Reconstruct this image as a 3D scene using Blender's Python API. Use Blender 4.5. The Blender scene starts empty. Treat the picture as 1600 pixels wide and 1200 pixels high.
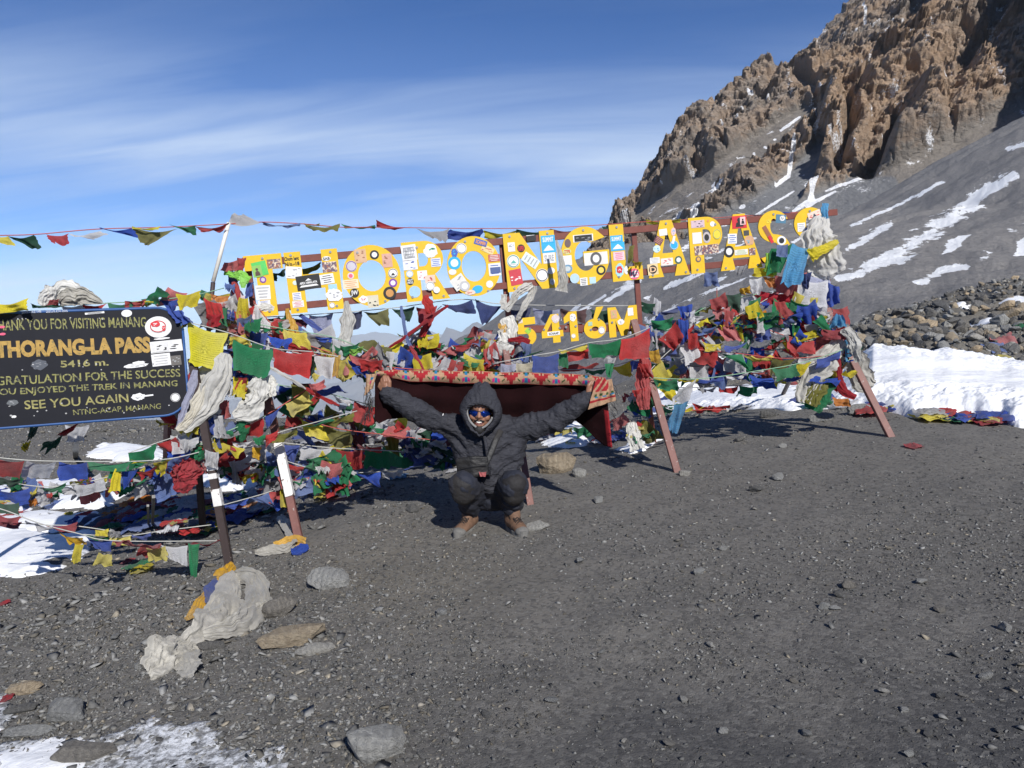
import bpy, bmesh, math, random
import numpy as np
from mathutils import Vector, Matrix, Euler
from mathutils.geometry import tessellate_polygon
R = math.radians
rnd = random.Random(7)
scene = bpy.context.scene
col = scene.collection

# ------------------------------------------------------------------ camera
F = 1209.0                      # focal length in pixels of the 1600 wide photo
PITCH = R(6.14)
CAMZ = 1.55
cam_d = bpy.data.cameras.new('camera'); cam = bpy.data.objects.new('camera', cam_d); col.objects.link(cam)
cam.location = (0, 0, CAMZ); cam.rotation_euler = (R(90) - PITCH, 0, 0)
cam_d.sensor_width = 36; cam_d.lens = 36 * F / 1600; cam_d.clip_start = 0.05; cam_d.clip_end = 200000
scene.camera = cam
scene.view_settings.view_transform = 'Standard'; scene.view_settings.look = 'None'
scene.view_settings.exposure = 0.3; scene.view_settings.gamma = 1
scene.view_settings.use_curve_mapping = False

# ------------------------------------------------------------------ sun and sky
SH = Vector((-0.42, 1.32, -1.0))            # the way the light travels
sun_d = bpy.data.lights.new('sun', 'SUN'); sun_d.energy = 4.6; sun_d.angle = R(0.53); sun_d.color = (1, 0.965, 0.91)
sun = bpy.data.objects.new('sun', sun_d); col.objects.link(sun)
sun.rotation_euler = SH.to_track_quat('-Z', 'Y').to_euler()
S_ = -SH.normalized()
world = bpy.data.worlds.new('World'); scene.world = world; world.use_nodes = True
wn = world.node_tree; wn.nodes.clear()
def N(nt, t, **k):
    n = nt.nodes.new(t)
    for a, b in k.items():
        if a == 'op': n.operation = b
        elif a == 'ins':
            for i, v in b.items(): n.inputs[i].default_value = v
        else: setattr(n, a, b)
    return n
def L(nt, a, b): nt.links.new(a, b)
sky = N(wn, 'ShaderNodeTexSky', sky_type='NISHITA', sun_disc=False)
sky.sun_elevation = math.asin(S_.z); sky.sun_rotation = math.atan2(S_.x, S_.y)
sky.altitude = 5400; sky.air_density = 1.15; sky.dust_density = 0.35; sky.ozone_density = 2.6
tc = N(wn, 'ShaderNodeTexCoord'); sep = N(wn, 'ShaderNodeSeparateXYZ'); L(wn, tc.outputs['Generated'], sep.inputs[0])
def M(nt, op, a, b=None, c=None, clamp=False):
    n = N(nt, 'ShaderNodeMath', op=op); n.use_clamp = clamp
    for i, v in enumerate((a, b, c)):
        if v is None: continue
        if isinstance(v, (int, float)): n.inputs[i].default_value = v
        else: L(nt, v, n.inputs[i])
    return n.outputs[0]
def ramp(nt, fac, stops, interp='LINEAR'):
    n = N(nt, 'ShaderNodeValToRGB'); cr = n.color_ramp; cr.interpolation = interp
    while len(cr.elements) < len(stops): cr.elements.new(0.5)
    for e, (p, c) in zip(cr.elements, stops):
        e.position = p; e.color = (c, c, c, 1) if isinstance(c, (int, float)) else (*c, 1)
    L(nt, fac, n.inputs[0]); return n.outputs[0]
def mixc(nt, fac, a, b, mode='MIX'):
    n = N(nt, 'ShaderNodeMix', data_type='RGBA', blend_type=mode)
    for i, v in ((0, fac), (6, a), (7, b)):
        if isinstance(v, (int, float)): n.inputs[i].default_value = v
        elif isinstance(v, (tuple, list)): n.inputs[i].default_value = (*v[:3], 1)
        else: L(nt, v, n.inputs[i])
    return n.outputs[2]
# thin high cloud: streaks laid on a flat layer far above
den = M(wn, 'ADD', M(wn, 'MAXIMUM', sep.outputs[2], 0.0), 0.22)
cx = M(wn, 'DIVIDE', sep.outputs[0], den); cy = M(wn, 'DIVIDE', sep.outputs[1], den)
cmb = N(wn, 'ShaderNodeCombineXYZ'); L(wn, M(wn, 'MULTIPLY', cx, 0.40), cmb.inputs[0]); L(wn, M(wn, 'ADD', M(wn, 'MULTIPLY', cy, 2.1), M(wn, 'MULTIPLY', cx, 0.3)), cmb.inputs[1])
n1 = N(wn, 'ShaderNodeTexNoise', ins={'Scale': 1.5, 'Detail': 7, 'Roughness': 0.55, 'Distortion': 0.5}); L(wn, cmb.outputs[0], n1.inputs['Vector'])
n2 = N(wn, 'ShaderNodeTexNoise', ins={'Scale': 0.55, 'Detail': 3, 'Roughness': 0.5}); L(wn, cmb.outputs[0], n2.inputs['Vector'])
streak = ramp(wn, M(wn, 'ADD', M(wn, 'MULTIPLY', n1.outputs[0], 0.62), M(wn, 'MULTIPLY', n2.outputs[0], 0.45)), [(0.44, 0.0), (0.66, 1.0)])
elev = ramp(wn, sep.outputs[2], [(0.0, 0.45), (0.09, 0.42), (0.17, 0.66), (0.235, 0.40), (0.30, 0.09), (0.45, 0.02)])
veil = ramp(wn, sep.outputs[2], [(0.0, 0.20), (0.08, 0.08), (0.19, 0.24), (0.24, 0.08), (0.35, 0.0)])
cl = M(wn, 'ADD', M(wn, 'MULTIPLY', streak, elev), veil, clamp=True)
skyc = mixc(wn, 1.0, sky.outputs[0], (0.44, 0.80, 1.22), 'MULTIPLY')
bg = N(wn, 'ShaderNodeBackground', ins={'Strength': 0.074}); wo = N(wn, 'ShaderNodeOutputWorld')
L(wn, mixc(wn, cl, skyc, (6.8, 8.3, 10.6)), bg.inputs[0]); L(wn, bg.outputs[0], wo.inputs[0])
scene.cycles.volume_max_steps = 64 if hasattr(scene, 'cycles') else 64

# ------------------------------------------------------------------ placing helpers
cP, sP = math.cos(PITCH), math.sin(PITCH)
def ray(px, py):
    a = (px - 800) / F; b = -(py - 600) / F
    return Vector((a, cP + b * sP, -sP + b * cP))
def at(px, py, Y):
    d = ray(px, py); return Vector((0, 0, CAMZ)) + d * (Y / d.y)
def zpy(py, Y):
    b = -(py - 600) / F
    return CAMZ + Y * (b * cP - sP) / (cP + b * sP)
def topx(x, y, z):
    z = z - CAMZ
    dep = y * cP - z * sP; up = y * sP + z * cP
    return 800 + F * x / dep, 600 - F * up / dep

# ------------------------------------------------------------------ numpy noise
def _h(ix, iy, iz, seed):
    h = (ix * 374761393 + iy * 668265263 + iz * 1440662683 + seed * 974634777) & 0xffffffff
    h = ((h ^ (h >> 13)) * 1274126177) & 0xffffffff
    h = ((h ^ (h >> 15)) * 2246822519) & 0xffffffff
    return ((h ^ (h >> 16)) & 0xffffff) / float(0xffffff)
def facet(x, y, z, seed=0):
    """blocks with flat tilted faces: value of the nearest cell plus its own slope"""
    x = np.asarray(x, float); y = np.asarray(y, float); z = np.asarray(z, float)
    bx = np.floor(x - .5).astype(np.int64); by = np.floor(y - .5).astype(np.int64); bz = np.floor(z - .5).astype(np.int64)
    best = np.full(x.shape, 9.0); val = np.zeros(x.shape)
    for i in (0, 1):
        for j in (0, 1):
            for k in (0, 1):
                a, b, c = bx + i, by + j, bz + k
                dx = x - a - .15 - .7 * _h(a, b, c, seed); dy = y - b - .15 - .7 * _h(a, b, c, seed + 1); dz = z - c - .15 - .7 * _h(a, b, c, seed + 2)
                d = dx * dx + dy * dy + dz * dz
                v = _h(a, b, c, seed + 3) - .5 + (_h(a, b, c, seed + 4) - .5) * dx * 1.3 + (_h(a, b, c, seed + 5) - .5) * dy * 1.3 + (_h(a, b, c, seed + 6) - .5) * dz * 1.3
                m_ = d < best; best = np.where(m_, d, best); val = np.where(m_, v, val)
    return val
def vn(x, y, z=0.0, seed=0):
    x = np.asarray(x, dtype=np.float64); y = np.asarray(y, dtype=np.float64); z = np.zeros_like(x) + z
    ix = np.floor(x).astype(np.int64); iy = np.floor(y).astype(np.int64); iz = np.floor(z).astype(np.int64)
    fx = x - ix; fy = y - iy; fz = z - iz
    fx = fx * fx * (3 - 2 * fx); fy = fy * fy * (3 - 2 * fy); fz = fz * fz * (3 - 2 * fz)
    def g(a, b, c): return _h(ix + a, iy + b, iz + c, seed)
    x00 = g(0,0,0) * (1-fx) + g(1,0,0) * fx; x10 = g(0,1,0) * (1-fx) + g(1,1,0) * fx
    x01 = g(0,0,1) * (1-fx) + g(1,0,1) * fx; x11 = g(0,1,1) * (1-fx) + g(1,1,1) * fx
    return (x00 * (1-fy) + x10 * fy) * (1-fz) + (x01 * (1-fy) + x11 * fy) * fz
def fbm(x, y, z=0.0, seed=0, o=4, g=0.5):
    s = 0; a = 1; t = 0
    for i in range(o):
        s = s + a * vn(x, y, z, seed + i * 17); t += a; a *= g
        x = np.asarray(x) * 2.03; y = np.asarray(y) * 2.03; z = np.asarray(z) * 2.03
    return s / t
def ridged(x, y, z=0.0, seed=0, o=5, g=0.5):
    s = 0; a = 1; t = 0
    for i in range(o):
        s = s + a * (1 - np.abs(2 * vn(x, y, z, seed + i * 31) - 1)); t += a; a *= g
        x = np.asarray(x) * 2.07; y = np.asarray(y) * 2.07; z = np.asarray(z) * 2.07
    return s / t
def sst(a, b, x):
    t = np.clip((np.asarray(x) - a) / (b - a), 0, 1); return t * t * (3 - 2 * t)

# ------------------------------------------------------------------ objects, labels
def tag(o, label=None, cat=None, group=None, kind=None):
    if label: o['label'] = label
    if cat: o['category'] = cat
    if group: o['group'] = group
    if kind: o['kind'] = kind
    return o
def thing(name, label, cat, loc=(0, 0, 0), group=None):
    o = bpy.data.objects.new(name, None); col.objects.link(o); o.location = loc; o.empty_display_size = 0.1
    return tag(o, label, cat, group)
def link(name, me, mats, parent=None, smooth=True):
    """me holds world coordinates; the object's origin is moved to the thing's base"""
    o = bpy.data.objects.new(name, me); col.objects.link(o)
    if not isinstance(mats, (list, tuple)): mats = [mats]
    if len(me.materials) == 0:
        for m in mats: me.materials.append(m)
    if smooth and len(me.polygons): me.polygons.foreach_set('use_smooth', np.ones(len(me.polygons), dtype=bool))
    if parent is not None:
        off = Vector((0, 0, 0)); p = parent
        while p is not None: off += p.location; p = p.parent
        o.parent = parent; o.location = -off + Vector((0, 0, 0))
    return o
def mesh_np(name, V, Fq):
    me = bpy.data.meshes.new(name)
    V = np.asarray(V, dtype=np.float32); Fq = np.asarray(Fq, dtype=np.int32)
    k = Fq.shape[1]
    me.vertices.add(len(V)); me.vertices.foreach_set('co', V.ravel())
    me.loops.add(Fq.size); me.loops.foreach_set('vertex_index', Fq.ravel())
    me.polygons.add(len(Fq)); me.polygons.foreach_set('loop_start', np.arange(0, Fq.size, k, dtype=np.int32))
    me.polygons.foreach_set('loop_total', np.full(len(Fq), k, dtype=np.int32))
    me.update(calc_edges=True); return me
def grid_faces(nu, nv, wrap=False):
    i = np.arange(nu - 1 + (1 if wrap else 0))[:, None]; j = np.arange(nv - 1)[None, :]
    i2 = (i + 1) % nu
    a = i * nv + j; b = i2 * nv + j; c = i2 * nv + j + 1; d = i * nv + j + 1
    return np.stack([a, b, c, d], -1).reshape(-1, 4)
def set_attr(me, name, vals):
    a = me.attributes.new(name, 'FLOAT', 'POINT'); a.data.foreach_set('value', np.asarray(vals, dtype=np.float32).ravel())
def set_col(me, name, vals, dom='POINT'):
    a = me.attributes.new(name, 'FLOAT_COLOR', dom); v = np.asarray(vals, dtype=np.float32)
    v = np.concatenate([v, np.ones((len(v), 1), dtype=np.float32)], 1); a.data.foreach_set('color', v.ravel())
class B:
    """collects shapes in world space and links them as ONE mesh object"""
    def __init__(s): s.bm = bmesh.new(); s.mi = 0
    def _add(s, verts, faces):
        vs = [s.bm.verts.new(v) for v in verts]
        for f in faces:
            try: s.bm.faces.new([vs[i] for i in f]).material_index = s.mi
            except ValueError: pass
        return vs
    def bar(s, a, b, w, h, up=Vector((0, 0, 1)), ext=0):
        a = Vector(a); b = Vector(b); d = (b - a).normalized(); a = a - d * ext; b = b + d * ext
        n = d.cross(up).normalized(); u = n.cross(d).normalized()
        vs = []
        for p in (a, b):
            for i, j in ((-1, -1), (1, -1), (1, 1), (-1, 1)): vs.append(p + n * i * w / 2 + u * j * h / 2)
        s._add(vs, [(0, 3, 2, 1), (4, 5, 6, 7), (0, 1, 5, 4), (1, 2, 6, 5), (2, 3, 7, 6), (3, 0, 4, 7)])
        return s
    def disc(s, c, u, v, n, r, th, seg=24, ry=None, noise=0):
        ry = ry or r; vs = []
        for k in range(seg):
            a = 2 * math.pi * k / seg; q = 1 + noise * rnd.uniform(-1, 1)
            vs.append(c + u * math.cos(a) * r * q + v * math.sin(a) * ry * q)
        vt = [p + n * th for p in vs]
        s._add(vs + vt, [tuple(range(seg, 2 * seg))] + [(k, (k + 1) % seg, seg + (k + 1) % seg, seg + k) for k in range(seg)])
        return s
    def poly(s, pts, n, th):
        k = len(pts)
        s._add(list(pts) + [p + n * th for p in pts], [tuple(range(k, 2 * k)), tuple(range(k - 1, -1, -1))] + [(i, (i + 1) % k, k + (i + 1) % k, k + i) for i in range(k)])
        return s
    def tube(s, pts, r, seg=6, closed=False):
        pts = [Vector(p) for p in pts]; rings = []
        for i, p in enumerate(pts):
            d = (pts[min(i + 1, len(pts) - 1)] - pts[max(i - 1, 0)])
            d = d.normalized() if d.length > 1e-9 else Vector((0, 0, 1))
            n = d.cross(Vector((0.13, 0.21, 1))).normalized(); u = n.cross(d)
            rr = r[i] if isinstance(r, (list, tuple)) else r
            rings.append([s.bm.verts.new(p + n * math.cos(2 * math.pi * k / seg) * rr + u * math.sin(2 * math.pi * k / seg) * rr) for k in range(seg)])
        for i in range(len(rings) - 1):
            for k in range(seg):
                s.bm.faces.new((rings[i][k], rings[i][(k + 1) % seg], rings[i + 1][(k + 1) % seg], rings[i + 1][k])).material_index = s.mi
        for rg in (rings[0], rings[-1][::-1]):
            s.bm.faces.new(rg[::-1]).material_index = s.mi
        return s
    def mesh(s, me, mat):
        n0 = len(s.bm.verts); 
        vs = [s.bm.verts.new(mat @ v.co) for v in me.vertices]
        for p in me.polygons:
            try: s.bm.faces.new([vs[i] for i in p.vertices]).material_index = s.mi
            except ValueError: pass
        return s
    def me(s, name, bevel=0):
        if bevel:
            bmesh.ops.bevel(s.bm, geom=[e for e in s.bm.edges], offset=bevel, segments=1, affect='EDGES')
        bmesh.ops.recalc_face_normals(s.bm, faces=s.bm.faces)
        m = bpy.data.meshes.new(name); s.bm.to_mesh(m); s.bm.free(); return m
    def build(s, name, mats, parent=None, smooth=False, bevel=0):
        return link(name, s.me(name, bevel), mats, parent, smooth)

# ------------------------------------------------------------------ materials
def newmat(name):
    m = bpy.data.materials.new(name); m.use_nodes = True; nt = m.node_tree
    return m, nt, nt.nodes['Principled BSDF'], nt.nodes['Material Output']
def objco(nt, scale=(1, 1, 1)):
    t = N(nt, 'ShaderNodeTexCoord'); mp = N(nt, 'ShaderNodeMapping'); mp.inputs['Scale'].default_value = scale
    L(nt, t.outputs['Object'], mp.inputs[0]); return mp.outputs[0]
def noise(nt, vec, scale, detail=4, rough=0.55, dist=0):
    n = N(nt, 'ShaderNodeTexNoise', ins={'Scale': scale, 'Detail': detail, 'Roughness': rough, 'Distortion': dist}); L(nt, vec, n.inputs['Vector']); return n.outputs[0]
def bump(nt, h, strength, dist, p, prev=None):
    b = N(nt, 'ShaderNodeBump', ins={'Strength': strength, 'Distance': dist}); L(nt, h, b.inputs['Height'])
    if prev: L(nt, prev, b.inputs['Normal'])
    if p is not None: L(nt, b.outputs[0], p.inputs['Normal'])
    return b.outputs[0]
def sc(c, k): return tuple(min(1, v * k) for v in c)
def painted(name, c, rough=0.5, chip=None, chip_amt=0.4, dirt=0.25, metal=0.0, scale=14, bmp=0.15):
    m, nt, p, o = newmat(name); v = objco(nt)
    n = noise(nt, v, scale, 6, 0.65); n2 = noise(nt, v, scale * 5, 4, 0.6)
    cc = mixc(nt, ramp(nt, n, [(0.35, 0), (0.7, 1)]), c, sc(c, 1 - dirt))
    cc = mixc(nt, M(nt, 'MULTIPLY', ramp(nt, n2, [(0.45, 0), (0.75, 1)]), 0.4), cc, sc(c, 0.75 - dirt * 0.5))
    if chip:
        n3 = noise(nt, v, scale * 2.3, 7, 0.7, 0.3)
        cc = mixc(nt, ramp(nt, n3, [(1 - chip_amt - 0.03, 0), (1 - chip_amt + 0.02, 1)]), cc, chip)
    L(nt, cc, p.inputs['Base Color']); p.inputs['Roughness'].default_value = rough; p.inputs['Metallic'].default_value = metal
    bump(nt, n2, bmp, 0.003, p); return m
def fabric(name, c, print_=True, trans=0.3, dirt=0.3, rough=0.85):
    m, nt, p, o = newmat(name); v = objco(nt)
    n = noise(nt, v, 9, 5, 0.6); w = noise(nt, v, 55, 4, 0.6)
    cc = mixc(nt, ramp(nt, n, [(0.3, 0), (0.75, 1)]), c, sc(c, 1 - dirt))
    g = sum(c) / 3
    cc = mixc(nt, M(nt, 'MULTIPLY', ramp(nt, noise(nt, v, 3.1, 3), [(0.45, 0), (0.75, 1)]), 0.35), cc, (g * 0.8 + 0.08, g * 0.8 + 0.07, g * 0.8 + 0.06))
    if print_:
        uv = N(nt, 'ShaderNodeUVMap'); sp = N(nt, 'ShaderNodeSeparateXYZ'); L(nt, uv.outputs[0], sp.inputs[0])
        U, V = sp.outputs[0], sp.outputs[1]
        row = M(nt, 'FRACT', M(nt, 'MULTIPLY', V, 17.0)); band = M(nt, 'GREATER_THAN', row, 0.42)
        mp = N(nt, 'ShaderNodeMapping'); mp.inputs['Scale'].default_value = (85, 34, 1); L(nt, uv.outputs[0], mp.inputs[0])
        nn = N(nt, 'ShaderNodeTexNoise', ins={'Scale': 1.0, 'Detail': 1.0}); L(nt, mp.outputs[0], nn.inputs['Vector'])
        ch = M(nt, 'GREATER_THAN', nn.outputs[0], 0.47)
        inb = M(nt, 'MULTIPLY', M(nt, 'LESS_THAN', M(nt, 'ABSOLUTE', M(nt, 'SUBTRACT', U, 0.5)), 0.42), M(nt, 'LESS_THAN', M(nt, 'ABSOLUTE', M(nt, 'SUBTRACT', V, 0.5)), 0.42))
        # a central block figure and a frame line around it
        du = M(nt, 'ABSOLUTE', M(nt, 'SUBTRACT', U, 0.5)); dv = M(nt, 'ABSOLUTE', M(nt, 'SUBTRACT', V, 0.5))
        mx = M(nt, 'MAXIMUM', du, dv)
        cen = M(nt, 'LESS_THAN', mx, 0.13)
        fig = M(nt, 'MULTIPLY', cen, M(nt, 'GREATER_THAN', noise(nt, uv.outputs[0], 17, 3), 0.5))
        fr = M(nt, 'MULTIPLY', M(nt, 'GREATER_THAN', mx, 0.14), M(nt, 'LESS_THAN', mx, 0.155))
        txt = M(nt, 'MULTIPLY', M(nt, 'MULTIPLY', M(nt, 'MULTIPLY', band, ch), inb), M(nt, 'GREATER_THAN', mx, 0.17))
        msk = M(nt, 'MAXIMUM', M(nt, 'MAXIMUM', fig, fr), txt)
        msk = M(nt, 'MULTIPLY', msk, ramp(nt, n, [(0.3, 0.75), (0.7, 0.2)]))
        cc = mixc(nt, msk, cc, sc(c, 0.18))
    oi = N(nt, 'ShaderNodeObjectInfo'); rv = ramp(nt, oi.outputs['Random'], [(0, 0.75), (0.5, 1.0), (1, 1.2)])
    cc = mixc(nt, 1.0, cc, rv, 'MULTIPLY'); cc = mixc(nt, ramp(nt, M(nt, 'FRACT', M(nt, 'MULTIPLY', oi.outputs['Random'], 37.0)), [(0.5, 0), (1, 0.24)]), cc, (g * 0.7 + 0.12, g * 0.7 + 0.115, g * 0.7 + 0.11))
    L(nt, cc, p.inputs['Base Color']); p.inputs['Roughness'].default_value = rough
    p.inputs['Sheen Weight'].default_value = 0.15
    nb = bump(nt, w, 0.35, 0.004, None); nb = bump(nt, noise(nt, v, 16, 4, 0.6, 0.6), 0.5, 0.02, p, nb)
    if trans:
        tr = N(nt, 'ShaderNodeBsdfTranslucent'); L(nt, mixc(nt, 0.5, cc, c), tr.inputs[0]); mx_ = N(nt, 'ShaderNodeMixShader', ins={0: trans})
        L(nt, p.outputs[0], mx_.inputs[1]); L(nt, tr.outputs[0], mx_.inputs[2]); L(nt, mx_.outputs[0], o.inputs[0])
    return m
FC = {'blue': (0.025, 0.085, 0.47), 'white': (0.66, 0.66, 0.68), 'red': (0.52, 0.035, 0.035), 'green': (0.015, 0.22, 0.085),
      'yellow': (0.72, 0.60, 0.03), 'navy': (0.03, 0.05, 0.17), 'maroon': (0.16, 0.035, 0.045), 'olive': (0.20, 0.19, 0.03),
      'dark green': (0.015, 0.085, 0.045), 'lavender': (0.42, 0.44, 0.62), 'grey': (0.34, 0.34, 0.36), 'orange': (0.80, 0.27, 0.02),
      'sky blue': (0.10, 0.38, 0.68), 'pink': (0.62, 0.16, 0.16), 'lime': (0.30, 0.62, 0.10), 'faded blue': (0.14, 0.22, 0.50),
      'cream': (0.58, 0.52, 0.36), 'gold': (0.62, 0.36, 0.02), 'crimson': (0.45, 0.015, 0.03), 'bright yellow': (0.80, 0.72, 0.02)}
MF = {}
def fm(c):
    if c not in MF: MF[c] = fabric('cloth ' + c, FC[c], trans=0.42 if c not in ('navy', 'maroon') else 0.2)
    return MF[c]
m_scarf = fabric('white silk scarf', (0.62, 0.61, 0.57), False, 0.2, 0.35, 0.6)
m_scarf_dirty = fabric('dirty silk scarf', (0.44, 0.42, 0.37), False, 0.12, 0.5, 0.6)
m_gold = fabric('gold silk scarf', (0.66, 0.36, 0.015), False, 0.2, 0.3, 0.5)
m_rope = painted('grey cord', (0.45, 0.45, 0.42), 0.9)
m_ropeR = painted('red cord', (0.45, 0.10, 0.08), 0.9)
m_ropeG = painted('green cord', (0.25, 0.42, 0.28), 0.9)
m_yellow = painted('yellow sign paint', (0.74, 0.47, 0.018), 0.42, (0.22, 0.13, 0.04), 0.27, 0.12, bmp=0.12)
m_yedge = painted('yellow sign edge', (0.35, 0.22, 0.03), 0.6)
m_frame = painted('brown red frame paint', (0.19, 0.052, 0.036), 0.5, (0.30, 0.26, 0.24), 0.28, 0.3)
m_leg = painted('faded pink brown leg paint', (0.19, 0.078, 0.064), 0.6, (0.34, 0.29, 0.27), 0.36, 0.3)
m_legdark = painted('dark leg paint', (0.045, 0.03, 0.028), 0.6, (0.25, 0.2, 0.18), 0.33)
m_legwhite = painted('chipped white leg paint', (0.72, 0.71, 0.69), 0.6, (0.10, 0.045, 0.035), 0.40, 0.15, scale=11)
m_steel = painted('zinc bolt', (0.5, 0.5, 0.5), 0.35, metal=0.8)
m_white = painted('white sticker', (0.74, 0.74, 0.74), 0.5, dirt=0.12)
m_black = painted('black paint', (0.02, 0.02, 0.022), 0.5)

# ================================================================== TERRAIN
PXC = np.array([0, 300, 600, 800, 1000, 1200, 1400, 1600], float)
YR = np.array([2, 3.2, 5, 6.5, 8, 9.5, 11, 13, 15, 18, 22, 25, 30, 45, 75], float)
ROW = {8: (775, 748, 715, 692, 668, 640, 612, 590), 9.5: (735, 720, 700, 678, 655, 625, 602, 584), 11: (700, 695, 683, 665, 645, 612, 592, 570),
       13: (675, 672, 662, 652, 632, 600, 570, 553), 15: (661, 658, 650, 645, 617, 582, 550, 532), 18: (657, 655, 646, 645, 605, 562, 525, 490),
       22: (664, 664, 655, 652, 592, 545, 498, 442), 25: (685, 685, 675, 668, 590, 538, 483, 414), 30: (760, 760, 740, 720, 640, 575, 515, 436),
       45: (900, 900, 880, 850, 760, 700, 640, 560), 75: (1200, 1200, 1150, 1100, 1000, 900, 850, 800)}
def plane_z(x, y): return 0.05 + 0.13 * np.clip(x, -7, 7)
Uc = (PXC - 800) / F
T = np.zeros((len(YR), len(PXC)))
for i, y in enumerate(YR):
    for j, u in enumerate(Uc):
        if y <= 6.5: T[i, j] = plane_z(u * y, y)
        else: T[i, j] = zpy(ROW[y][j], y)
NU, NY = 160, 200
ug = np.linspace(Uc[0], Uc[-1], NU); lg = np.linspace(np.log(YR[0]), np.log(YR[-1]), NY)
D1 = np.array([np.interp(ug, Uc, T[i]) for i in range(len(YR))])
D2 = np.array([np.interp(lg, np.log(YR), D1[:, j]) for j in range(NU)]).T
def _blur(A, r, ax):
    k = np.ones(2 * r + 1) / (2 * r + 1)
    P = np.pad(A, [(r, r) if a == ax else (0, 0) for a in (0, 1)], mode='edge')
    return np.apply_along_axis(lambda q: np.convolve(q, k, 'valid'), ax, P)
for _ in range(2): D2 = _blur(_blur(D2, 3, 0), 7, 1)
def ground0(x, y):
    x = np.asarray(x, float); y = np.asarray(y, float)
    yy = np.maximum(y, 0.5)
    u = np.clip(x / yy, Uc[0], Uc[-1]); l = np.clip(np.log(yy), lg[0], lg[-1])
    fu = (u - ug[0]) / (ug[1] - ug[0]); fl = (l - lg[0]) / (lg[1] - lg[0])
    i = np.clip(fl.astype(int), 0, NY - 2); j = np.clip(fu.astype(int), 0, NU - 2); a = fl - i; b = fu - j
    t = D2[i, j] * (1-a) * (1-b) + D2[i, j+1] * (1-a) * b + D2[i+1, j] * a * (1-b) + D2[i+1, j+1] * a * b
    w = sst(4.0, 6.5, y)
    return plane_z(x, y) * (1 - w) + t * w
def ground(x, y):
    x = np.asarray(x, float); y = np.asarray(y, float)
    r = np.hypot(x, y); far = sst(9, 16, r) * sst(0.05, 0.2, x / np.maximum(y, 1))
    n = (fbm(x * 0.9, y * 0.9, 0, 3, 3) - 0.5) * 0.07 + (fbm(x * 4.5, y * 4.5, 0, 9, 3) - 0.5) * 0.022
    n = n + far * ((fbm(x * 0.8, y * 0.8, 0, 5, 4) - 0.5) * 0.55 + (vn(x * 3.2, y * 3.2, 0, 8) - 0.5) * 0.16)
    return ground0(x, y) + n
def gz(x, y): return float(ground(np.array([x]), np.array([y]))[0])
def gp(px, py, lift=0.0):
    """the point of the ground seen at a pixel of the photograph"""
    d = ray(px, py); d = d / d.y
    ys = np.exp(np.linspace(math.log(1.6), math.log(40), 700))
    g = ground(d.x * ys, ys); z = CAMZ + d.z * ys
    k = np.nonzero(z <= g)[0]; k = int(k[0]) if len(k) else len(ys) - 1
    Y = float(ys[k]); return Vector((d.x * Y, Y, float(g[k]) + lift))

# ---- ground material
m_ground, nt, p, o = newmat('dark slate gravel')
v = objco(nt)
big = noise(nt, v, 0.55, 4, 0.55); mid = noise(nt, v, 5, 6, 0.65); fine = noise(nt, v, 70, 5, 0.7)
vor = N(nt, 'ShaderNodeTexVoronoi', ins={'Scale': 55.0, 'Randomness': 1.0}); L(nt, v, vor.inputs['Vector'])
vor2 = N(nt, 'ShaderNodeTexVoronoi', ins={'Scale': 130.0, 'Randomness': 1.0}); L(nt, v, vor2.inputs['Vector'])
c = mixc(nt, ramp(nt, big, [(0.35, 0), (0.65, 1)]), (0.098, 0.093, 0.086), (0.138, 0.130, 0.116))
c = mixc(nt, ramp(nt, mid, [(0.3, 0), (0.75, 1)]), c, (0.160, 0.150, 0.136))
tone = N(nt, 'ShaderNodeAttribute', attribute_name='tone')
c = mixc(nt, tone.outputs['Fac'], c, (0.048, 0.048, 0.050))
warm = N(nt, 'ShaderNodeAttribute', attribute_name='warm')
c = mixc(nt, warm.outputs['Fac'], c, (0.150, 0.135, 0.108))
sepc = N(nt, 'ShaderNodeSeparateColor'); L(nt, vor.outputs['Color'], sepc.inputs[0])
c = mixc(nt, M(nt, 'MULTIPLY', ramp(nt, sepc.outputs[0], [(0.5, 0), (1, 1)]), 0.55), c, (0.17, 0.165, 0.155))
c = mixc(nt, M(nt, 'MULTIPLY', ramp(nt, sepc.outputs[1], [(0.6, 0), (0.9, 1)]), 0.5), c, (0.028, 0.028, 0.03))
L(nt, c, p.inputs['Base Color']); p.inputs['Roughness'].default_value = 0.92
hb = M(nt, 'ADD', M(nt, 'MULTIPLY', vor.outputs['Distance'], -1.0), M(nt, 'MULTIPLY', sepc.outputs[2], 0.6))
nb = bump(nt, hb, 0.28, 0.006, None); nb = bump(nt, vor2.outputs['Distance'], 0.45, 0.003, None, nb); nb = bump(nt, noise(nt, v, 14, 7, 0.7), 0.5, 0.02, None, nb); bump(nt, fine, 0.8, 0.005, p, nb)

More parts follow.
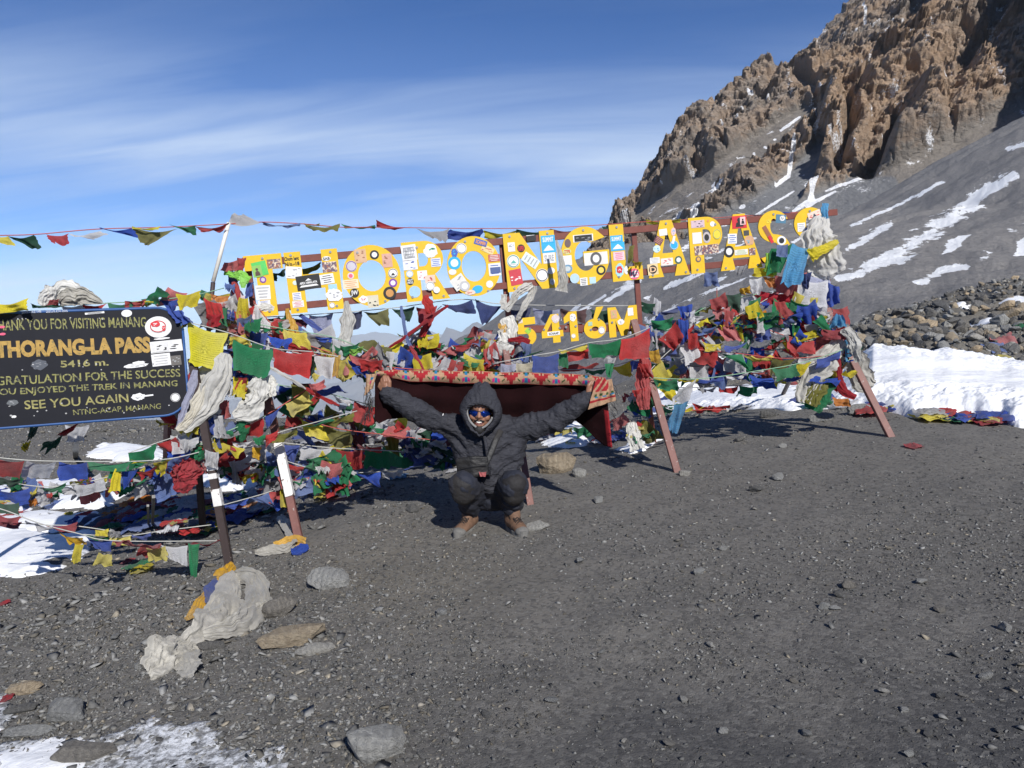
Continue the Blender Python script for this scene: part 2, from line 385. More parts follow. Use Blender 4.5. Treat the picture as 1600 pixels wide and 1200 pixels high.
# ---- the near ground: one sheet in rings round the camera
th = np.concatenate([np.linspace(-180, -42, 50)[:-1], np.linspace(-42, 42, 520), np.linspace(42, 180, 50)[1:-1]]); th = np.radians(th)
rr = np.concatenate([[0.02], np.exp(np.linspace(math.log(0.5), math.log(75), 400))])
TT, RR = np.meshgrid(th, rr, indexing='ij')
X = RR * np.sin(TT); Y = RR * np.cos(TT); Z = ground(X, Y)
me = mesh_np('ground', np.stack([X, Y, Z], -1).reshape(-1, 3), grid_faces(len(th), len(rr), True))
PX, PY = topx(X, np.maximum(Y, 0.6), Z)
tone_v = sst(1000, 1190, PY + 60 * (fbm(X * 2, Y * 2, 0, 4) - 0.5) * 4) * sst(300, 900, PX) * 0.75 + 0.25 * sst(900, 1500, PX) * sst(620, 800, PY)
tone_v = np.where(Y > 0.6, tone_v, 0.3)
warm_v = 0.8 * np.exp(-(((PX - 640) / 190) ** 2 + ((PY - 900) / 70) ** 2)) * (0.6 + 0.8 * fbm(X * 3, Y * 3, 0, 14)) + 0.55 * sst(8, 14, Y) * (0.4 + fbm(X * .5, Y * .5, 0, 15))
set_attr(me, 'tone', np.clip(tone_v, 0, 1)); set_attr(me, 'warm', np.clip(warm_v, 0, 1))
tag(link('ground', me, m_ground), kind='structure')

# ---- stones
def hull_mesh(name, n, flat, seed, sharp=1.0):
    r_ = random.Random(seed); bm = bmesh.new()
    for k in range(n):
        d = Vector((r_.gauss(0, 1), r_.gauss(0, 1), r_.gauss(0, 1))).normalized() * r_.uniform(0.82, 1.0)
        d.x = math.copysign(abs(d.x) ** sharp, d.x); d.y = math.copysign(abs(d.y) ** sharp, d.y)
        bm.verts.new((d.x * r_.uniform(.9, 1.1), d.y * 0.78, d.z * flat))
    r1 = bmesh.ops.convex_hull(bm, input=bm.verts)
    bmesh.ops.delete(bm, geom=[g for g in r1['geom_interior'] if isinstance(g, bmesh.types.BMVert)], context='VERTS')
    m_ = bpy.data.meshes.new(name); bm.to_mesh(m_); bm.free(); return m_
def rock_mat(name, c1, c2, c3, scale=4, speck=0.5):
    m, nt, p, o = newmat(name); v = objco(nt); oi = N(nt, 'ShaderNodeObjectInfo')
    n = noise(nt, v, scale, 6, 0.65, 0.4); n2 = noise(nt, v, scale * 5, 6, 0.7)
    wv = N(nt, 'ShaderNodeTexWave', ins={'Scale': scale * 1.1, 'Distortion': 5.0, 'Detail': 3.0}); L(nt, objco(nt, (0.3, 0.3, 1.6)), wv.inputs['Vector'])
    c = mixc(nt, ramp(nt, n, [(0.3, 0), (0.7, 1)]), c1, c2)
    c = mixc(nt, M(nt, 'MULTIPLY', ramp(nt, n2, [(0.45, 0), (0.8, 1)]), speck), c, c3)
    c = mixc(nt, M(nt, 'MULTIPLY', wv.outputs[0], 0.25), c, sc(c1, 0.5))
    c = mixc(nt, 1.0, c, ramp(nt, oi.outputs['Random'], [(0, (0.62, 0.63, 0.65)), (0.55, (1, 1, 1)), (1, (1.25, 1.18, 1.08))]), 'MULTIPLY')
    L(nt, c, p.inputs['Base Color']); p.inputs['Roughness'].default_value = 0.9
    nb = bump(nt, n2, 0.7, 0.05, None); bump(nt, wv.outputs[0], 0.35, 0.04, p, nb); return m
m_rock = rock_mat('grey slate rock', (0.11, 0.108, 0.105), (0.19, 0.185, 0.175), (0.27, 0.26, 0.245))
m_rock_tan = rock_mat('tan rock', (0.29, 0.225, 0.15), (0.42, 0.35, 0.25), (0.50, 0.45, 0.37))
m_rock_pale = rock_mat('pale grey rock', (0.24, 0.24, 0.232), (0.36, 0.36, 0.345), (0.48, 0.48, 0.46))
def stone_shape(seed, flat=0.5, n=26, subd=2, rough=0.07):
    """angular stone: a hull, cut finer and roughened"""
    h = hull_mesh('h', n, flat, seed, 0.75); bm = bmesh.new(); bm.from_mesh(h); bpy.data.meshes.remove(h)
    bmesh.ops.triangulate(bm, faces=bm.faces)
    bmesh.ops.bevel(bm, geom=list(bm.edges), offset=0.035, segments=1, affect='EDGES')
    bmesh.ops.subdivide_edges(bm, edges=list(bm.edges), cuts=subd, use_grid_fill=True)
    co = np.array([v.co for v in bm.verts]); 
    d = (fbm(co[:, 0] * 3, co[:, 1] * 3, co[:, 2] * 5, seed, 4) - 0.5) * rough * 2
    strat = (vn(co[:, 0] * 1.2, co[:, 1] * 1.2, co[:, 2] * 11, seed + 3) - .5) * rough * 0.9
    nrm = co / np.linalg.norm(co, axis=1)[:, None]
    co = co + nrm * (d + strat)[:, None]
    for v_, q in zip(bm.verts, co): v_.co = q
    m_ = bpy.data.meshes.new('stone'); bm.to_mesh(m_); bm.free(); m_.update(); return m_
def place_stone(name, me, loc, size, rot, mat, label=None, group=None, squash=1.0, cat='rock'):
    o = bpy.data.objects.new(name, me); col.objects.link(o); o.location = loc; o.scale = (size[0], size[1], size[2]); o.rotation_euler = rot
    if len(me.materials) == 0: me.materials.append(mat)
    o.material_slots[0].link = 'OBJECT'; o.material_slots[0].material = mat
    return tag(o, label, cat, group)
SHP = [stone_shape(100 + k, rnd.choice([0.35, 0.5, 0.6]), 20 + 2 * (k % 5), 1) for k in range(10)]
# (px, py of centre, half width px, half height px, yaw, material, shape seed, label)
big_rocks = [
    (455, 996, 62, 24, 22, m_rock_tan, 1, 'long tan rock lying beside the dirty white scarf'),
    (490, 1016, 34, 13, 20, m_rock_pale, 2, 'flat grey and tan slab just below the long tan rock'),
    (582, 1166, 62, 40, 5, m_rock_pale, 3, 'big pale grey boulder cut off by the lower edge'),
    (100, 1112, 42, 27, -12, m_rock_pale, 4, 'angular pale stone with a ridge, above the snow'),
    (34, 1075, 34, 17, 5, m_rock_tan, 5, 'brown block shaped stone by the lower left edge'),
    (40, 1146, 46, 12, 4, m_rock_pale, 6, 'flat beige slab lying at the edge of the snow'),
    (30, 1110, 30, 12, 20, m_rock, 7, 'dark slate between the brown block and the beige slab'),
    (512, 906, 38, 25, -10, m_rock_pale, 8, 'light grey rock half sunk in the gravel'),
    (432, 950, 30, 26, 40, m_rock, 9, 'smooth grey rock to the right of the white scarf'),
    (330, 1010, 26, 11, 0, m_rock, 10, 'low grey slate peeping out under the scarf end'),
    (868, 722, 34, 30, 0, m_rock_tan, 11, 'upright beige boulder under the held blanket'),
    (906, 738, 14, 13, 10, m_rock_pale, 12, 'small pale stone right of the beige boulder'),
    (838, 822, 24, 12, 15, m_rock_pale, 13, 'pale stone beside the right hiking boot'),
    (90, 880, 28, 12, 0, m_rock, 14, 'flat slate at the edge of the left snow patch'),
    (1285, 652, 22, 12, 0, m_rock_pale, 15, 'pale stone at the foot of the green flags'),
    (1200, 647, 18, 10, 0, m_rock, 16, 'grey stone at the snow edge left of the green flags'),
    (1345, 640, 24, 14, 0, m_rock_pale, 17, 'pale stone behind the right frame leg'),
    (130, 1180, 60, 24, 0, m_rock, 18, 'dark slab half covered by snow at the bottom left'),
    (1072, 740, 12, 8, 0, m_rock_pale, 19, 'little stones pile at the foot of the middle leg'),
]
for (px, py, hw, hh, yaw, mt, sd, lab) in big_rocks:
    c = gp(px, py + hh * 0.55); k = c.y / F
    a = hw * k; hgt = max(hh * k * 1.05, a * 0.25)
    me_ = stone_shape(200 + sd * 3, 0.62, 24, 3, 0.09)
    ysc = a * (0.9 if hw < 1.6 * hh else 0.5)
    place_stone('rock', me_, c + Vector((0, ysc * 0.3, hgt * 0.42)), (a, ysc, hgt * 1.25), (rnd.uniform(-.12, .12), -R(yaw) * 0.25, R(yaw) * 0.7), mt, lab)
# loose stones on the gravel that can be picked out one by one
loose = [(940,1020),(1005,965),(1068,1098),(1288,952),(1305,953),(1468,955),(1470,1092),(1312,934),(1413,1112),(1240,1068),(1505,1090),(935,785),(1092,898),
         (1325,918),(1440,912),(1045,1165),(975,1160),(863,1098),(740,1020),(760,1122),(712,1160),(905,880),(690,960),(645,800),(1216,750),(1155,690),(1222,700),
         (990,640+60),(1180,768),(1130,860),(1268,905),(1380,1085),(1450,1150),(1130,1145),(1420,1180),(1560,1145),(400,1078),(475,1095),(660,1185),(430,1130),
         (320,1120),(270,1110),(250,1160),(215,1045),(125,1010),(180,1000),(80,960),(110,975),(28,1010),(1260,1150),(1350,1035),(1110,1010),(1540,1060),(1570,985)]
for i, (px, py) in enumerate(loose):
    c = gp(px, py); s = c.y / F * rnd.uniform(7, 14)
    place_stone('stone', SHP[i % 10], c + Vector((0, 0, s * 0.3)), (s, s * rnd.uniform(.6, 1), s * rnd.uniform(.8, 1.3)), (rnd.uniform(-.3, .3), rnd.uniform(-.3, .3), rnd.uniform(0, 6)),
                rnd.choice([m_rock_pale, m_rock_pale, m_rock]), 'small loose grey stone lying on the open dark gravel', 'loose stones scattered on the open gravel', cat='stone')
# rubble of the moraine on the right: rocks that can be told apart
nr = 0; tries = 0; hold = []
while nr < 270 and tries < 4000:
    tries += 1
    px = rnd.uniform(1300, 1640); 
    topy = 500 - (px - 1330) * 0.333; 
    t = rnd.random(); py = 552 - (552 - (topy + 12)) * t ** 1.5
    if px < 1420 and py > 548: continue
    c = gp(px, py)
    if c.y < 9: continue
    near = py > 480
    hw = rnd.uniform(4.5, 9) if not near else rnd.uniform(6, 15)
    if near and 1430 < px: hw *= 1.15
    s = c.y / F * hw
    if any((c - q).length < (s + sq) * 0.62 for q, sq in hold): continue
    hold.append((c, s)); nr += 1
    place_stone('rock', SHP[rnd.randrange(10)], c + Vector((0, 0, s * 0.22)), (s, s * rnd.uniform(.6, 1), s * rnd.uniform(.8, 1.5)), (rnd.uniform(-.8, .8), rnd.uniform(-.8, .8), rnd.uniform(0, 6)),
                rnd.choice([m_rock, m_rock, m_rock_pale, m_rock_tan]), 'rock of the rubble piled above the snow bank on the right', 'rubble rocks on the bank at the right')

# gravel: tens of thousands of chips joined into one mesh
def scatter(name, P, S, tones, seed, flat=0.45, nshape=5, mat=None, kind='stuff'):
    r_ = np.random.RandomState(seed); V = []; Fa = []; C = []; off = 0
    shapes = []
    for k in range(nshape):
        h = hull_mesh('t', 7, flat + 0.1 * k / nshape, seed + k)
        bm = bmesh.new(); bm.from_mesh(h); bmesh.ops.triangulate(bm, faces=bm.faces); bm.to_mesh(h); bm.free()
        shapes.append((np.array([v.co for v in h.vertices]), np.array([list(q.vertices) for q in h.polygons]))); bpy.data.meshes.remove(h)
    which = r_.randint(0, nshape, len(P))
    for k, (sv, sf) in enumerate(shapes):
        idx = np.nonzero(which == k)[0]; n = len(idx)
        if not n: continue
        a = r_.uniform(0, 2 * np.pi, n); t1 = r_.uniform(-.5, .5, n); t2 = r_.uniform(-.5, .5, n); ysc = r_.uniform(.55, 1.0, n); zs = r_.uniform(.6, 1.3, n)
        x = sv[None, :, 0] * np.ones((n, 1)); y = sv[None, :, 1] * ysc[:, None]; z = sv[None, :, 2] * zs[:, None]
        y, z = y * np.cos(t1)[:, None] - z * np.sin(t1)[:, None], y * np.sin(t1)[:, None] + z * np.cos(t1)[:, None]
        x, z = x * np.cos(t2)[:, None] + z * np.sin(t2)[:, None], -x * np.sin(t2)[:, None] + z * np.cos(t2)[:, None]
        x, y = x * np.cos(a)[:, None] - y * np.sin(a)[:, None], x * np.sin(a)[:, None] + y * np.cos(a)[:, None]
        s = S[idx][:, None]
        vv = np.stack([P[idx, 0:1] + x * s, P[idx, 1:2] + y * s, P[idx, 2:3] + z * s + s * 0.12], -1)
        nv = len(sv); V.append(vv.reshape(-1, 3)); Fa.append((sf[None] + (np.arange(n) * nv)[:, None, None] + off).reshape(-1, 3))
        C.append(np.repeat(tones[idx], nv, axis=0)); off += n * nv
    me = mesh_np(name, np.concatenate(V), np.concatenate(Fa)); set_col(me, 'tint', np.concatenate(C))
    return tag(link(name, me, mat, smooth=False), kind=kind)
m_chip, nt, p, o = newmat('gravel chips')
at_ = N(nt, 'ShaderNodeAttribute', attribute_name='tint'); n_ = noise(nt, objco(nt), 60, 4, 0.6)
L(nt, mixc(nt, 0.5, at_.outputs['Color'], mixc(nt, 1.0, at_.outputs['Color'], ramp(nt, n_, [(0.3, 0.5), (0.7, 1.5)]), 'MULTIPLY')), p.inputs['Base Color'])
p.inputs['Roughness'].default_value = 0.88
rs = np.random.RandomState(3)
def tints(n, lo=0.06, hi=0.2, warm=0.25, seed=1):
    r_ = np.random.RandomState(seed); b = lo + (hi - lo) * r_.rand(n) ** 2.2
    w = (r_.rand(n) < warm) * r_.uniform(0, 0.35, n)
    return np.stack([b * (1.0 + w * 0.6), b * (1 + w * 0.15), b * (0.97 - w * 0.5)], -1)
n = 125000
py = 640 + (1235 - 640) * rs.rand(n) ** 0.9; px = rs.uniform(-60, 1660, n)
# place by depth: invert with the plain ground plane, then drop on the real one
b_ = -(py - 600) / F; vz = (b_ * cP - sP) / (cP + b_ * sP); ux = ((px - 800) / F) / (cP + b_ * sP)
yd = (0.05 - CAMZ) / (vz - 0.13 * ux); yd = np.clip(yd, 1.7, 14); xd = ux * yd
clump = fbm(xd * 1.3, yd * 1.3, 0, 77, 3)
leftw = 1 - sst(500, 900, px)
keep = rs.rand(n) < np.clip(0.35 + 1.4 * (clump - 0.45) * 2 + 0.5 * leftw, 0.12, 1)
xd, yd, px, py, leftw = xd[keep], yd[keep], px[keep], py[keep], leftw[keep]
n = len(xd); S = (0.0026 + 0.0022 * rs.rand(n) + 0.012 * rs.rand(n) ** 9) * (0.7 + 0.13 * yd) * (1 + 0.9 * leftw * rs.rand(n))
Pq = np.stack([xd, yd, ground(xd, yd)], -1)
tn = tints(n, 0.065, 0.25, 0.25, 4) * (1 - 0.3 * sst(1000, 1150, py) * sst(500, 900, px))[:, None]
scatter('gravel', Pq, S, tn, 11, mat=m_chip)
# bigger slaty flakes, thicker on the left and by the feet of the frame
n = 7000; py = 650 + 560 * rs.rand(n); px = np.where(rs.rand(n) < 0.70, rs.uniform(-60, 620, n), rs.uniform(600, 1660, n))
b_ = -(py - 600) / F; vz = (b_ * cP - sP) / (cP + b_ * sP); ux = ((px - 800) / F) / (cP + b_ * sP)
yd = np.clip((0.05 - CAMZ) / (vz - 0.13 * ux), 1.7, 13); xd = ux * yd
keep = rs.rand(n) < np.clip(3.2 * (fbm(xd * .9, yd * .9, 0, 91, 3) - 0.40), 0.05, 1); xd, yd, px = xd[keep], yd[keep], px[keep]; n = len(xd)
S = (0.010 + 0.032 * rs.rand(n) ** 4) * (0.75 + 0.1 * yd) * np.where(px < 620, 1.25, 0.8)
scatter('gravel', np.stack([xd, yd, ground(xd, yd)], -1), S, tints(n, 0.09, 0.27, 0.3, 6), 23, 0.3, 6, m_chip)
# rubble carpet on the far bank and the crest behind the flags
n = 60000; u_ = rs.uniform(-0.75, 0.75, n); yd = np.exp(rs.uniform(math.log(8.5), math.log(27), n)); xd = u_ * yd
rt = sst(0.1, 0.4, u_)
keep = rs.rand(n) < (0.45 + 0.55 * rt); xd, yd, rt = xd[keep], yd[keep], rt[keep]; n = len(xd)
S = (0.012 + 0.05 * rs.rand(n) ** 3 * (0.35 + rt)) * (0.6 + 0.045 * yd)
scatter('rubble', np.stack([xd, yd, ground(xd, yd)], -1), S, tints(n, 0.09, 0.30, 0.55, 8), 37, 0.45, 5, m_chip)

# ---- snow lying on the ground
m_snow, nt, p, o = newmat('snow'); v = objco(nt)
c = mixc(nt, ramp(nt, noise(nt, v, 2.2, 5, 0.6), [(0.4, 0), (0.75, 1)]), (0.86, 0.87, 0.89), (0.78, 0.80, 0.83))
c = mixc(nt, ramp(nt, noise(nt, v, 9, 8, 0.75), [(0.57, 0), (0.72, 0.55)]), c, (0.35, 0.34, 0.33))
L(nt, c, p.inputs['Base Color']); p.inputs['Roughness'].default_value = 0.6; p.inputs['Subsurface Weight'].default_value = 0.0
nb = bump(nt, noise(nt, v, 11, 6, 0.6), 0.45, 0.03, None); bump(nt, noise(nt, v, 90, 4, 0.6), 0.4, 0.004, p, nb)
m_snow_thin, nt, p, o = newmat('thin dirty snow'); v = objco(nt)
c = mixc(nt, ramp(nt, noise(nt, v, 26, 7, 0.75), [(0.40, 0), (0.58, 1)]), (0.76, 0.78, 0.81), (0.16, 0.16, 0.16))
L(nt, c, p.inputs['Base Color']); p.inputs['Roughness'].default_value = 0.7; bump(nt, noise(nt, v, 60, 6, 0.7), 0.8, 0.01, p)
def poly_sd(X, Y, P):
    d = np.full(X.shape, 1e9); ins = np.zeros(X.shape, bool); n = len(P)
    for i in range(n):
        ax, ay = P[i]; bx, by = P[(i + 1) % n]; ex, ey = bx - ax, by - ay
        t = np.clip(((X - ax) * ex + (Y - ay) * ey) / (ex * ex + ey * ey + 1e-12), 0, 1)
        d = np.minimum(d, np.hypot(X - ax - t * ex, Y - ay - t * ey))
        cnd = ((ay > Y) != (by > Y)) & (X < (bx - ax) * (Y - ay) / (by - ay + 1e-12) + ax); ins ^= cnd
    return np.where(ins, d, -d)
def snow_patch(poly, thick, edge=0.12, rough=0.1, mat=None, res=0.03, lump=0.03, seed=0, name='snow'):
    P = [tuple(gp(a, b).xy) for a, b in poly]
    xs = [q[0] for q in P]; ys = [q[1] for q in P]
    gx = np.arange(min(xs) - .2, max(xs) + .2, res); gy = np.arange(min(ys) - .2, max(ys) + .2, res)
    X, Y = np.meshgrid(gx, gy, indexing='ij'); sd = poly_sd(X, Y, P) + (fbm(X * 3, Y * 3, 0, seed + 50, 5, 0.6) - 0.52) * rough * 4
    h = thick * (1 - np.exp(-np.maximum(sd, 0) / edge)) - 0.03 * (sd < 0) + (fbm(X * 2.5, Y * 2.5, 0, seed + 4, 4) - 0.5) * lump * 2 * sst(0, 0.2, sd) - np.where(sd < 0, -sd * 0.6, 0)
    Z = ground(X, Y) * 1.0 + h
    Fq = grid_faces(len(gx), len(gy)); s = sd.reshape(-1); keep = (s[Fq] > -0.08).any(1); Fq = Fq[keep]
    used = np.unique(Fq); mp = np.full(X.size, -1); mp[used] = np.arange(len(used)); V = np.stack([X, Y, Z], -1).reshape(-1, 3)[used]
    return tag(link(name, mesh_np(name, V, mp[Fq]), mat or m_snow), kind='structure')
# the broad snow bank on the right, its front worn to a crumbling lip
def snow_bank():
    cols = [(1010, 640, 648, .0), (1060, 622, 645, .02), (1130, 606, 642, .04), (1200, 603, 641, .05), (1290, 600, 640, .06), (1330, 566, 640, .12), (1360, 542, 642, .18), (1400, 543, 648, .18), (1480, 552, 655, .18), (1560, 562, 662, .18), (1640, 572, 668, .18), (1760, 582, 680, .18), (1900, 600, 690, .1)]
    cx_ = np.array([c[0] for c in cols], float)
    nU, nV = 620, 200
    px = np.linspace(1010, 1900, nU); top = np.interp(px, cx_, [c[1] for c in cols]); bot = np.interp(px, cx_, [c[2] for c in cols]); hh = np.interp(px, cx_, [c[3] for c in cols])
    V = np.zeros((nU, nV, 3))
    yfs = np.array([gp(min(a, 1640), b).y for a, b in zip(px[::20], bot[::20])]); yfs = np.convolve(np.pad(yfs, 2, mode='edge'), np.ones(5) / 5, 'valid'); yfs = np.interp(px, px[::20], yfs)
    yfs = yfs + (fbm(px * .018, px * 0, 0, 3, 3) - .5) * 0.5
    for i in range(nU):
        u = ray(px[i], bot[i]); u = u.x / u.y; yf = yfs[i]
        # back edge: where the bank's top meets the line of sight of its upper rim
        ty = top[i] + 6 * (fbm(px[i:i+1] * .02, px[i:i+1] * 0, 0, 13, 2)[0] - .5); yb = yf + 2.6
        zb = zpy(ty, yb)
        t = np.linspace(0, 1, nV); y = yf + (yb - yf) * t; x = u * y
        g = ground0(x, y); line = g[0] + (zb - g[0]) * t
        f = (1 - np.exp(-t / 0.06)) * 0.72 + 0.28 * sst(0, .5, t)
        z = np.maximum(g, line) + hh[i] * f * (1 - t) ** 1.3 + 0.02 * f
        V[i, :, 0] = x; V[i, :, 1] = y; V[i, :, 2] = z
    X, Y, Z = V[..., 0], V[..., 1], V[..., 2]
    tt = np.linspace(0, 1, nV)[None, :]
    front = np.exp(-((tt - 0.16) / 0.16) ** 2)
    Z += (ridged(X * 3.2, Y * 3.2, 0, 5, 5, .6) - 0.6) * 0.07 * front + (fbm(X * .8, Y * 1.6, 0, 6, 3) - .5) * 0.10 * sst(0, .1, tt)
    Z += (fbm(X * 7, Y * 7, 0, 8, 4, .6) - 0.5) * 0.10 * front + (fbm(X * 1.5, Y * 1.5, 0, 18, 5, .6) - .5) * 0.06 * sst(0.1, .3, tt) + (ridged(X * 4, Y * 3, 0, 19, 4, .6) - .6) * .10 * sst(.7, .95, tt)
    Z[:, -1] -= 0.3; Z[:, 0] -= 0.10
    return tag(link('snow', mesh_np('snow', V.reshape(-1, 3), grid_faces(nU, nV)[:, ::-1]), m_snow), kind='structure')
snow_bank()
snow_patch([(-60, 850), (40, 822), (100, 838), (160, 826), (140, 862), (95, 892), (20, 905), (-60, 905)], 0.06, seed=1)
snow_patch([(-60, 812), (20, 790), (120, 800), (200, 806), (150, 826), (40, 835), (-60, 840)], 0.05, seed=2)
snow_patch([(-60, 770), (60, 752), (150, 748), (200, 770), (150, 800), (40, 790), (-60, 800)], 0.07, seed=3)
snow_patch([(135, 712), (165, 696), (230, 696), (260, 708), (245, 722), (170, 724)], 0.08, res=0.04, seed=4)
snow_patch([(330, 735), (395, 712), (420, 740), (400, 762), (345, 770), (300, 758)], 0.07, seed=5)
snow_patch([(345, 775), (400, 768), (410, 790), (370, 800), (340, 795)], 0.04, seed=6)
snow_patch([(835, 694), (860, 668), (905, 662), (940, 676), (925, 698), (880, 705)], 0.07, seed=7)
snow_patch([(-40, 1150), (60, 1140), (200, 1150), (300, 1146), (330, 1175), (470, 1182), (520, 1230), (-40, 1230)], 0.012, rough=0.16, mat=m_snow_thin, res=0.015, lump=0.008, seed=8)
snow_patch([(-40, 1075), (8, 1088), (30, 1120), (0, 1142), (-40, 1150)], 0.03, rough=.05, res=0.015, seed=9, mat=m_snow_thin)
snow_patch([(-40, 1170), (60, 1160), (150, 1176), (180, 1230), (-40, 1230)], 0.02, rough=0.1, res=0.015, lump=0.008, seed=10)
snow_patch([(1010, 610), (1060, 598), (1100, 602), (1080, 622), (1020, 625)], 0.06, seed=12)
snow_patch([(960, 700), (1000, 680), (1040, 690), (1020, 706), (980, 712)], 0.05, seed=13)
for a_ in [(1150, 525), (1185, 512), (1110, 570), (1435, 560), (1490, 480), (1450, 556), (1545, 500), (1590, 470)]:
    x_, y_ = a_; snow_patch([(x_ - 32, y_ + 6), (x_, y_ - 8), (x_ + 30, y_ - 4), (x_ + 20, y_ + 7)], 0.1, rough=0.12, res=0.08, seed=x_)

# ---- scree slope across the valley
m_scree, nt, p, o = newmat('grey scree'); v = objco(nt)
c = mixc(nt, ramp(nt, noise(nt, v, 0.03, 5, 0.6), [(0.35, 0), (0.65, 1)]), (0.165, 0.165, 0.170), (0.215, 0.208, 0.203))
c = mixc(nt, M(nt, 'MULTIPLY', ramp(nt, noise(nt, v, 1.8, 7, 0.78), [(0.50, 0), (0.64, 1)]), 0.7), c, (0.29, 0.272, 0.255))
c = mixc(nt, M(nt, 'MULTIPLY', ramp(nt, noise(nt, v, 1.3, 7, 0.8), [(0.36, 1), (0.46, 0)]), 0.6), c, (0.085, 0.083, 0.082))
sa = N(nt, 'ShaderNodeAttribute', attribute_name='snow')
fn = noise(nt, v, 0.55, 7, 0.72)
msk = ramp(nt, M(nt, 'ADD', sa.outputs['Fac'], M(nt, 'MULTIPLY', M(nt, 'SUBTRACT', fn, 0.5), 2.3)), [(0.47, 0), (0.53, 1)])
c = mixc(nt, msk, c, (0.80, 0.82, 0.85))
L(nt, c, p.inputs['Base Color']); p.inputs['Roughness'].default_value = 0.95
nb = bump(nt, noise(nt, v, 1.6, 6, 0.75), 0.9, 0.5, p)
RIM = [(-200, 900), (500, 690), (600, 608), (660, 563), (757, 509), (840, 446), (895, 408), (960, 385), (1080, 372), (1200, 362), (1323, 331), (1390, 293), (1453, 255), (1600, 180), (1800, 75), (2100, -60)]
YRIM = 220.0
rx = np.array([at(a, b, YRIM).x for a, b in RIM]); rz = np.array([at(a, b, YRIM).z for a, b in RIM])
def rimz(x): return np.interp(x, rx, rz)
def px_stroke(PX, PY, pts):
    """signed closeness to a stroke drawn on the slope: pts (px, py, halfwidth)"""
    best = np.full(PX.shape, -9.0)
    for (ax, ay, aw), (bx, by, bw) in zip(pts[:-1], pts[1:]):
        ex, ey = bx - ax, by - ay; t = np.clip(((PX - ax) * ex + (PY - ay) * ey) / (ex * ex + ey * ey), 0, 1)
        d = np.hypot(PX - ax - t * ex, PY - ay - t * ey); best = np.maximum(best, 1 - d / (aw + (bw - aw) * t))
    return best
STROKES = [
    [(1355, 418, 7), (1400, 397, 12), (1450, 365, 13), (1490, 338, 12), (1540, 300, 11), (1582, 274, 8)],
    [(1318, 393, 3), (1345, 378, 5), (1392, 350, 4)], [(1300, 440, 9), (1320, 435, 8), (1345, 428, 6)], [(1395, 452, 2), (1440, 440, 5), (1478, 420, 5), (1510, 416, 4)],
    [(1575, 232, 4), (1600, 225, 4), (1650, 205, 5)], [(1220, 440, 4), (1290, 405, 3)], 
    [(950, 470, 5), (985, 446, 7), (1000, 440, 3)], [(900, 490, 2), (945, 462, 2)], [(1040, 450, 4), (1100, 425, 5)], [(1010, 500, 3), (1110, 455, 3), (1180, 430, 2)],
    [(700, 572, 2), (750, 543, 2.5), (800, 512, 2)], [(665, 566, 2), (720, 545, 2)], [(740, 560, 1.5), (790, 528, 2)], [(1060, 520, 2), (1200, 440, 2)], [(880, 500, 3), (905, 478, 3)],
    [(1330, 352, 2), (1400, 322, 2.5), (1480, 280, 2)], [(1060, 395, 3), (1090, 372, 4)], [(1105, 402, 3), (1180, 372, 2)], [(1005, 470, 2), (1025, 455, 3)], [(1120, 440, 2.5), (1160, 415, 3)],
    [(1225, 385, 2), (1260, 368, 2)], [(985, 520, 2), (1060, 480, 2.5)], [(1190, 470, 2), (1260, 430, 3)]]
ny_, nx_ = 170, 900
yy = 40 + (290 - 40) * np.linspace(0, 1, ny_); uu = np.linspace(-0.75, 1.15, nx_)
U_, Y_ = np.meshgrid(uu, yy, indexing='ij'); X_ = U_ * Y_
Z_ = rimz(X_) + np.where(Y_ < YRIM, -0.088 * (YRIM - Y_), -0.5 * (Y_ - YRIM)) - np.maximum(0, 100 - Y_) * 0.04
Z_ += (fbm(X_ * .05, Y_ * .05, 0, 5, 4) - .5) * 5.0 * sst(0, 30, np.abs(Y_ - YRIM)) + (fbm(X_ * .4, Y_ * .4, 0, 6, 4) - .5) * 0.9 + (fbm((X_ + Y_ * .1) * .02, Y_ * .22, 0, 65, 4) - .5) * 2.2
PX, PY = topx(X_, Y_, Z_)
sn = np.full(PX.shape, -9.0)
for s_ in STROKES: sn = np.maximum(sn, px_stroke(PX, PY, s_))
wob = (fbm(X_ * .25, Y_ * .25, 0, 44, 4, .65) - .5)
sn = 0.5 + np.clip(sn, -1, 1) * 0.6 + wob * 1.3 - 0.09
# thin lines of blown snow that run down the fall line
fall = fbm((Z_ - X_ * 0.50 + Y_ * .06) * 0.55, X_ * 0.035, 0, 45, 3)
sn = np.maximum(sn, 0.5 + (fall - 0.765) * 6)
me = mesh_np('scree_slope', np.stack([X_, Y_, Z_], -1).reshape(-1, 3), grid_faces(nx_, ny_)[:, ::-1]); set_attr(me, 'snow', sn.reshape(-1) * 1.0)
tag(link('scree_slope', me, m_scree), kind='structure')

# ---- rocky mountain
m_mtn, nt, p, o = newmat('brown mountain rock'); v = objco(nt)
tal = N(nt, 'ShaderNodeAttribute', attribute_name='talus'); snw = N(nt, 'ShaderNodeAttribute', attribute_name='snow'); cav = N(nt, 'ShaderNodeAttribute', attribute_name='ochre')
v2 = objco(nt, (1, 1, 2.2))
a1 = noise(nt, v2, 0.035, 7, 0.62, 0.6); a2 = noise(nt, v2, 0.22, 8, 0.68, 0.3); a3 = noise(nt, v, 1.1, 6, 0.7)
c = mixc(nt, ramp(nt, a1, [(0.35, 0), (0.62, 1)]), (0.215, 0.190, 0.168), (0.325, 0.240, 0.175))
c = mixc(nt, cav.outputs['Fac'], c, (0.38, 0.255, 0.16))
c = mixc(nt, M(nt, 'MULTIPLY', ramp(nt, a2, [(0.48, 0), (0.72, 1)]), 0.6), c, (0.32, 0.285, 0.25))
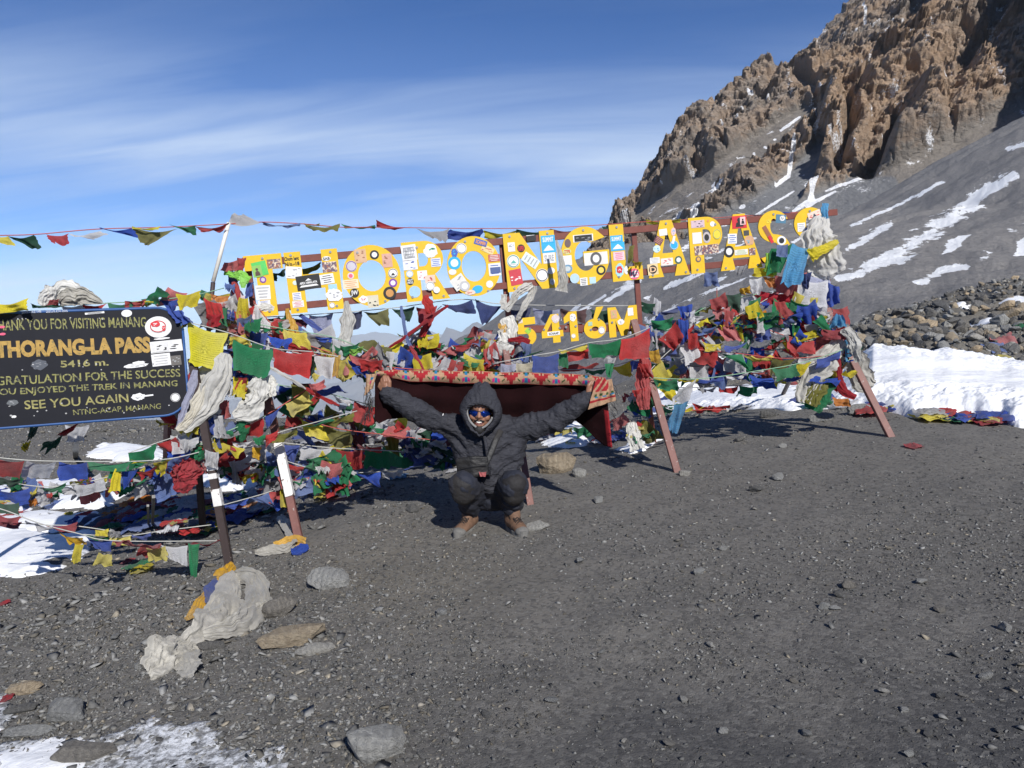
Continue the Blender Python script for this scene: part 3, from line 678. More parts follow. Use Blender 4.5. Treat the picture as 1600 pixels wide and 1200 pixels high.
c = mixc(nt, M(nt, 'MULTIPLY', ramp(nt, a2, [(0.28, 1), (0.45, 0)]), 0.5), c, (0.14, 0.122, 0.11))
tc_ = mixc(nt, ramp(nt, a3, [(0.35, 0), (0.7, 1)]), (0.185, 0.168, 0.150), (0.24, 0.215, 0.19))
c = mixc(nt, ramp(nt, M(nt, 'ADD', tal.outputs['Fac'], M(nt, 'MULTIPLY', M(nt, 'SUBTRACT', a2, 0.5), 0.5)), [(0.42, 0), (0.58, 1)]), c, tc_)
gy = N(nt, 'ShaderNodeAttribute', attribute_name='greyfan'); c = mixc(nt, gy.outputs['Fac'], c, (0.18, 0.184, 0.192))
c = mixc(nt, ramp(nt, M(nt, 'ADD', snw.outputs['Fac'], M(nt, 'MULTIPLY', M(nt, 'SUBTRACT', a3, 0.5), 0.5)), [(0.47, 0), (0.53, 1)]), c, (0.80, 0.81, 0.84))
L(nt, c, p.inputs['Base Color']); p.inputs['Roughness'].default_value = 0.95
nb = bump(nt, a2, 0.9, 2.2, None); bump(nt, a3, 0.8, 0.5, p, nb)
SIL = [(700, 660), (875, 480), (918, 406), (950, 358), (964, 332), (988, 306), (1002, 290), (1012, 268), (1024, 254), (1040, 236), (1052, 208), (1075, 184), (1095, 178), (1112, 158), (1140, 140),
       (1160, 128), (1180, 114), (1212, 106), (1240, 92), (1268, 72), (1282, 46), (1300, 30), (1322, 12), (1345, -12), (1420, -70), (1500, -140), (1700, -260), (1900, -330)]
YM = 420.0; YF = 250.0
sx = np.array([at(a, b, YM).x for a, b in SIL]); sz = np.array([at(a, b, YM).z for a, b in SIL])
FOOT = [(700, 700), (860, 520), (930, 430), (1000, 400), (1323, 350), (1453, 285), (1600, 215), (1900, 60)]
fx_ = np.array([at(a, b, YF).x for a, b in FOOT]); fz = np.array([at(a, b, YF).z for a, b in FOOT])
nu_, nv_ = 1000, 560
tv = np.concatenate([np.linspace(0, 1, nv_ - 60), 1 + np.linspace(0.02, 0.6, 60)])
uu = np.linspace(-0.02, 0.98, nu_)
U_, T_ = np.meshgrid(uu, tv, indexing='ij')
Y_ = YF + (YM - YF) * T_; X_ = U_ * Y_
Hr = np.interp(X_, sx, sz); Hf = np.interp(X_, fx_, fz)
prof = np.where(T_ <= 1, np.clip(T_, 0, 1) ** 0.92, 1)
Z_ = Hf + (Hr - Hf) * prof; Z_ = np.where(T_ > 1, Hr - (T_ - 1) * 170, Z_)
PX, PY = topx(X_, Y_, Z_)
# talus chutes between the rock ribs
CH = [([(1262, 178, 12), (1225, 205, 16), (1150, 262, 17), (1080, 305, 18), (1010, 345, 20)], 0), ([(1280, 232, 10), (1262, 262, 17), (1235, 300, 26), (1180, 345, 36), (1100, 380, 40)], 1),
      ([(1330, 285, 10), (1390, 290, 16), (1300, 320, 30), (1200, 365, 30)], 1), ([(1180, 95, 4), (1240, 130, 7), (1300, 150, 5)], 0), ([(1000, 350, 12), (1100, 350, 12), (1250, 350, 20)], 0)]
tal = np.full(PX.shape, -1.0); gf = np.zeros(PX.shape)
for pts, g in CH:
    q = px_stroke(PX, PY, pts); tal = np.maximum(tal, q)
    if g: gf = np.maximum(gf, sst(0.0, 0.35, q))
lown = sst(0.20, 0.0, T_)
talus = np.clip(0.5 + tal * 0.9 + (fbm(X_ * .04, Y_ * .04, Z_ * .04, 21, 4) - .5) * 0.9, 0, 1); talus = np.maximum(talus * (T_ < 1.02), lown)
rock = 1 - sst(0.35, 0.7, talus)
# strata dip to the lower right; masses broken by steep joints
s1 = (Z_ * 0.90 + X_ * 0.42 + Y_ * 0.08)
big1 = ridged(X_ * .016, s1 * .010, Y_ * .016, 31, 4, 0.5)
big2 = ridged(X_ * .040 + s1 * .006, s1 * .024, Y_ * .04, 41, 5, 0.55)
fin = ridged(X_ * .11, s1 * .16, Y_ * .11, 51, 5, 0.6)
led = vn(X_ * .03, s1 * .30, Y_ * .03, 61); led2 = vn(X_ * .09, s1 * .85, Y_ * .09, 62)
crk = np.abs(2 * vn(X_ * .055 + s1 * .012, s1 * .018, Y_ * .05, 63) - 1); crk = -np.exp(-(crk / 0.10) ** 2)
edge = sst(0, 0.12, np.abs(T_ - 1.0)) * 0.75 + 0.25
wx = X_ + 14 * (fbm(X_ * .05, Y_ * .05, Z_ * .05, 111, 3) - .5); ws = s1 + 9 * (fbm(X_ * .06, Y_ * .06, Z_ * .06, 112, 3) - .5); wy = Y_ * 1.35 + Z_ * .3
fA = facet(wx * .028 + ws * .012, ws * .030 - wx * .006, wy * .030, 113); fB = facet(wx * .070 + ws * .02, ws * .085, wy * .075, 114); fC = facet(wx * .19, ws * .30, wy * .2, 115); fD = facet(wx * .5, ws * .9, wy * .5, 116)
fr3 = ridged(X_ * .3, s1 * .42, Y_ * .3, 103, 4, .65)
RIBS = [([(1300, 165, 12), (1298, 220, 20), (1290, 262, 18)], 13), ([(1262, 215, 6), (1262, 240, 10), (1255, 262, 8)], 6), ([(1345, 185, 12), (1335, 240, 14)], 10), ([(1450, 165, 22), (1440, 215, 34), (1400, 262, 30)], 15), ([(1400, 255, 20), (1415, 280, 26)], 8), ([(1205, 120, 14), (1120, 180, 20), (1060, 250, 26)], 7),
        ([(1500, 60, 26), (1420, 110, 34), (1360, 150, 26)], 12), ([(1050, 260, 20), (1030, 320, 24)], 7), ([(1180, 190, 14), (1120, 250, 18)], 6), ([(970, 300, 14), (960, 340, 20)], 5),
        ([(1324, 175, 7), (1318, 215, 9), (1308, 258, 10)], -17), ([(1400, 190, 8), (1375, 235, 12), (1352, 275, 14)], -17), ([(1268, 150, 6), (1278, 200, 6), (1270, 215, 5)], -8), ([(1430, 20, 12), (1400, 80, 8), (1340, 120, 8)], -9), ([(1500, 230, 10), (1470, 262, 12)], -9), ([(1150, 150, 5), (1100, 215, 7), (1085, 270, 8)], -7), ([(1010, 270, 5), (1000, 310, 7)], -7), ([(1240, 100, 5), (1190, 165, 7)], -6), ([(1560, 20, 14), (1500, 130, 12)], -9)]
macro = np.zeros(PX.shape); wpx = PX + 26 * (fbm(X_ * .06, Y_ * .06, Z_ * .06, 121, 4) - .5); wpy = PY + 26 * (fbm(X_ * .06, Y_ * .06, Z_ * .06, 122, 4) - .5)
for pts, am in RIBS:
    q_ = px_stroke(wpx, wpy, [(a_, b_, w_ * 1.25) for a_, b_, w_ in pts]); macro += am * sst(0, .8, q_)
dsp = (fA * 10 + fB * 5.5 + fC * 3.2 + fD * 1.5) * edge + (fr3 - .6) * 2.4 + macro * edge + ((big1 - .55) * 20 * sst(1.0, 0.75, T_) + (big2 - .55) * 8 * edge + (led - .5) * 2.4 + (led2 - .5) * 1.2) 
dsp = dsp * (0.10 + 0.90 * rock) * sst(0, 0.12, T_)
dsp += rock * 4.0 * sst(0.1, .3, T_) * sst(1.0, 0.9, T_)
X2 = X_ - dsp * 0.22; Y2 = Y_ - dsp * 0.62 * sst(1.02, 0.96, T_); Z2 = Z_ + dsp * 0.40
Z2 += (facet(X_ * .06, Y_ * .02, Z_ * 0, 171) * 3.5 + facet(X_ * .22, Y_ * .05, Z_ * 0, 172) * 1.8 + (ridged(X_ * .06, Y_ * .02, 0, 71, 4, .6) - .6) * 4 + (fbm(X_ * .2, Y_ * .05, 0, 72, 3) - .5) * 3) * np.exp(-((T_ - 1.0) / 0.05) ** 2)
# snow caught on ledges and in the chutes
sno = -0.3 + 0 * PX
for s_ in [[(1305, 300, 1.5), (1262, 322, 4), (1275, 290, 3)], [(1180, 262, 3), (1178, 240, 2)], [(1115, 290, 4), (1125, 280, 3)], [(1240, 238, 3), (1232, 275, 3), (1212, 292, 2)], [(1262, 290, 4), (1270, 312, 4), (1240, 330, 2)],
           [(1075, 345, 2), (1100, 325, 2)], [(1220, 205, 2), (1250, 183, 2)], [(1268, 190, 2), (1255, 197, 2)], [(1120, 165, 4), (1118, 160, 3)], [(1245, 95, 3), (1235, 100, 2)], [(1060, 340, 3), (1130, 300, 1.5)],
           [(1345, 20, 2), (1350, 50, 2)], [(1290, 300, 1.5), (1345, 278, 2)], [(1170, 345, 2), (1240, 300, 1.5)]]:
    sno = np.maximum(sno, px_stroke(PX, PY, s_) * 1.2)
sno = 0.5 + np.clip(sno, -0.6, 1) * 0.6 + (fbm(X_ * .18, Y_ * .18, Z_ * .18, 81, 4) - .5) * 0.7
sno = np.maximum(sno, 0.5 + (vn(X_ * .22, Z_ * .22, Y_ * .1, 83) - 0.93) * 6 * (T_ < 1))
och = np.clip((fbm(X_ * .02, Z_ * .03, 0, 91, 3) - 0.45) * 3.5, 0, 1) * sst(1180, 1300, PX) * 0.75 * rock
me = mesh_np('rocky_mountain', np.stack([X2, Y2, Z2], -1).reshape(-1, 3), grid_faces(nu_, nv_)[:, ::-1])
set_attr(me, 'talus', talus); set_attr(me, 'snow', sno); set_attr(me, 'ochre', och); set_attr(me, 'greyfan', gf * sst(0.45, 0.6, talus))
tag(link('rocky_mountain', me, m_mtn, smooth=False), kind='structure')
# the next spur of the same mountain stands outside the frame and throws the big shade on the right
def spur():
    n = 90; U, V = np.meshgrid(np.linspace(-1, 1, n), np.linspace(-1, 1, n), indexing='ij')
    r = np.sqrt(U ** 2 + V ** 2); X = 250 + U * 110; Y = 195 + V * 115
    Z = -20 + 275 * np.clip(1 - r, 0, 1) ** 0.75 * (0.75 + 0.5 * ridged(U * 2, V * 2, 0, 7, 5)) 
    return mesh_np('mountain_spur', np.stack([X, Y, Z], -1).reshape(-1, 3), grid_faces(n, n))
me = spur(); tag(link('mountain_spur', me, m_mtn, smooth=False), kind='structure')

# ---- far ranges and the deep valley
m_far, nt, p, o = newmat('far snow mountains'); v = objco(nt)
geo = N(nt, 'ShaderNodeNewGeometry'); sp_ = N(nt, 'ShaderNodeSeparateXYZ'); L(nt, geo.outputs['Position'], sp_.inputs[0])
hh_ = M(nt, 'ADD', M(nt, 'MULTIPLY', sp_.outputs[2], 1 / 900.0), M(nt, 'MULTIPLY', M(nt, 'SUBTRACT', noise(nt, v, 0.0012, 7, 0.65), 0.5), 1.6))
c = mixc(nt, ramp(nt, hh_, [(0.0, 0), (0.35, 1)]), (0.11, 0.10, 0.10), (0.75, 0.77, 0.8)); L(nt, c, p.inputs['Base Color']); p.inputs['Roughness'].default_value = 0.95
def far_range(prof, Yd, depth, seed, base):
    xs = np.array([at(a, b, Yd).x for a, b in prof]); zs = np.array([at(a, b, Yd).z for a, b in prof])
    n1, n2 = 420, 90; X, Tt = np.meshgrid(np.linspace(xs[0], xs[-1], n1), np.linspace(0, 1.5, n2), indexing='ij')
    H = np.interp(X, xs, zs); Y = Yd - depth * (1 - Tt)
    k = 8.0 / depth
    Z = np.where(Tt <= 1, base + (H - base) * Tt ** 0.8, H - (Tt - 1) * (H - base) * 1.2)
    rel = ridged(X * k, Y * k, 0, seed, 5, .55) - .6
    Z = Z + rel * (H - base) * 0.5 * np.sin(np.clip(Tt, 0, 1) * 3.1) + (ridged(X * k * 3, Y * k, 0, seed + 5, 4) - .62) * 0.10 * (H - base)
    return tag(link('distant_mountains', mesh_np('distant_mountains', np.stack([X, Y, Z], -1).reshape(-1, 3), grid_faces(n1, n2)[:, ::-1]), m_far), kind='structure')
far_range([(-900, 600), (-300, 585), (100, 590), (330, 575), (420, 560), (480, 545), (530, 528), (560, 524), (582, 515), (600, 521), (640, 527), (665, 518), (690, 524), (715, 520), (745, 530), (800, 540), (900, 560), (1500, 590), (2400, 600)], 16000, 5200, 5, -2300)
far_range([(-900, 640), (0, 632), (400, 625), (520, 600), (590, 575), (640, 548), (690, 528), (700, 512), (712, 522), (740, 500), (760, 512), (800, 540), (900, 570), (1500, 620), (2400, 640)], 9500, 3500, 9, -1900)
me = mesh_np('valley', [(-18500, -18500, -2300), (18500, -18500, -2300), (18500, 18500, -2300), (-18500, 18500, -2300)], [(0, 1, 2, 3)])
m_valley = painted('valley floor', (0.12, 0.12, 0.11), 1.0)
tag(link('valley', me, m_valley), kind='structure')
# the pass itself falls away on every side, down to the valley
th2 = np.radians(np.linspace(-180, 180, 181)[:-1]); r2 = np.concatenate([[60], np.exp(np.linspace(math.log(74), math.log(9000), 70))])
TT, RR = np.meshgrid(th2, r2, indexing='ij'); X = RR * np.sin(TT); Y = RR * np.cos(TT)
e0 = ground(X / RR * 74, Y / RR * 74)
Z = e0 - 0.6 - 0.34 * (RR - 74) + (ridged(X * .004, Y * .004, 0, 5, 5) - .6) * 120 * sst(80, 900, RR); Z = np.maximum(Z, -2400)
tag(link('hillside', mesh_np('hillside', np.stack([X, Y, Z], -1).reshape(-1, 3), grid_faces(len(th2), len(r2), True)), m_scree), kind='structure')

# haze: one closed box of thin air round everything built
def haze_box():
    b = B(); lo, hi = Vector((-19000, -19000, -2420)), Vector((19000, 19000, 440))
    vs = [(x, y, z) for z in (lo.z, hi.z) for x, y in ((lo.x, lo.y), (hi.x, lo.y), (hi.x, hi.y), (lo.x, hi.y))]
    b._add(vs, [(0, 3, 2, 1), (4, 5, 6, 7), (0, 1, 5, 4), (1, 2, 6, 5), (2, 3, 7, 6), (3, 0, 4, 7)])
    m = bpy.data.materials.new('thin mountain haze'); m.use_nodes = True; nt = m.node_tree; nt.nodes.clear()
    o = N(nt, 'ShaderNodeOutputMaterial'); v = N(nt, 'ShaderNodeVolumePrincipled'); v.inputs['Color'].default_value = (0.72, 0.84, 1.0, 1); v.inputs['Density'].default_value = HAZE; v.inputs['Anisotropy'].default_value = -0.35
    L(nt, v.outputs[0], o.inputs['Volume'])
    tag(b.build('haze', m), kind='stuff')
HAZE = 0.000045
haze_box()

# ================================================================== SIGNS
class Plane:
    def __init__(s, O, X, Yp):
        s.O = O; s.U = (X - O).normalized(); n = s.U.cross(Yp - O).normalized()
        if n.y > 0: n = -n
        s.N = n; s.V = n.cross(s.U).normalized()
        if s.V.z < 0: s.V = -s.V
        s.C = Vector((0, 0, CAMZ))
    def hit(s, px, py, off=0.0):
        d = ray(px, py); O = s.O + s.N * off; t = (O - s.C).dot(s.N) / d.dot(s.N); return s.C + d * t
    def ab(s, px, py):
        q = s.hit(px, py) - s.O; return q.dot(s.U), q.dot(s.V)
    def P(s, a, b, n=0.0): return s.O + s.U * a + s.V * b + s.N * n
    def mat(s, a, b, n=0.0, rot=0.0):
        m = Matrix((s.U, s.V, s.N)).transposed().to_4x4(); m.translation = s.P(a, b, n)
        return m @ Matrix.Rotation(rot, 4, 'Z')
def text_mesh(txt, bold=0.02, ext=0.02):
    cu = bpy.data.curves.new('t', 'FONT'); cu.body = txt; cu.offset = bold; cu.extrude = ext; cu.resolution_u = 3
    ob = bpy.data.objects.new('t', cu); col.objects.link(ob); dg = bpy.context.evaluated_depsgraph_get()
    me = bpy.data.meshes.new_from_object(ob.evaluated_get(dg)); bpy.data.objects.remove(ob); bpy.data.curves.remove(cu)
    co = np.array([v.co for v in me.vertices]); lo, hi = co.min(0), co.max(0)
    co[:, 0] = (co[:, 0] - lo[0]) / (hi[0] - lo[0]); co[:, 1] = (co[:, 1] - lo[1]) / (hi[1] - lo[1]); co[:, 2] = (co[:, 2] - lo[2]) / (hi[2] - lo[2])
    me.vertices.foreach_set('co', co.astype(np.float32).ravel()); return me
def put_text(b, txt, pl, a, bb, w, h, n, rot=0, th=0.001, bold=0.02, jit=0):
    me = text_mesh(txt, bold)
    if jit:
        for v in me.vertices: v.co.y += 0.06 * jit * math.sin(v.co.x * 37); v.co.x += 0.004 * jit * math.sin(v.co.y * 5 + v.co.x * 90)
    b.mesh(me, pl.mat(a, bb, n, rot) @ Matrix.Diagonal((w, h, th, 1))); bpy.data.meshes.remove(me)

# ---------------- the big letter sign
P0 = at(400, 445, 5.85); P1 = at(1290, 372, 6.75)
SP = Plane(P0, P1, P0 + Vector((0.0, 0.03, 1)))
SP = Plane(P0, P1, P0 + (Vector((0, 0.0, 1)) - Vector((0, 0, 1)).dot(SP.U) * SP.U))
sign_base = gp(430, 800)
sign = thing('letter_sign', 'large yellow block letter sign bolted to a long brown red frame on splayed legs', 'sign', sign_base)
aT, _ = SP.ab(372, 447)
a_end, _ = SP.ab(1300, 372)
H_ = 0.46
def base_b(a):      # letter baseline in sign coordinates
    return -0.23
# fit the baseline through two measured points
_, b_left = SP.ab(440, 492); a_l, _ = SP.ab(440, 492); a_r, b_right = SP.ab(1195, 417)
def base_b(a): return b_left + (b_right - b_left) * (a - a_l) / (a_r - a_l)
slope = math.atan2(b_right - b_left, a_r - a_l)
def bar_between(name, a0, db0, a1, db1, w, h, n=-0.03, mat=None, par=sign, lab=None):
    p, q = SP.P(a0, base_b(a0) + db0, n), SP.P(a1, base_b(a1) + db1, n)
    o = B().bar(p, q, w, h, SP.V).build(name, mat or m_frame, par, bevel=0.003)
    if lab: o['label'] = lab
    return o
aE, _ = SP.ab(1312, 370)
bar_between('top_rail', aT + .09, H_ - 0.055, aE, H_ - 0.055, 0.03, 0.054)
bar_between('bottom_rail', aT + .09, 0.055, aE, 0.055, 0.03, 0.054)
def vpost(px, py0, py1, n=-0.062):
    a0, b0 = SP.ab(px, py0); a1 = a0
    p, q = SP.P(a0, b0, n), SP.P(a0 + 0.0, b0 - (py1 - py0) / F * 6.3, n)
    B().bar(p, q, 0.045, 0.03, SP.N).build('post', m_frame, sign, bevel=0.003)
vpost(786, 375, 595); vpost(994, 362, 610); vpost(384, 402, 640); vpost(1296, 336, 560)
def leg(foot_px, top, mat, foot_off=Vector((0, 0, 0)), par=sign, w=0.055, lab=None, mats2=None, cut=None):
    f = gp(*foot_px) + foot_off; t = top
    o = B().bar(f - Vector((0, 0, 0.03)), t, w, w * 0.75, Vector((0, -1, 0.2))).build('leg', mat, par, bevel=0.003)
    if lab: o['label'] = lab
    if cut:
        d = t - f; o2 = B().bar(f + d * cut[0], f + d * cut[1], w + 0.006, w * .75 + .006, Vector((0, -1, 0.2))).build('paint_band', mats2, o if False else par, bevel=0.002)
    return f, t
legs_top = {}
leg((1395, 683), at(1290, 480, 6.70), m_leg, lab='reddish brown right front leg')
leg((1218, 624), at(1290, 478, 6.85), m_legdark, lab='dark rear leg at the right end', w=.045)
leg((1060, 738), at(990, 500, 6.3), m_leg, lab='pinkish front leg in the middle')
leg((1022, 692), at(1000, 515, 6.5), m_frame, w=.045, lab='rear leg in the middle')
leg((830, 790), at(786, 520, 6.15), m_leg, w=0.05, lab='pale pink leg beside the crouching man')
leg((470, 850), at(392, 500, 5.8), m_leg, lab='left front leg, its middle painted white', cut=(0.20, 0.45), mats2=m_legwhite)
leg((455, 800), at(392, 500, 5.95), m_frame, w=.045)
B().bar(SP.P(SP.ab(800, 515)[0], SP.ab(800, 515)[1], -0.03), SP.P(SP.ab(1010, 512)[0], SP.ab(1010, 512)[1], -0.03), 0.03, 0.06, SP.V).build('lower_rail', m_frame, sign, bevel=0.003)

# letter outlines, height 1, x from 0 to 1 (then scaled to the width)
def ell(cx, cy, rx, ry, a0=0, a1=360, n=40): return [(cx + rx * math.cos(R(a0 + (a1 - a0) * k / n)), cy + ry * math.sin(R(a0 + (a1 - a0) * k / n))) for k in range(n + (0 if a1 - a0 == 360 else 1))]
def glyph(ch, w, s=0.27):
    """outlines in units of the letter's height; w = width, s = stroke"""
    t = s * 0.92
    if ch == 'T': return [[(0, 1), (0, 1 - t), ((w - s) / 2, 1 - t), ((w - s) / 2, 0), ((w + s) / 2, 0), ((w + s) / 2, 1 - t), (w, 1 - t), (w, 1)]]
    if ch == 'H': return [[(0, 0), (0, 1), (s, 1), (s, .5 + t / 2), (w - s, .5 + t / 2), (w - s, 1), (w, 1), (w, 0), (w - s, 0), (w - s, .5 - t / 2), (s, .5 - t / 2), (s, 0)]]
    if ch == 'O': return [ell(w / 2, .5, w / 2, .51), ell(w / 2, .5, w / 2 - s * .95, .51 - s * .95)[::-1]]
    if ch == 'L': return [[(0, 0), (0, 1), (s, 1), (s, t), (w, t), (w, 0)]]
    if ch == 'A': return [[(0, 0), (w * .36, 1), (w * .64, 1), (w, 0), (w - s * 1.1, 0), (w * .705, .21), (w * .295, .21), (s * 1.1, 0)], [(w * .37, .42), (w * .63, .42), (w * .515, .80), (w * .485, .80)]]
    if ch == 'N': return [[(0, 0), (0, 1), (s * 1.12, 1), (w - s, .42), (w - s, 1), (w, 1), (w, 0), (w - s * 1.12, 0), (s, .58), (s, 0)]]
    if ch == 'P': return [[(0, 0), (0, 1)] + ell(w - .31, .69, .31, .31, 90, -90, 20) + [(s, .38), (s, 0)], [(s, .60)] + ell(w - .33, .69, .10, .09, -90, 90, 12) + [(s, .78)]]
    if ch == 'R': return [[(0, 0), (0, 1)] + ell(w - .36, .70, .31, .30, 90, -62, 18) + [(w, 0), (w - s * 1.1, 0), (s * 1.5, .36), (s, .36), (s, 0)], [(s, .58)] + ell(w - .40, .69, .09, .11, -90, 90, 12) + [(s, .80)]]
    if ch == 'G':
        o = ell(w / 2, .5, w / 2, .51, 48, 355, 40); o = [(w * .93, .80)] + o[1:]
        return [o + [(w, .58), (w * .46, .58), (w * .46, .58 - t * .85), (w - s * 1.0, .58 - t * .85)] + ell(w / 2, .5, w / 2 - s * .95, .51 - s * .95, -30, -300, 30)]
    if ch == 'S':
        q = ell(w / 2, .72, w / 2, .29, 25, 262, 22) + ell(w / 2, .285, w / 2 - s, .29 - s * .62, 80, -150, 18) 
        r_ = ell(w / 2, .285, w / 2, .29, 205, 440, 22) + ell(w / 2, .72, w / 2 - s, .29 - s * .62, 262, 25, 18)
        return [q + r_]
    if ch == '5': return [[(.05, .45), (.05, 1), (w, 1), (w, 1 - t), (s * 1.1, 1 - t), (s * 1.1, .66)] + ell(w * .45, .33, w * .55, .33, 85, -150, 18) + [(s * .9, .26)] + ell(w * .45, .33, w * .55 - s, .33 - s * .8, -110, 110, 14)]
    if ch == '4': return [[(w * .50, 0), (w * .50, .20), (0, .20), (0, .40), (w * .48, 1), (w * .50 + s, 1), (w * .50 + s, .42), (w, .42), (w, .20), (w * .50 + s, .20), (w * .50 + s, 0)], [(w * .50, .42), (w * .26, .42), (w * .50, .72)]]
    if ch == '1': return [[(w - s, 0), (w - s, .70), (0, .62), (0, .82), (w - s, 1), (w, 1), (w, 0)]]
    if ch == '6': return [ell(w / 2, .32, w / 2, .32, 60, 60 - 325, 30) + [(w * .62, 1), (w * .95, 1), (w * .62, .62)], ell(w / 2, .31, w / 2 - s * .95, .32 - s * .9, 0, 360, 18)[::-1]]
    if ch == 'M': return [[(0, 0), (0, 1), (s * 1.05, 1), (w / 2, .45), (w - s * 1.05, 1), (w, 1), (w, 0), (w - s * .9, 0), (w - s * .9, .55), (w / 2 + s * .4, .02), (w / 2 - s * .4, .02), (s * .9, .55), (s * .9, 0)]]
def glyph_mesh(ch, w, h, s, th):
    loops = [[Vector((x * h, y * h, 0)) for x, y in lp] for lp in glyph(ch, w / h, s)]
    tris = tessellate_polygon(loops); flat = [p for lp in loops for p in lp]; n = len(flat)
    bm = bmesh.new(); bot = [bm.verts.new(p) for p in flat]; top = [bm.verts.new(p + Vector((0, 0, th))) for p in flat]
    for t in tris:
        for vs, flip in ((top, False), (bot, True)):
            try: bm.faces.new([vs[i] for i in (t[::-1] if flip else t)])
            except ValueError: pass
    off = 0
    for lp in loops:
        k = len(lp)
        for i in range(k):
            try: f = bm.faces.new((bot[off + i], bot[off + (i + 1) % k], top[off + (i + 1) % k], top[off + i])); f.material_index = 1
            except ValueError: pass
        off += k
    bmesh.ops.recalc_face_normals(bm, faces=bm.faces)
    me = bpy.data.meshes.new('letter'); bm.to_mesh(me); bm.free(); return me
LET = []
def letter(ch, x0, x1, pmid, h, s, db=0.0, th=0.012, bolts=((.5, .93), (.5, .07)), kind='letter', hh=None):
    a0, _ = SP.ab(x0, pmid); a1, _ = SP.ab(x1, pmid)
    me = glyph_mesh(ch, a1 - a0, h, s, th); b0 = base_b(a0) + db
    me.transform(SP.mat(a0, b0, -0.012, slope))
    o = link(kind, me, [m_yellow, m_yedge], sign, smooth=False); o['label'] = 'yellow %s %s' % ('letter' if ch.isalpha() else 'number', ch)
    LET.append((o, a0, b0, a1 - a0, h))
    for fx, fy in bolts:
        m = SP.mat(a0, b0, 0, slope); c = m @ Vector((fx * (a1 - a0), fy * h, 0.0))
        bb = B(); bb.disc(c, SP.U, SP.V, SP.N, 0.010, 0.006, 8); bb.build('bolt', m_steel, o)
    return o
row = [('T', 386, 446, 445, ((.5, .94), (.5, .08))), ('H', 449, 533, 440, ((.13, .95), (.87, .95), (.13, .06), (.87, .06))), ('O', 536, 627, 433, ((.3, .9), (.68, .06))), ('R', 632, 700, 427, ((.35, .9), (.13, .08), (.85, .05))),
       ('O', 699, 783, 418, ((.38, .93), (.72, .06))), ('N', 790, 870, 411, ((.13, .95), (.13, .06), (.87, .95))), ('G', 877, 953, 403, ((.5, .95),)), ('L', 955, 1003, 398, ((.25, .95), (.2, .08))),
       ('A', 1011, 1076, 391, ((.5, .94), (.1, .05), (.9, .05))), ('P', 1078, 1130, 383, ((.8, .85), (.18, .07))), ('A', 1124, 1190, 378, ((.12, .05), (.88, .05))), ('S', 1186, 1235, 371, ((.5, .94),)), ('S', 1242, 1292, 366, ((.5, .94),))]
for ch, x0, x1, pm, bo in row: letter(ch, x0, x1, pm, H_, 0.265 if ch != 'S' else 0.24, bolts=bo)
def small(ch, x0, x1, ytop, ybot):
    ym = (ytop + ybot) / 2; a0, bb = SP.ab(x0, ybot); a1, bt = SP.ab((x0 + x1) / 2, ytop); _, bm_ = SP.ab((x0 + x1) / 2, ybot)
    letter(ch, x0, x1, ym, bt - bm_, 0.27, db=bb - base_b(a0), bolts=((.3, .3), (.7, .6)) if ch in '56' else ((.12, .5), (.85, .5)), kind='letter')
for q in (('5', 807, 838, 498, 543), ('4', 846, 880, 493, 538), ('1', 882, 903, 488, 535), ('6', 912, 947, 482, 531), ('M', 951, 997, 481, 528)): small(*q)

# stickers, each a thin sheet with its own print
SM = {}
def sm(c):
    key = tuple(round(v, 3) for v in c)
    if key not in SM: SM[key] = painted('sticker colour', c, 0.45, dirt=0.15)
    return SM[key]
m_collage, nt, p, o = newmat('printed photo sticker'); v = objco(nt)
L(nt, mixc(nt, ramp(nt, noise(nt, v, 60, 3), [(0.45, 0), (0.55, 1)]), mixc(nt, ramp(nt, noise(nt, v, 35, 2), [(0.45, 0), (0.55, 1)]), (0.32, 0.12, 0.06), (0.65, 0.55, 0.42)), (0.12, 0.08, 0.12)), p.inputs['Base Color'])
W_, K_, BL, RD, CY, PU, GN, OR, PK, GY, BR, YL = (.76, .76, .76), (.02, .02, .02), (.05, .12, .45), (.60, .03, .04), (.03, .40, .72), (.20, .06, .35), (.10, .55, .12), (.75, .30, .08), (.75, .12, .22), (.35, .36, .38), (.30, .12, .06), (.78, .60, .05)
LAID = []
def host(a, b):
    best = min(LET, key=lambda q: max(0, q[1] - a, a - q[1] - q[3]) * 3 + max(0, q[2] - b, b - q[2] - q[4]) * 3 + abs(a - q[1] - q[3] / 2) * 0.1)
    return best[0]
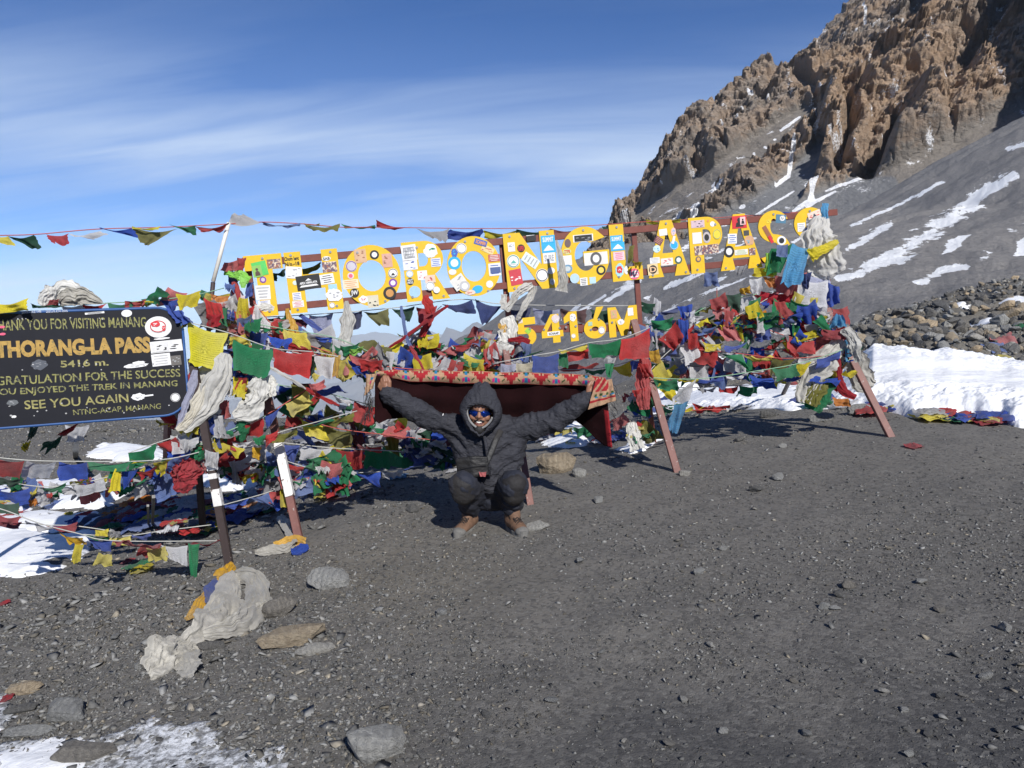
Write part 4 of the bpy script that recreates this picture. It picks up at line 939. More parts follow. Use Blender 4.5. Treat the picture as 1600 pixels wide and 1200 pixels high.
def sticker(kind, px, py, w, h, c=W_, c2=K_, rot=0, txt=None, extra=None):
    a, b = SP.ab(px, py); k = (SP.hit(px, py)).y / F; w, h = w * k, h * k
    hs = host(a, b); rot_ = slope + R(rot); m = SP.mat(a, b, 0.0, rot_); n0 = 0.0012
    if kind != 'splat' or w > .01:
        for (qa, qb, qw, qh, top, qp) in LAID:
            if qp is SP and abs(qa - a) < (qw + w) * .42 and abs(qb - b) < (qh + h) * .42: n0 = max(n0, top)
        LAID.append((a, b, w, h, n0 + .0032, SP))
    U = (m.to_3x3() @ Vector((1, 0, 0))); Vv = (m.to_3x3() @ Vector((0, 1, 0))); Nn = SP.N; c0 = m.translation + Nn * n0
    pl = Plane.__new__(Plane); pl.O = c0; pl.U = U; pl.V = Vv; pl.N = Nn; pl.C = None
    bb = B(); mats = [sm(c) if c != 'photo' else m_collage, sm(c2)]
    if kind in ('disc', 'ring', 'badge', 'splat'):
        bb.disc(c0, U, Vv, Nn, w / 2, 0.0015, 28, h / 2, 0.12 if kind == 'splat' else 0)
        bb.mi = 1
        if kind == 'ring':
            for r_ in (0.43,):
                pts = [c0 + U * math.cos(t) * w * r_ + Vv * math.sin(t) * h * r_ + Nn * 0.002 for t in np.linspace(0, 2 * math.pi, 29)]
                bb.tube(pts, w * 0.03, 4)
        if kind == 'badge': bb.disc(c0 + Nn * 0.0016, U, Vv, Nn, w * .30, 0.001, 20, h * .30)
        if kind == 'splat':
            for k_ in range(5): bb.disc(c0 + Nn * 0.0016 + U * rnd.uniform(-.25, .25) * w + Vv * rnd.uniform(-.25, .25) * h, U, Vv, Nn, w * .09, 0.0008, 7, h * .06, .4)
    elif kind != 'print':
        pts = [c0 + U * x * w / 2 + Vv * y * h / 2 for x, y in ((-1, -1), (1, -1), (1, 1), (-1, 1))]
        bb.poly(pts, Nn, 0.0015); bb.mi = 1
        if kind == 'lines':
            for r_ in np.linspace(-.32, .32, 4):
                l_ = rnd.uniform(.5, .85)
                bb.poly([c0 + U * x * w / 2 * l_ + Vv * (y * h * .035 + r_ * h) + Nn * .0016 for x, y in ((-1, -1), (1, -1), (1, 1), (-1, 1))], Nn, 0.0008)
        if kind == 'mount':
            bb.poly([c0 + U * x * w + Vv * y * h + Nn * .0016 for x, y in ((-.4, -.3), (.4, -.3), (.16, .1), (.02, .28), (-.12, .12))], Nn, .0008)
        if kind == 'figure':
            bb.disc(c0 + Vv * h * .16 + Nn * .0016, U, Vv, Nn, w * .15, .0008, 14); bb.poly([c0 + U * x * w + Vv * y * h + Nn * .0016 for x, y in ((-.28, -.38), (.28, -.38), (.22, -.05), (0, .05), (-.22, -.05))], Nn, .0008)
        if kind == 'scrawl':
            for k_ in range(6): bb.disc(c0 + U * w * rnd.uniform(-.36, .36) + Vv * h * rnd.uniform(-.36, .36) + Nn * .0016, U, Vv, Nn, w * .10, .0008, 6, h * .05, .5)
    if txt:
        bb.mi = 1
        lines = txt.split('|'); q = len(lines)
        for i, t_ in enumerate(lines):
            if kind == 'print': ww, hh, yy = w, h / q * .7, h * (.5 - (i + 1) / q) + h / q * .15
            else:
                ww = w * .78 * min(1, len(t_) / max(len(z) for z in lines) + .2); hh = h * .62 / q; yy = h * .34 - (i + 1) * h * .68 / q + h * .02
                if extra: yy = yy - h * extra
            put_text(bb, t_, pl, -ww / 2, yy, ww, hh, 0.0016, th=0.0008, bold=0.03)
    bb.build('sticker', mats, hs)
ST = [
 ('rect', 406, 420, 22, 22, GN, W_, 8, None), ('figure', 402, 424, 14, 18, (.25, .5, .12), (.10, .06, .05), 5, None), ('rect', 428, 412, 20, 14, 'photo', K_), ('badge', 411, 437, 10, 10, PU, (.6, .5, .6)), ('lines', 411, 457, 22, 22, W_, GY, -3), ('lines', 413, 473, 18, 7, W_, BL),
 ('print', 456, 408, 22, 16, W_, K_, 0, 'Chom lent|N/o.-18'), ('scrawl', 459, 426, 24, 18, W_, GY, -8), ('disc', 461, 442, 7, 7, (.6, .7, .65), GY), ('mount', 482, 441, 36, 22, K_, W_, 3), ('rect', 482, 441.5, 34, 6, K_, W_, 3, 'APEX HIMALAYA'),
 ('lines', 464, 463, 13, 12, W_, BL, 0), ('lines', 466, 475, 17, 10, W_, RD, 0), ('disc', 510, 404, 13, 7, W_, K_, 0, 'SAB'), ('rect', 515, 417, 22, 16, 'photo', K_), ('lines', 511, 436, 21, 15, W_, K_, 4), ('rect', 520, 450, 13, 12, (.35, .6, .75), W_), ('splat', 522, 461, 25, 20, W_, GY), ('ring', 519, 477, 9, 9, W_, K_),
 ('scrawl', 563, 400, 18, 21, (.62, .40, .25), BR), ('ring', 549, 416, 17, 17, (.55, .52, .58), PU), ('badge', 548, 431, 10, 10, (.7, .6, .58), PK), ('badge', 585, 398, 14, 14, K_, W_), ('scrawl', 605, 407, 15, 21, (.62, .36, .28), BR), ('ring', 614, 427, 15, 15, W_, K_, 0), ('mount', 614, 428, 8, 7, W_, K_),
 ('badge', 614, 442, 13, 13, PU, (.8, .7, .8)), ('badge', 609, 458, 20, 20, K_, (.55, .27, .08)), ('disc', 554, 458, 14, 14, K_, W_, 0, 'JW'), ('lines', 548, 444, 24, 14, (.78, .68, .5), OR), ('splat', 568, 468, 14, 12, W_, RD), ('scrawl', 583, 471, 17, 19, (.62, .58, .45), K_),
 ('lines', 639, 395, 23, 24, W_, GY, 3, 'GRIZZLY'), ('scrawl', 641, 414, 22, 15, W_, BL), ('ring', 640, 428, 11, 11, W_, CY), ('disc', 641, 440, 11, 11, K_, W_, 0, 'WLFT|PAYS'), ('disc', 648, 456, 18, 18, (.35, .55, .72), W_), ('splat', 673, 392, 21, 22, W_, (.08, .35, .22)), ('lines', 681, 410, 15, 13, (.65, .68, .8), BL), ('scrawl', 660, 430, 15, 14, W_, RD), ('scrawl', 672, 436, 16, 12, (.7, .55, .45), RD), ('ring', 672, 447, 14, 14, W_, GY), ('disc', 682, 453, 10, 10, W_, GY),
 ('ring', 721, 388, 16, 16, W_, GY), ('splat', 710, 395, 10, 14, BL, CY), ('badge', 710, 411, 20, 20, CY, (.75, .8, .8)), ('disc', 707, 425, 12, 9, W_, RD), ('scrawl', 717, 441, 22, 20, (.72, .7, .66), GY, 30), ('badge', 726, 447, 16, 16, (.5, .5, .52), W_), ('disc', 746, 452, 17, 12, CY, W_, 10), ('disc', 765, 444, 11, 11, W_, GY), ('rect', 751, 379, 20, 9, BL, OR, -22, 'SCAMIN'), ('scrawl', 762, 390, 20, 10, (.75, .6, .3), RD, -30), ('lines', 772, 403, 18, 11, (.5, .12, .1), W_), ('lines', 773, 421, 19, 19, W_, BL, 0), ('rect', 774, 422, 16, 9, (.08, .12, .28), W_), ('splat', 735, 457, 16, 8, (.75, .6, .5), RD),
 ('scrawl', 799, 386, 11, 14, W_, GY), ('disc', 814, 388, 12, 12, K_, RD, 0, 'SUPER'), ('ring', 802, 408, 20, 20, W_, (.1, .4, .35)), ('mount', 802, 409, 12, 8, W_, (.1, .4, .35)), ('scrawl', 806, 433, 19, 24, (.55, .05, .07), W_, 6), ('lines', 829, 407, 15, 27, (.66, .75, .72), GY, 52), ('ring', 847, 430, 20, 20, W_, K_), ('disc', 861, 423, 12, 10, W_, RD), ('splat', 863, 440, 8, 10, W_, GY),
 ('lines', 829, 372, 13, 9, W_, K_, 0), ('rect', 856, 374, 22, 12, CY, W_, 0, 'SUMMIT'), ('mount', 857, 387, 22, 15, CY, W_, 0), ('rect', 858, 403, 19, 16, W_, GY, 0, 'SURE'), 
 ('rect', 911, 372, 32, 11, W_, (.06, .06, .06), 0), ('scrawl', 911, 372, 28, 9, K_, GY), ('disc', 887, 380, 10, 13, (.15, .1, .1), (.5, .3, .25)), ('disc', 886, 393, 13, 9, (.62, .72, .3), RD, 0, 'CITIPIE'), ('rect', 886, 407, 15, 15, W_, W_), ('badge', 887, 420, 15, 13, (.15, .3, .45), (.5, .55, .55)), ('disc', 898, 435, 15, 15, (.45, .62, .75), W_), ('lines', 912, 440, 12, 12, W_, K_), ('rect', 926, 438, 10, 10, (.45, .65, .72), W_),
 ('rect', 931, 404, 38, 19, (.75, .72, .68), K_), ('badge', 931, 404, 18, 20, (.1, .1, .1), (.75, .73, .7)), ('badge', 939, 422, 15, 15, K_, (.8, .6, .1)),
 ('rect', 963, 373, 20, 10, CY, W_, 0, 'SUMMIT'), ('mount', 965, 385, 22, 13, CY, W_), ('lines', 967, 400, 18, 13, (.75, .55, .62), PK), ('splat', 968, 422, 14, 20, (.35, .65, .75), RD), ('splat', 968, 421, 9, 11, RD, W_), ('splat', 978, 422, 6, 14, W_, W_), ('disc', 991, 428, 17, 17, PK, W_, 0, 'LEES'),
 ('rect', 1036, 363, 13, 10, W_, GY, 3), ('splat', 1052, 362, 8, 12, (.7, .5, .5), CY), ('lines', 1029, 376, 13, 11, (.15, .06, .08), (.6, .3, .2), -35), ('ring', 1053, 383, 14, 14, CY, W_), ('rect', 1052, 375, 4, 12, W_, W_, -18), ('splat', 1026, 389, 12, 11, (.55, .7, .72), CY), ('lines', 1023, 407, 16, 9, W_, GY), ('scrawl', 1042, 409, 20, 11, (.78, .7, .65), RD), ('badge', 1060, 406, 12, 12, (.05, .12, .08), W_), ('rect', 1020, 421, 17, 17, (.75, .58, .32), K_, 3), ('disc', 1020, 421, 13, 13, K_, (.75, .5, .3), 0, 'D'),
 ('scrawl', 1090, 350, 22, 11, (.6, .45, .5), K_), ('disc', 1113, 350, 8, 8, W_, GY), ('rect', 1089, 372, 15, 17, W_, GY), ('badge', 1104, 371, 13, 17, (.5, .45, .45), K_), ('ring', 1120, 366, 14, 16, YL, (.25, .4, .3)), ('rect', 1104, 390, 40, 14, 'photo', K_, 2), ('badge', 1091, 405, 9, 9, (.15, .12, .12), (.7, .4, .1)),
 ('figure', 1155, 347, 24, 19, RD, K_, 0), ('figure', 1160, 345, 9, 12, (.75, .5, .5), K_), ('lines', 1144, 373, 15, 15, W_, BL, -3), ('rect', 1166, 364, 9, 8, (.07, .07, .07), GY), ('splat', 1170, 376, 16, 15, (.6, .35, .2), (.2, .4, .5)), ('badge', 1139, 393, 17, 18, K_, W_), ('lines', 1158, 394, 22, 8, (.7, .7, .66), (.4, .5, .2)), ('rect', 1175, 393, 11, 11, 'photo', K_),
 ('rect', 1220, 342, 17, 13, (.08, .2, .3), W_, -8), ('splat', 1222, 341, 9, 8, W_, K_), ('scrawl', 1201, 346, 8, 5, YL, BR), ('rect', 1199, 364, 7, 24, BR, OR, 28), ('rect', 1204, 374, 5, 12, RD, RD, 28), ('badge', 1221, 376, 15, 14, W_, K_),
 ('lines', 1252, 355, 13, 13, W_, GY), ('scrawl', 1272, 335, 22, 10, (.75, .6, .5), RD, 15), ('splat', 1262, 360, 10, 8, BL, W_),
 ('scrawl', 813, 502, 7, 6, (.7, .6, .55), K_), ('rect', 825, 517, 8, 8, (.3, .55, .05), K_, 40), ('rect', 865, 521, 20, 6, W_, K_, 0, 'SCHAAP'), ('splat', 868, 498, 12, 13, (.65, .55, .55), W_), ('splat', 895, 496, 10, 12, W_, GY), ('ring', 896, 525, 7, 7, W_, GY), ('rect', 922, 506, 7, 6, (.35, .5, .4), W_), ('ring', 940, 516, 11, 12, W_, BR),
 ('scrawl', 959, 491, 10, 13, (.6, .35, .2), (.3, .5, .2)), ('rect', 985, 487, 9, 12, W_, OR), ('splat', 970, 503, 11, 9, W_, GY), ('splat', 991, 505, 8, 8, GY, W_), ('disc', 1106, 345, 4, 4, OR, W_)]
for q in ST:
    if q[0] == 'print':
        sticker(*q[:8]) if False else None
    sticker(q[0], q[1], q[2], q[3], q[4], q[5], q[6], q[7] if len(q) > 7 else 0, q[8] if len(q) > 8 else None)
B().poly([SP.hit(x, y, .002) for x, y in ((822, 369), (837, 367), (838, 376), (823, 378))], SP.N, 0.001).build('sticker', sm(K_), sign)

# ---------------- the black board on the left
BB_ = at(288, 646, 4.95); BA_ = at(0, 668, 4.60); BT_ = at(284, 481, 4.98)
BP = Plane(BB_ * 0 + BA_, BB_, BT_)
aR = BP.ab(289, 560)[0]; aL = BP.ab(-90, 585)[0]; bT = (BP.ab(150, 484)[1] + BP.ab(50, 488)[1]) / 2; bBt = (BP.ab(40, 666)[1] + BP.ab(240, 651)[1]) / 2
board_base = gp(262, 760)
m_board = painted('black board paint', (0.010, 0.011, 0.017), 0.6, (0.30, 0.30, 0.31), 0.195, 0.2, scale=7)
m_board.node_tree.nodes['Principled BSDF'].inputs['Specular IOR Level'].default_value = 0.25
m_blue = painted('blue trim paint', (0.018, 0.085, 0.27), 0.55, (0.02, 0.03, 0.06), 0.3)
m_ochre = painted('worn ochre lettering', (0.47, 0.29, 0.065), 0.6, (0.16, 0.13, 0.05), 0.42, 0.35, scale=30)
m_dull = painted('worn yellow lettering', (0.30, 0.29, 0.09), 0.6, (0.04, 0.045, 0.045), 0.45, 0.4, scale=34)
m_dull2 = painted('worn pale yellow lettering', (0.34, 0.31, 0.11), 0.6, (0.05, 0.05, 0.05), 0.40, 0.4, scale=34)
board = thing('notice_board', 'black painted trek notice board with rounded corners, blue edge and hand painted lettering', 'sign', board_base)
def rrect(a0, b0, a1, b1, r, n=8):
    out = []
    for cx_, cy_, s in ((a1 - r, b1 - r, 0), (a0 + r, b1 - r, 90), (a0 + r, b0 + r, 180), (a1 - r, b0 + r, 270)):
        for k in range(n + 1): t = R(s + 90 * k / n); out.append((cx_ + r * math.cos(t), cy_ + r * math.sin(t)))
    return out
rr_ = 0.15
B().poly([BP.P(a, b, -0.014) for a, b in rrect(aL, bBt, aR, bT, rr_)], BP.N, 0.014).build('panel', m_board, board)
ed = rrect(aL, bBt, aR, bT, rr_); ed.append(ed[0])
B().tube([BP.P(a, b, -0.006) for a, b in ed], 0.009, 8).build('edge_trim', m_blue, board, smooth=True)
def bline(txt, x0, y0, x1, y1, h, mat, bold=0.02, jit=1.0, lab=None):
    p, q = BP.hit(x0, y0), BP.hit(x1, y1); a, b = (p - BP.O).dot(BP.U), (p - BP.O).dot(BP.V); d = q - p
    rot = math.atan2(d.dot(BP.V), d.dot(BP.U)); hh = h * p.y / F
    bb = B(); put_text(bb, txt, BP, a, b, d.length, hh, 0.0008, rot, 0.0018, bold, jit * 0.4)
    o = bb.build('lettering', mat, board); o['label'] = lab or 'painted line reading ' + txt
bline('THANK YOU FOR VISITING MANANG', -12, 517, 229, 511, 17, m_dull, 0.012)
bline('THORANG-LA PASS', -6, 560, 236, 551, 27, m_ochre, 0.055, 0.3)
bline('5416 m.', 95, 574.5, 170, 571, 11, m_dull2, 0.02)
bline('CONGRATULATION FOR THE SUCCESS', -52, 604.5, 282, 588.5, 14, m_dull, 0.012)
bline('HOPE YOU ENJOYED THE TREK IN MANANG', -62, 624, 278, 606, 13.5, m_dull, 0.016)
bline('SEE YOU AGAIN', 39, 640, 201, 628, 14, m_dull2, 0.012)
bline('NTNC-ACAP, MANANG', 115, 650, 252, 639.5, 10, m_dull, 0.006)
bline('JINTAKE HB', 34, 491, 65, 489, 4, m_white, 0.0, 1); bline('ZEUS.EX.205', 72, 488.6, 106, 487, 3, m_white, 0.0, 1)
def bst(kind, px, py, w, h, c=W_, c2=K_, lab=None):
    global SP, LET
    keep, keepL, sl = SP, LET, slope
    SP, LET = BP, [(board, 0, 0, 1, 1)]; 
    globals()['slope'] = 0.06
    sticker(kind, px, py, w, h, c, c2); SP, LET = keep, keepL; globals()['slope'] = sl
bst('disc', 198, 489.5, 15, 11); bst('lines', 148, 489, 27, 3)
bst('disc', 247.5, 511, 38, 33, W_, RD); bst('ring', 247, 510, 25, 20, (.72, .7, .7), RD); bst('splat', 243, 506, 13, 9, RD, W_); bst('splat', 256, 513, 5, 8, RD, W_)
bst('scrawl', 260, 541, 46, 18, (.70, .70, .70), K_); bst('scrawl', 250, 542, 24, 15, (.66, .66, .66), K_); bst('splat', 253, 529, 22, 3, W_, W_)
bst('lines', 252, 562, 27, 19, (.72, .72, .72), (.45, .45, .45)); bst('scrawl', 275, 563, 15, 15, (.13, .12, .11), GY)
bst('splat', 213, 571, 34, 7, W_, GY); bst('splat', 217, 567, 18, 6, W_, W_); bst('splat', 216, 620, 20, 11, W_, GY); bst('rect', 231, 618, 16, 2.4, W_, W_); bst('ring', 274, 621, 14, 14, W_, K_); bst('splat', 62, 570, 22, 16, (.09, .10, .12), (.2, .21, .23)); bst('splat', 20, 629, 16, 9, (.12, .13, .14), GY); bst('splat', 22, 651, 7, 4, W_, W_)
for x_, y_, c_ in ((3, 511, PK), (4, 522, PK)): bst('splat', x_, y_, 9, 4, c_, c_)
for _ in range(34): bst('splat', rnd.uniform(5, 280), rnd.choice([rnd.uniform(494, 500), rnd.uniform(566, 578), rnd.uniform(630, 650)]), rnd.uniform(1.2, 3.5), rnd.uniform(1, 2.5), (.5, .5, .5), (.4, .4, .4))
lg_ = lambda f, t, m, w, lab=None: (lambda o: o.__setitem__('label', lab) if lab else None)(B().bar(gp(*f) - Vector((0, 0, .03)), t, w, w * .8, Vector((0, -1, .2))).build('leg', m, board, bevel=.003))
lg_((360, 888), at(300, 560, 5.0), m_legdark, 0.05, 'dark front leg with patches of white paint')
lg_((318, 835), at(300, 600, 5.15), m_legdark, 0.045, 'black rear leg')
lg_((258, 790), at(266, 520, 5.05), m_frame, 0.05, 'brown post behind the board')
lg_((-40, 900), at(-40, 520, 4.75), m_frame, 0.05)
f_, t_ = gp(360, 888), at(300, 560, 5.0)
for u0, u1 in ((0.30, 0.38), (0.43, 0.455), (0.47, 0.49)):
    B().bar(f_ + (t_ - f_) * u0, f_ + (t_ - f_) * u1, 0.054, 0.0445, Vector((0, -1, .2))).build('paint_band', m_legwhite, board)
f_ = gp(350, 700)
pole = B(); pole.tube([at(333, 440, 5.5), at(357.5, 348, 5.58)], 0.0145, 10)
tag(pole.build('flag_pole', painted('white pole paint', (0.72, 0.70, 0.64), 0.5), smooth=True), 'thin white pole leaning right and holding up the high flag string', 'pole')
tag(B().tube([at(322, 560, 5.55), at(333, 441, 5.5)], 0.016, 8).build('stake', m_legdark, smooth=True), 'dark stake under the thin white pole, hidden among tied cloths', 'stake')

# ================================================================== PRAYER FLAGS AND SCARVES
CYC = ['blue', 'white', 'red', 'green', 'yellow']
def cloth_mesh(P, amp=0.02, seed=0, nu=11, nv=10, pin=0.25, jag=0.04, belly=0.0, twist=0.0):
    """P: corners top-left, top-right, bottom-right, bottom-left"""
    P = [np.array(q, float) for q in P]
    u, v = np.meshgrid(np.linspace(0, 1, nu), np.linspace(0, 1, nv), indexing='ij')
    r_ = random.Random(seed * 7 + 1)
    u2 = u + jag * np.where((u > 0) & (u < 1), 0, 1) * (vn(u * 3 + seed, v * 6, 0, 3) - .5) * 2; v2 = v + jag * 1.6 * np.where(v == 1, 1, 0) * (vn(u * 9 + seed * 3.1, v, 0, 5) - .5) * 2
    uu, vv = u2[..., None], v2[..., None]
    X = P[0] * (1 - uu) * (1 - vv) + P[1] * uu * (1 - vv) + P[2] * uu * vv + P[3] * (1 - uu) * vv
    e1 = P[1] - P[0]; e2 = (P[3] - P[0]) + (P[2] - P[1]); n = np.cross(e1, e2); n = n / (np.linalg.norm(n) + 1e-9)
    if n[1] > 0: n = -n
    L1 = np.linalg.norm(e1); w = pin + (1 - pin) * v
    ph = r_.uniform(0, 6.28); f1 = r_.uniform(1.0, 2.4); tl = r_.uniform(-1.2, 1.2)
    d = amp * (np.sin(2 * math.pi * (f1 * u + tl * v * 0.5) + ph) * 0.9 + (fbm(u * 4 + seed * 1.3, v * 3.2, seed * .7, 3, 3) - .5) * 2.4 + (ridged(u * 3 + v * 2 + seed, v * 2 - u + seed, 0, 4, 3) - .6) * 1.2)
    d = d * w + belly * np.sin(math.pi * u) * v
    side = amp * 0.5 * (fbm(u * 3, v * 3 + seed, 5.5, 8, 2) - .5) * 2 * w
    X = X + n * d[..., None] + (e1 / (L1 + 1e-9)) * side[..., None] - np.array([0, 0, 1]) * (np.abs(np.sin(math.pi * u)) * 0.02 * L1 / .2 * (1 - v))[..., None]
    me = mesh_np('flag', X.reshape(-1, 3), grid_faces(nu, nv))
    uvl = me.uv_layers.new(name='UVMap'); li = np.zeros(len(me.loops), dtype=np.int32); me.loops.foreach_get('vertex_index', li)
    uvs = np.stack([u.reshape(-1)[li], 1 - v.reshape(-1)[li]], -1).astype(np.float32); uvl.data.foreach_set('uv', uvs.ravel()); return me
_seed = [10]
def sd_(): _seed[0] += 1; return _seed[0]
def quad3(q, d, dz=0.05):
    """pixel corners -> 3D; d one depth or four"""
    if not isinstance(d, (tuple, list)): s_ = rnd.uniform(-dz, dz); d = (d, d + rnd.uniform(-.02, .02), d + s_ + rnd.uniform(-.03, .03), d + s_ + rnd.uniform(-.03, .03))
    return [at(x, y, k) for (x, y), k in zip(q, d)]
def flag(par, colr, q, d, amp=0.018, nu=11, nv=10, jag=.035, **k):
    o = link('flag', cloth_mesh(quad3(q, d), amp, sd_(), nu, nv, jag=jag, **k), fm(colr), par); o['label'] = colr + ' flag'; return o
def pl3(pts):
    """polyline of (px, py, depth) -> dense 3D curve"""
    P = [at(*p) for p in pts]; out = []
    for i in range(len(P) - 1):
        p0 = P[max(i - 1, 0)]; p1 = P[i]; p2 = P[i + 1]; p3 = P[min(i + 2, len(P) - 1)]
        n = 8
        for k in range(n):
            t = k / n; out.append(0.5 * ((2 * p1) + (p2 - p0) * t + (2 * p0 - 5 * p1 + 4 * p2 - p3) * t * t + (3 * p1 - p0 - 3 * p2 + p3) * t ** 3))
    out.append(P[-1]); return out
def string(label, pts, flags=(), cord=None, group='strings of prayer flags', r=0.0035, auto=None, name='prayer_flag_string', skip=0.1, mode=None, start=0, cyc=None, drop=0.17, amp=.03):
    C3 = pl3(pts); root = thing(name, label, 'prayer flags', C3[0], group)
    B().tube(C3, r, 5).build('cord', cord or m_rope, root, smooth=True)
    for f in flags:
        k = dict(f[3]) if len(f) > 3 else {}
        flag(root, f[0], f[1], f[2], **k)
    if auto:
        cyc = cyc or CYC; ln = [0]
        for a, b in zip(C3[:-1], C3[1:]): ln.append(ln[-1] + (b - a).length)
        def pos(s):
            s = min(max(s, 0), ln[-1]); i = max(0, min(len(C3) - 2, int(np.searchsorted(ln, s)) - 1)); return C3[i].lerp(C3[i + 1], (s - ln[i]) / max(1e-6, ln[i + 1] - ln[i]))
        s = 0.02; i = start
        while s + auto * 0.8 < ln[-1]:
            w = auto * rnd.uniform(.75, 1.1)
            if rnd.random() > skip:
                a, b = pos(s), pos(s + w); t = rnd.random(); md = mode or ('full' if t < .33 else 'bunch' if t < .68 else 'tri' if t < .88 else 'fly')
                g = Vector((rnd.uniform(-.15, .5), rnd.uniform(-.35, .45), -1)).normalized()
                if md == 'fly': g = Vector((rnd.uniform(.2, .9), rnd.uniform(-.1, .7), rnd.uniform(-.2, .35))).normalized()
                h = drop * rnd.uniform(.75, 1.15); a2 = amp
                if md == 'bunch': h *= rnd.uniform(.25, .5); a2 = amp * 1.2
                mid = (a + b) / 2
                c, d_ = b + g * h, a + g * h
                if md == 'tri': m_ = a.lerp(b, rnd.choice([.1, .5, .9, 1.05])) + g * h * 1.15; c = c.lerp(m_, .85); d_ = d_.lerp(m_, .85)
                if md == 'bunch': k_ = rnd.uniform(0, .5); c = c.lerp(mid + g * h, k_); d_ = d_.lerp(mid + g * h, k_)
                me = cloth_mesh([a, b, c + Vector((rnd.uniform(-.02, .02), rnd.uniform(-.03, .03), 0)), d_], a2, sd_())
                cc = cyc[i % len(cyc)]; 
                if rnd.random() < .12: cc = rnd.choice(['faded blue', 'grey', 'olive', 'pink', 'orange', 'sky blue'])
                o = link('flag', me, fm(cc), root); o['label'] = cc + ' flag'
            i += 1; s += w * rnd.uniform(1.0, 1.12)
    return root
def cloth(label, colr, q, d, amp=.03, group=None, cat='prayer flag', name='prayer_flag', mat=None, **k):
    o = link(name, cloth_mesh(quad3(q, d), amp, sd_(), k.pop('nu', 15), k.pop('nv', 14), **k), mat or fm(colr)); return tag(o, label, cat, group)
def scarf_mesh(pts, widths, folds=4.0, amp=0.35, seed=0, nw=22):
    """gathered scarf: the cross-section is a pleated fan that opens and closes along the path"""
    C3 = pl3(pts) if not isinstance(pts[0], Vector) else pts
    n0 = len(C3); C3 = [C3[min(int(q), n0 - 2)].lerp(C3[min(int(q), n0 - 2) + 1], q - min(int(q), n0 - 2)) for q in np.linspace(0, n0 - 1, n0 * 2)]
    n = len(C3); wd = np.interp(np.linspace(0, 1, n), np.linspace(0, 1, len(widths)), widths); V = []
    nw = 34; u = np.linspace(0, 1, nw)[None, :] * np.ones((n, 1)); tt = np.linspace(0, 1, n)[:, None] * np.ones((1, nw)); Lk = len(widths) * 1.1
    dr = 1.6 * vn(tt * Lk + seed, tt * 0, 0, 4)
    wv_ = 0.5 * (fbm(tt * Lk * .7 + seed, u * 2.0, 3.3, 24, 3) - .5)
    Z = (ridged(u * folds * 1.5 + dr * .6 + wv_, tt * Lk * .30 + seed, seed, 4, 3, .5) - .6) * 1.45 + (ridged(u * folds * .5 - tt * Lk * .7, tt * Lk * .7 + seed, 2.2, 14, 4, .6) - .6) * .9 + (ridged(u * 3 + tt * Lk * 2.2, tt * Lk * 2.0 - u * 2, 5.2, 34, 2) - .6) * .28 - .45 * (2 * u - 1) ** 2
    JX = 0.26 * (fbm(tt * Lk * 1.3 + seed, u * 1.0, 0, 6, 3, .6) - .5) * 2 + 0.02 * np.where((u == 0) | (u == 1), vn(tt * Lk * 9, u * 3, 0, 77) - .5, 0)
    for i, p in enumerate(C3):
        d = (C3[min(i + 1, n - 1)] - C3[max(i - 1, 0)]).normalized(); toc = (Vector((0, 0, CAMZ)) - p).normalized()
        sd = d.cross(toc).normalized(); nr_ = sd.cross(d).normalized()
        if nr_.dot(toc) < 0: nr_ = -nr_
        for k in range(nw): V.append(p + sd * ((u[i, k] - .5 + JX[i, k]) * wd[i]) + nr_ * (wd[i] * min(amp, .55) * 0.78 * Z[i, k]))
    me = mesh_np('scarf', np.array([tuple(v) for v in V]), grid_faces(n, nw))
    uvl = me.uv_layers.new(name='UVMap'); return me
def scarf(label, mat, pts, widths, folds=4, amp=.35, cat='scarf', name='tied_scarf', group=None):
    return tag(link(name, scarf_mesh(pts, widths, folds, amp, sd_() * .37), mat), label, cat, group)
def litter(label, colr, px, py, wpx, hpx=None, group=None, d=None, lift=0.0, name='fallen_flag', mat=None):
    """crumpled cloth lying on the ground"""
    c = gp(px, py) if d is None else at(px, py, d); k = c.y / F; w = wpx * k; h = (hpx or wpx * .6) * k * 2.2; s = sd_(); n = 15
    u, v = np.meshgrid(np.linspace(-.5, .5, n), np.linspace(-.5, .5, n), indexing='ij'); a = rnd.uniform(-.6, .6)
    x = (u * math.cos(a) - v * math.sin(a)) * w * (1 + .5 * (vn(u * 3 + s, v * 3, 0, 2) - .5)); y = (u * math.sin(a) + v * math.cos(a)) * h * (1 + .6 * (vn(u * 3, v * 3 + s, 0, 5) - .5))
    x += w * .25 * (fbm(u * 3 + s, v * 3, 1, 6, 2) - .5); y += h * .35 * (fbm(u * 3 + s, v * 3, 9, 7, 2) - .5)
    q = ridged(u * 2.6 + s, v * 2.6 + s * .3, 0, 8, 4, .55)
    X = c.x + x; Y = c.y + y; base = ground(X, Y) if d is None else np.full(X.shape, c.z)
    Z = base + 0.006 + lift + min(w, .3) * .55 * np.clip(q - .35, 0, 1) * (1 - 1.4 * np.maximum(np.abs(u), np.abs(v)) ** 1.5) + .004 * np.abs(fbm(u * 9 + s, v * 9, 0, 3, 2))
    me = mesh_np('cloth', np.stack([X, Y, Z], -1).reshape(-1, 3), grid_faces(n, n))
    uvl = me.uv_layers.new(name='UVMap'); li = np.zeros(len(me.loops), dtype=np.int32); me.loops.foreach_get('vertex_index', li)
    uvl.data.foreach_set('uv', np.stack([(u + .5).reshape(-1)[li], (v + .5).reshape(-1)[li]], -1).astype(np.float32).ravel())
    return tag(link(name, me, mat or fm(colr)), label, 'prayer flag', group)

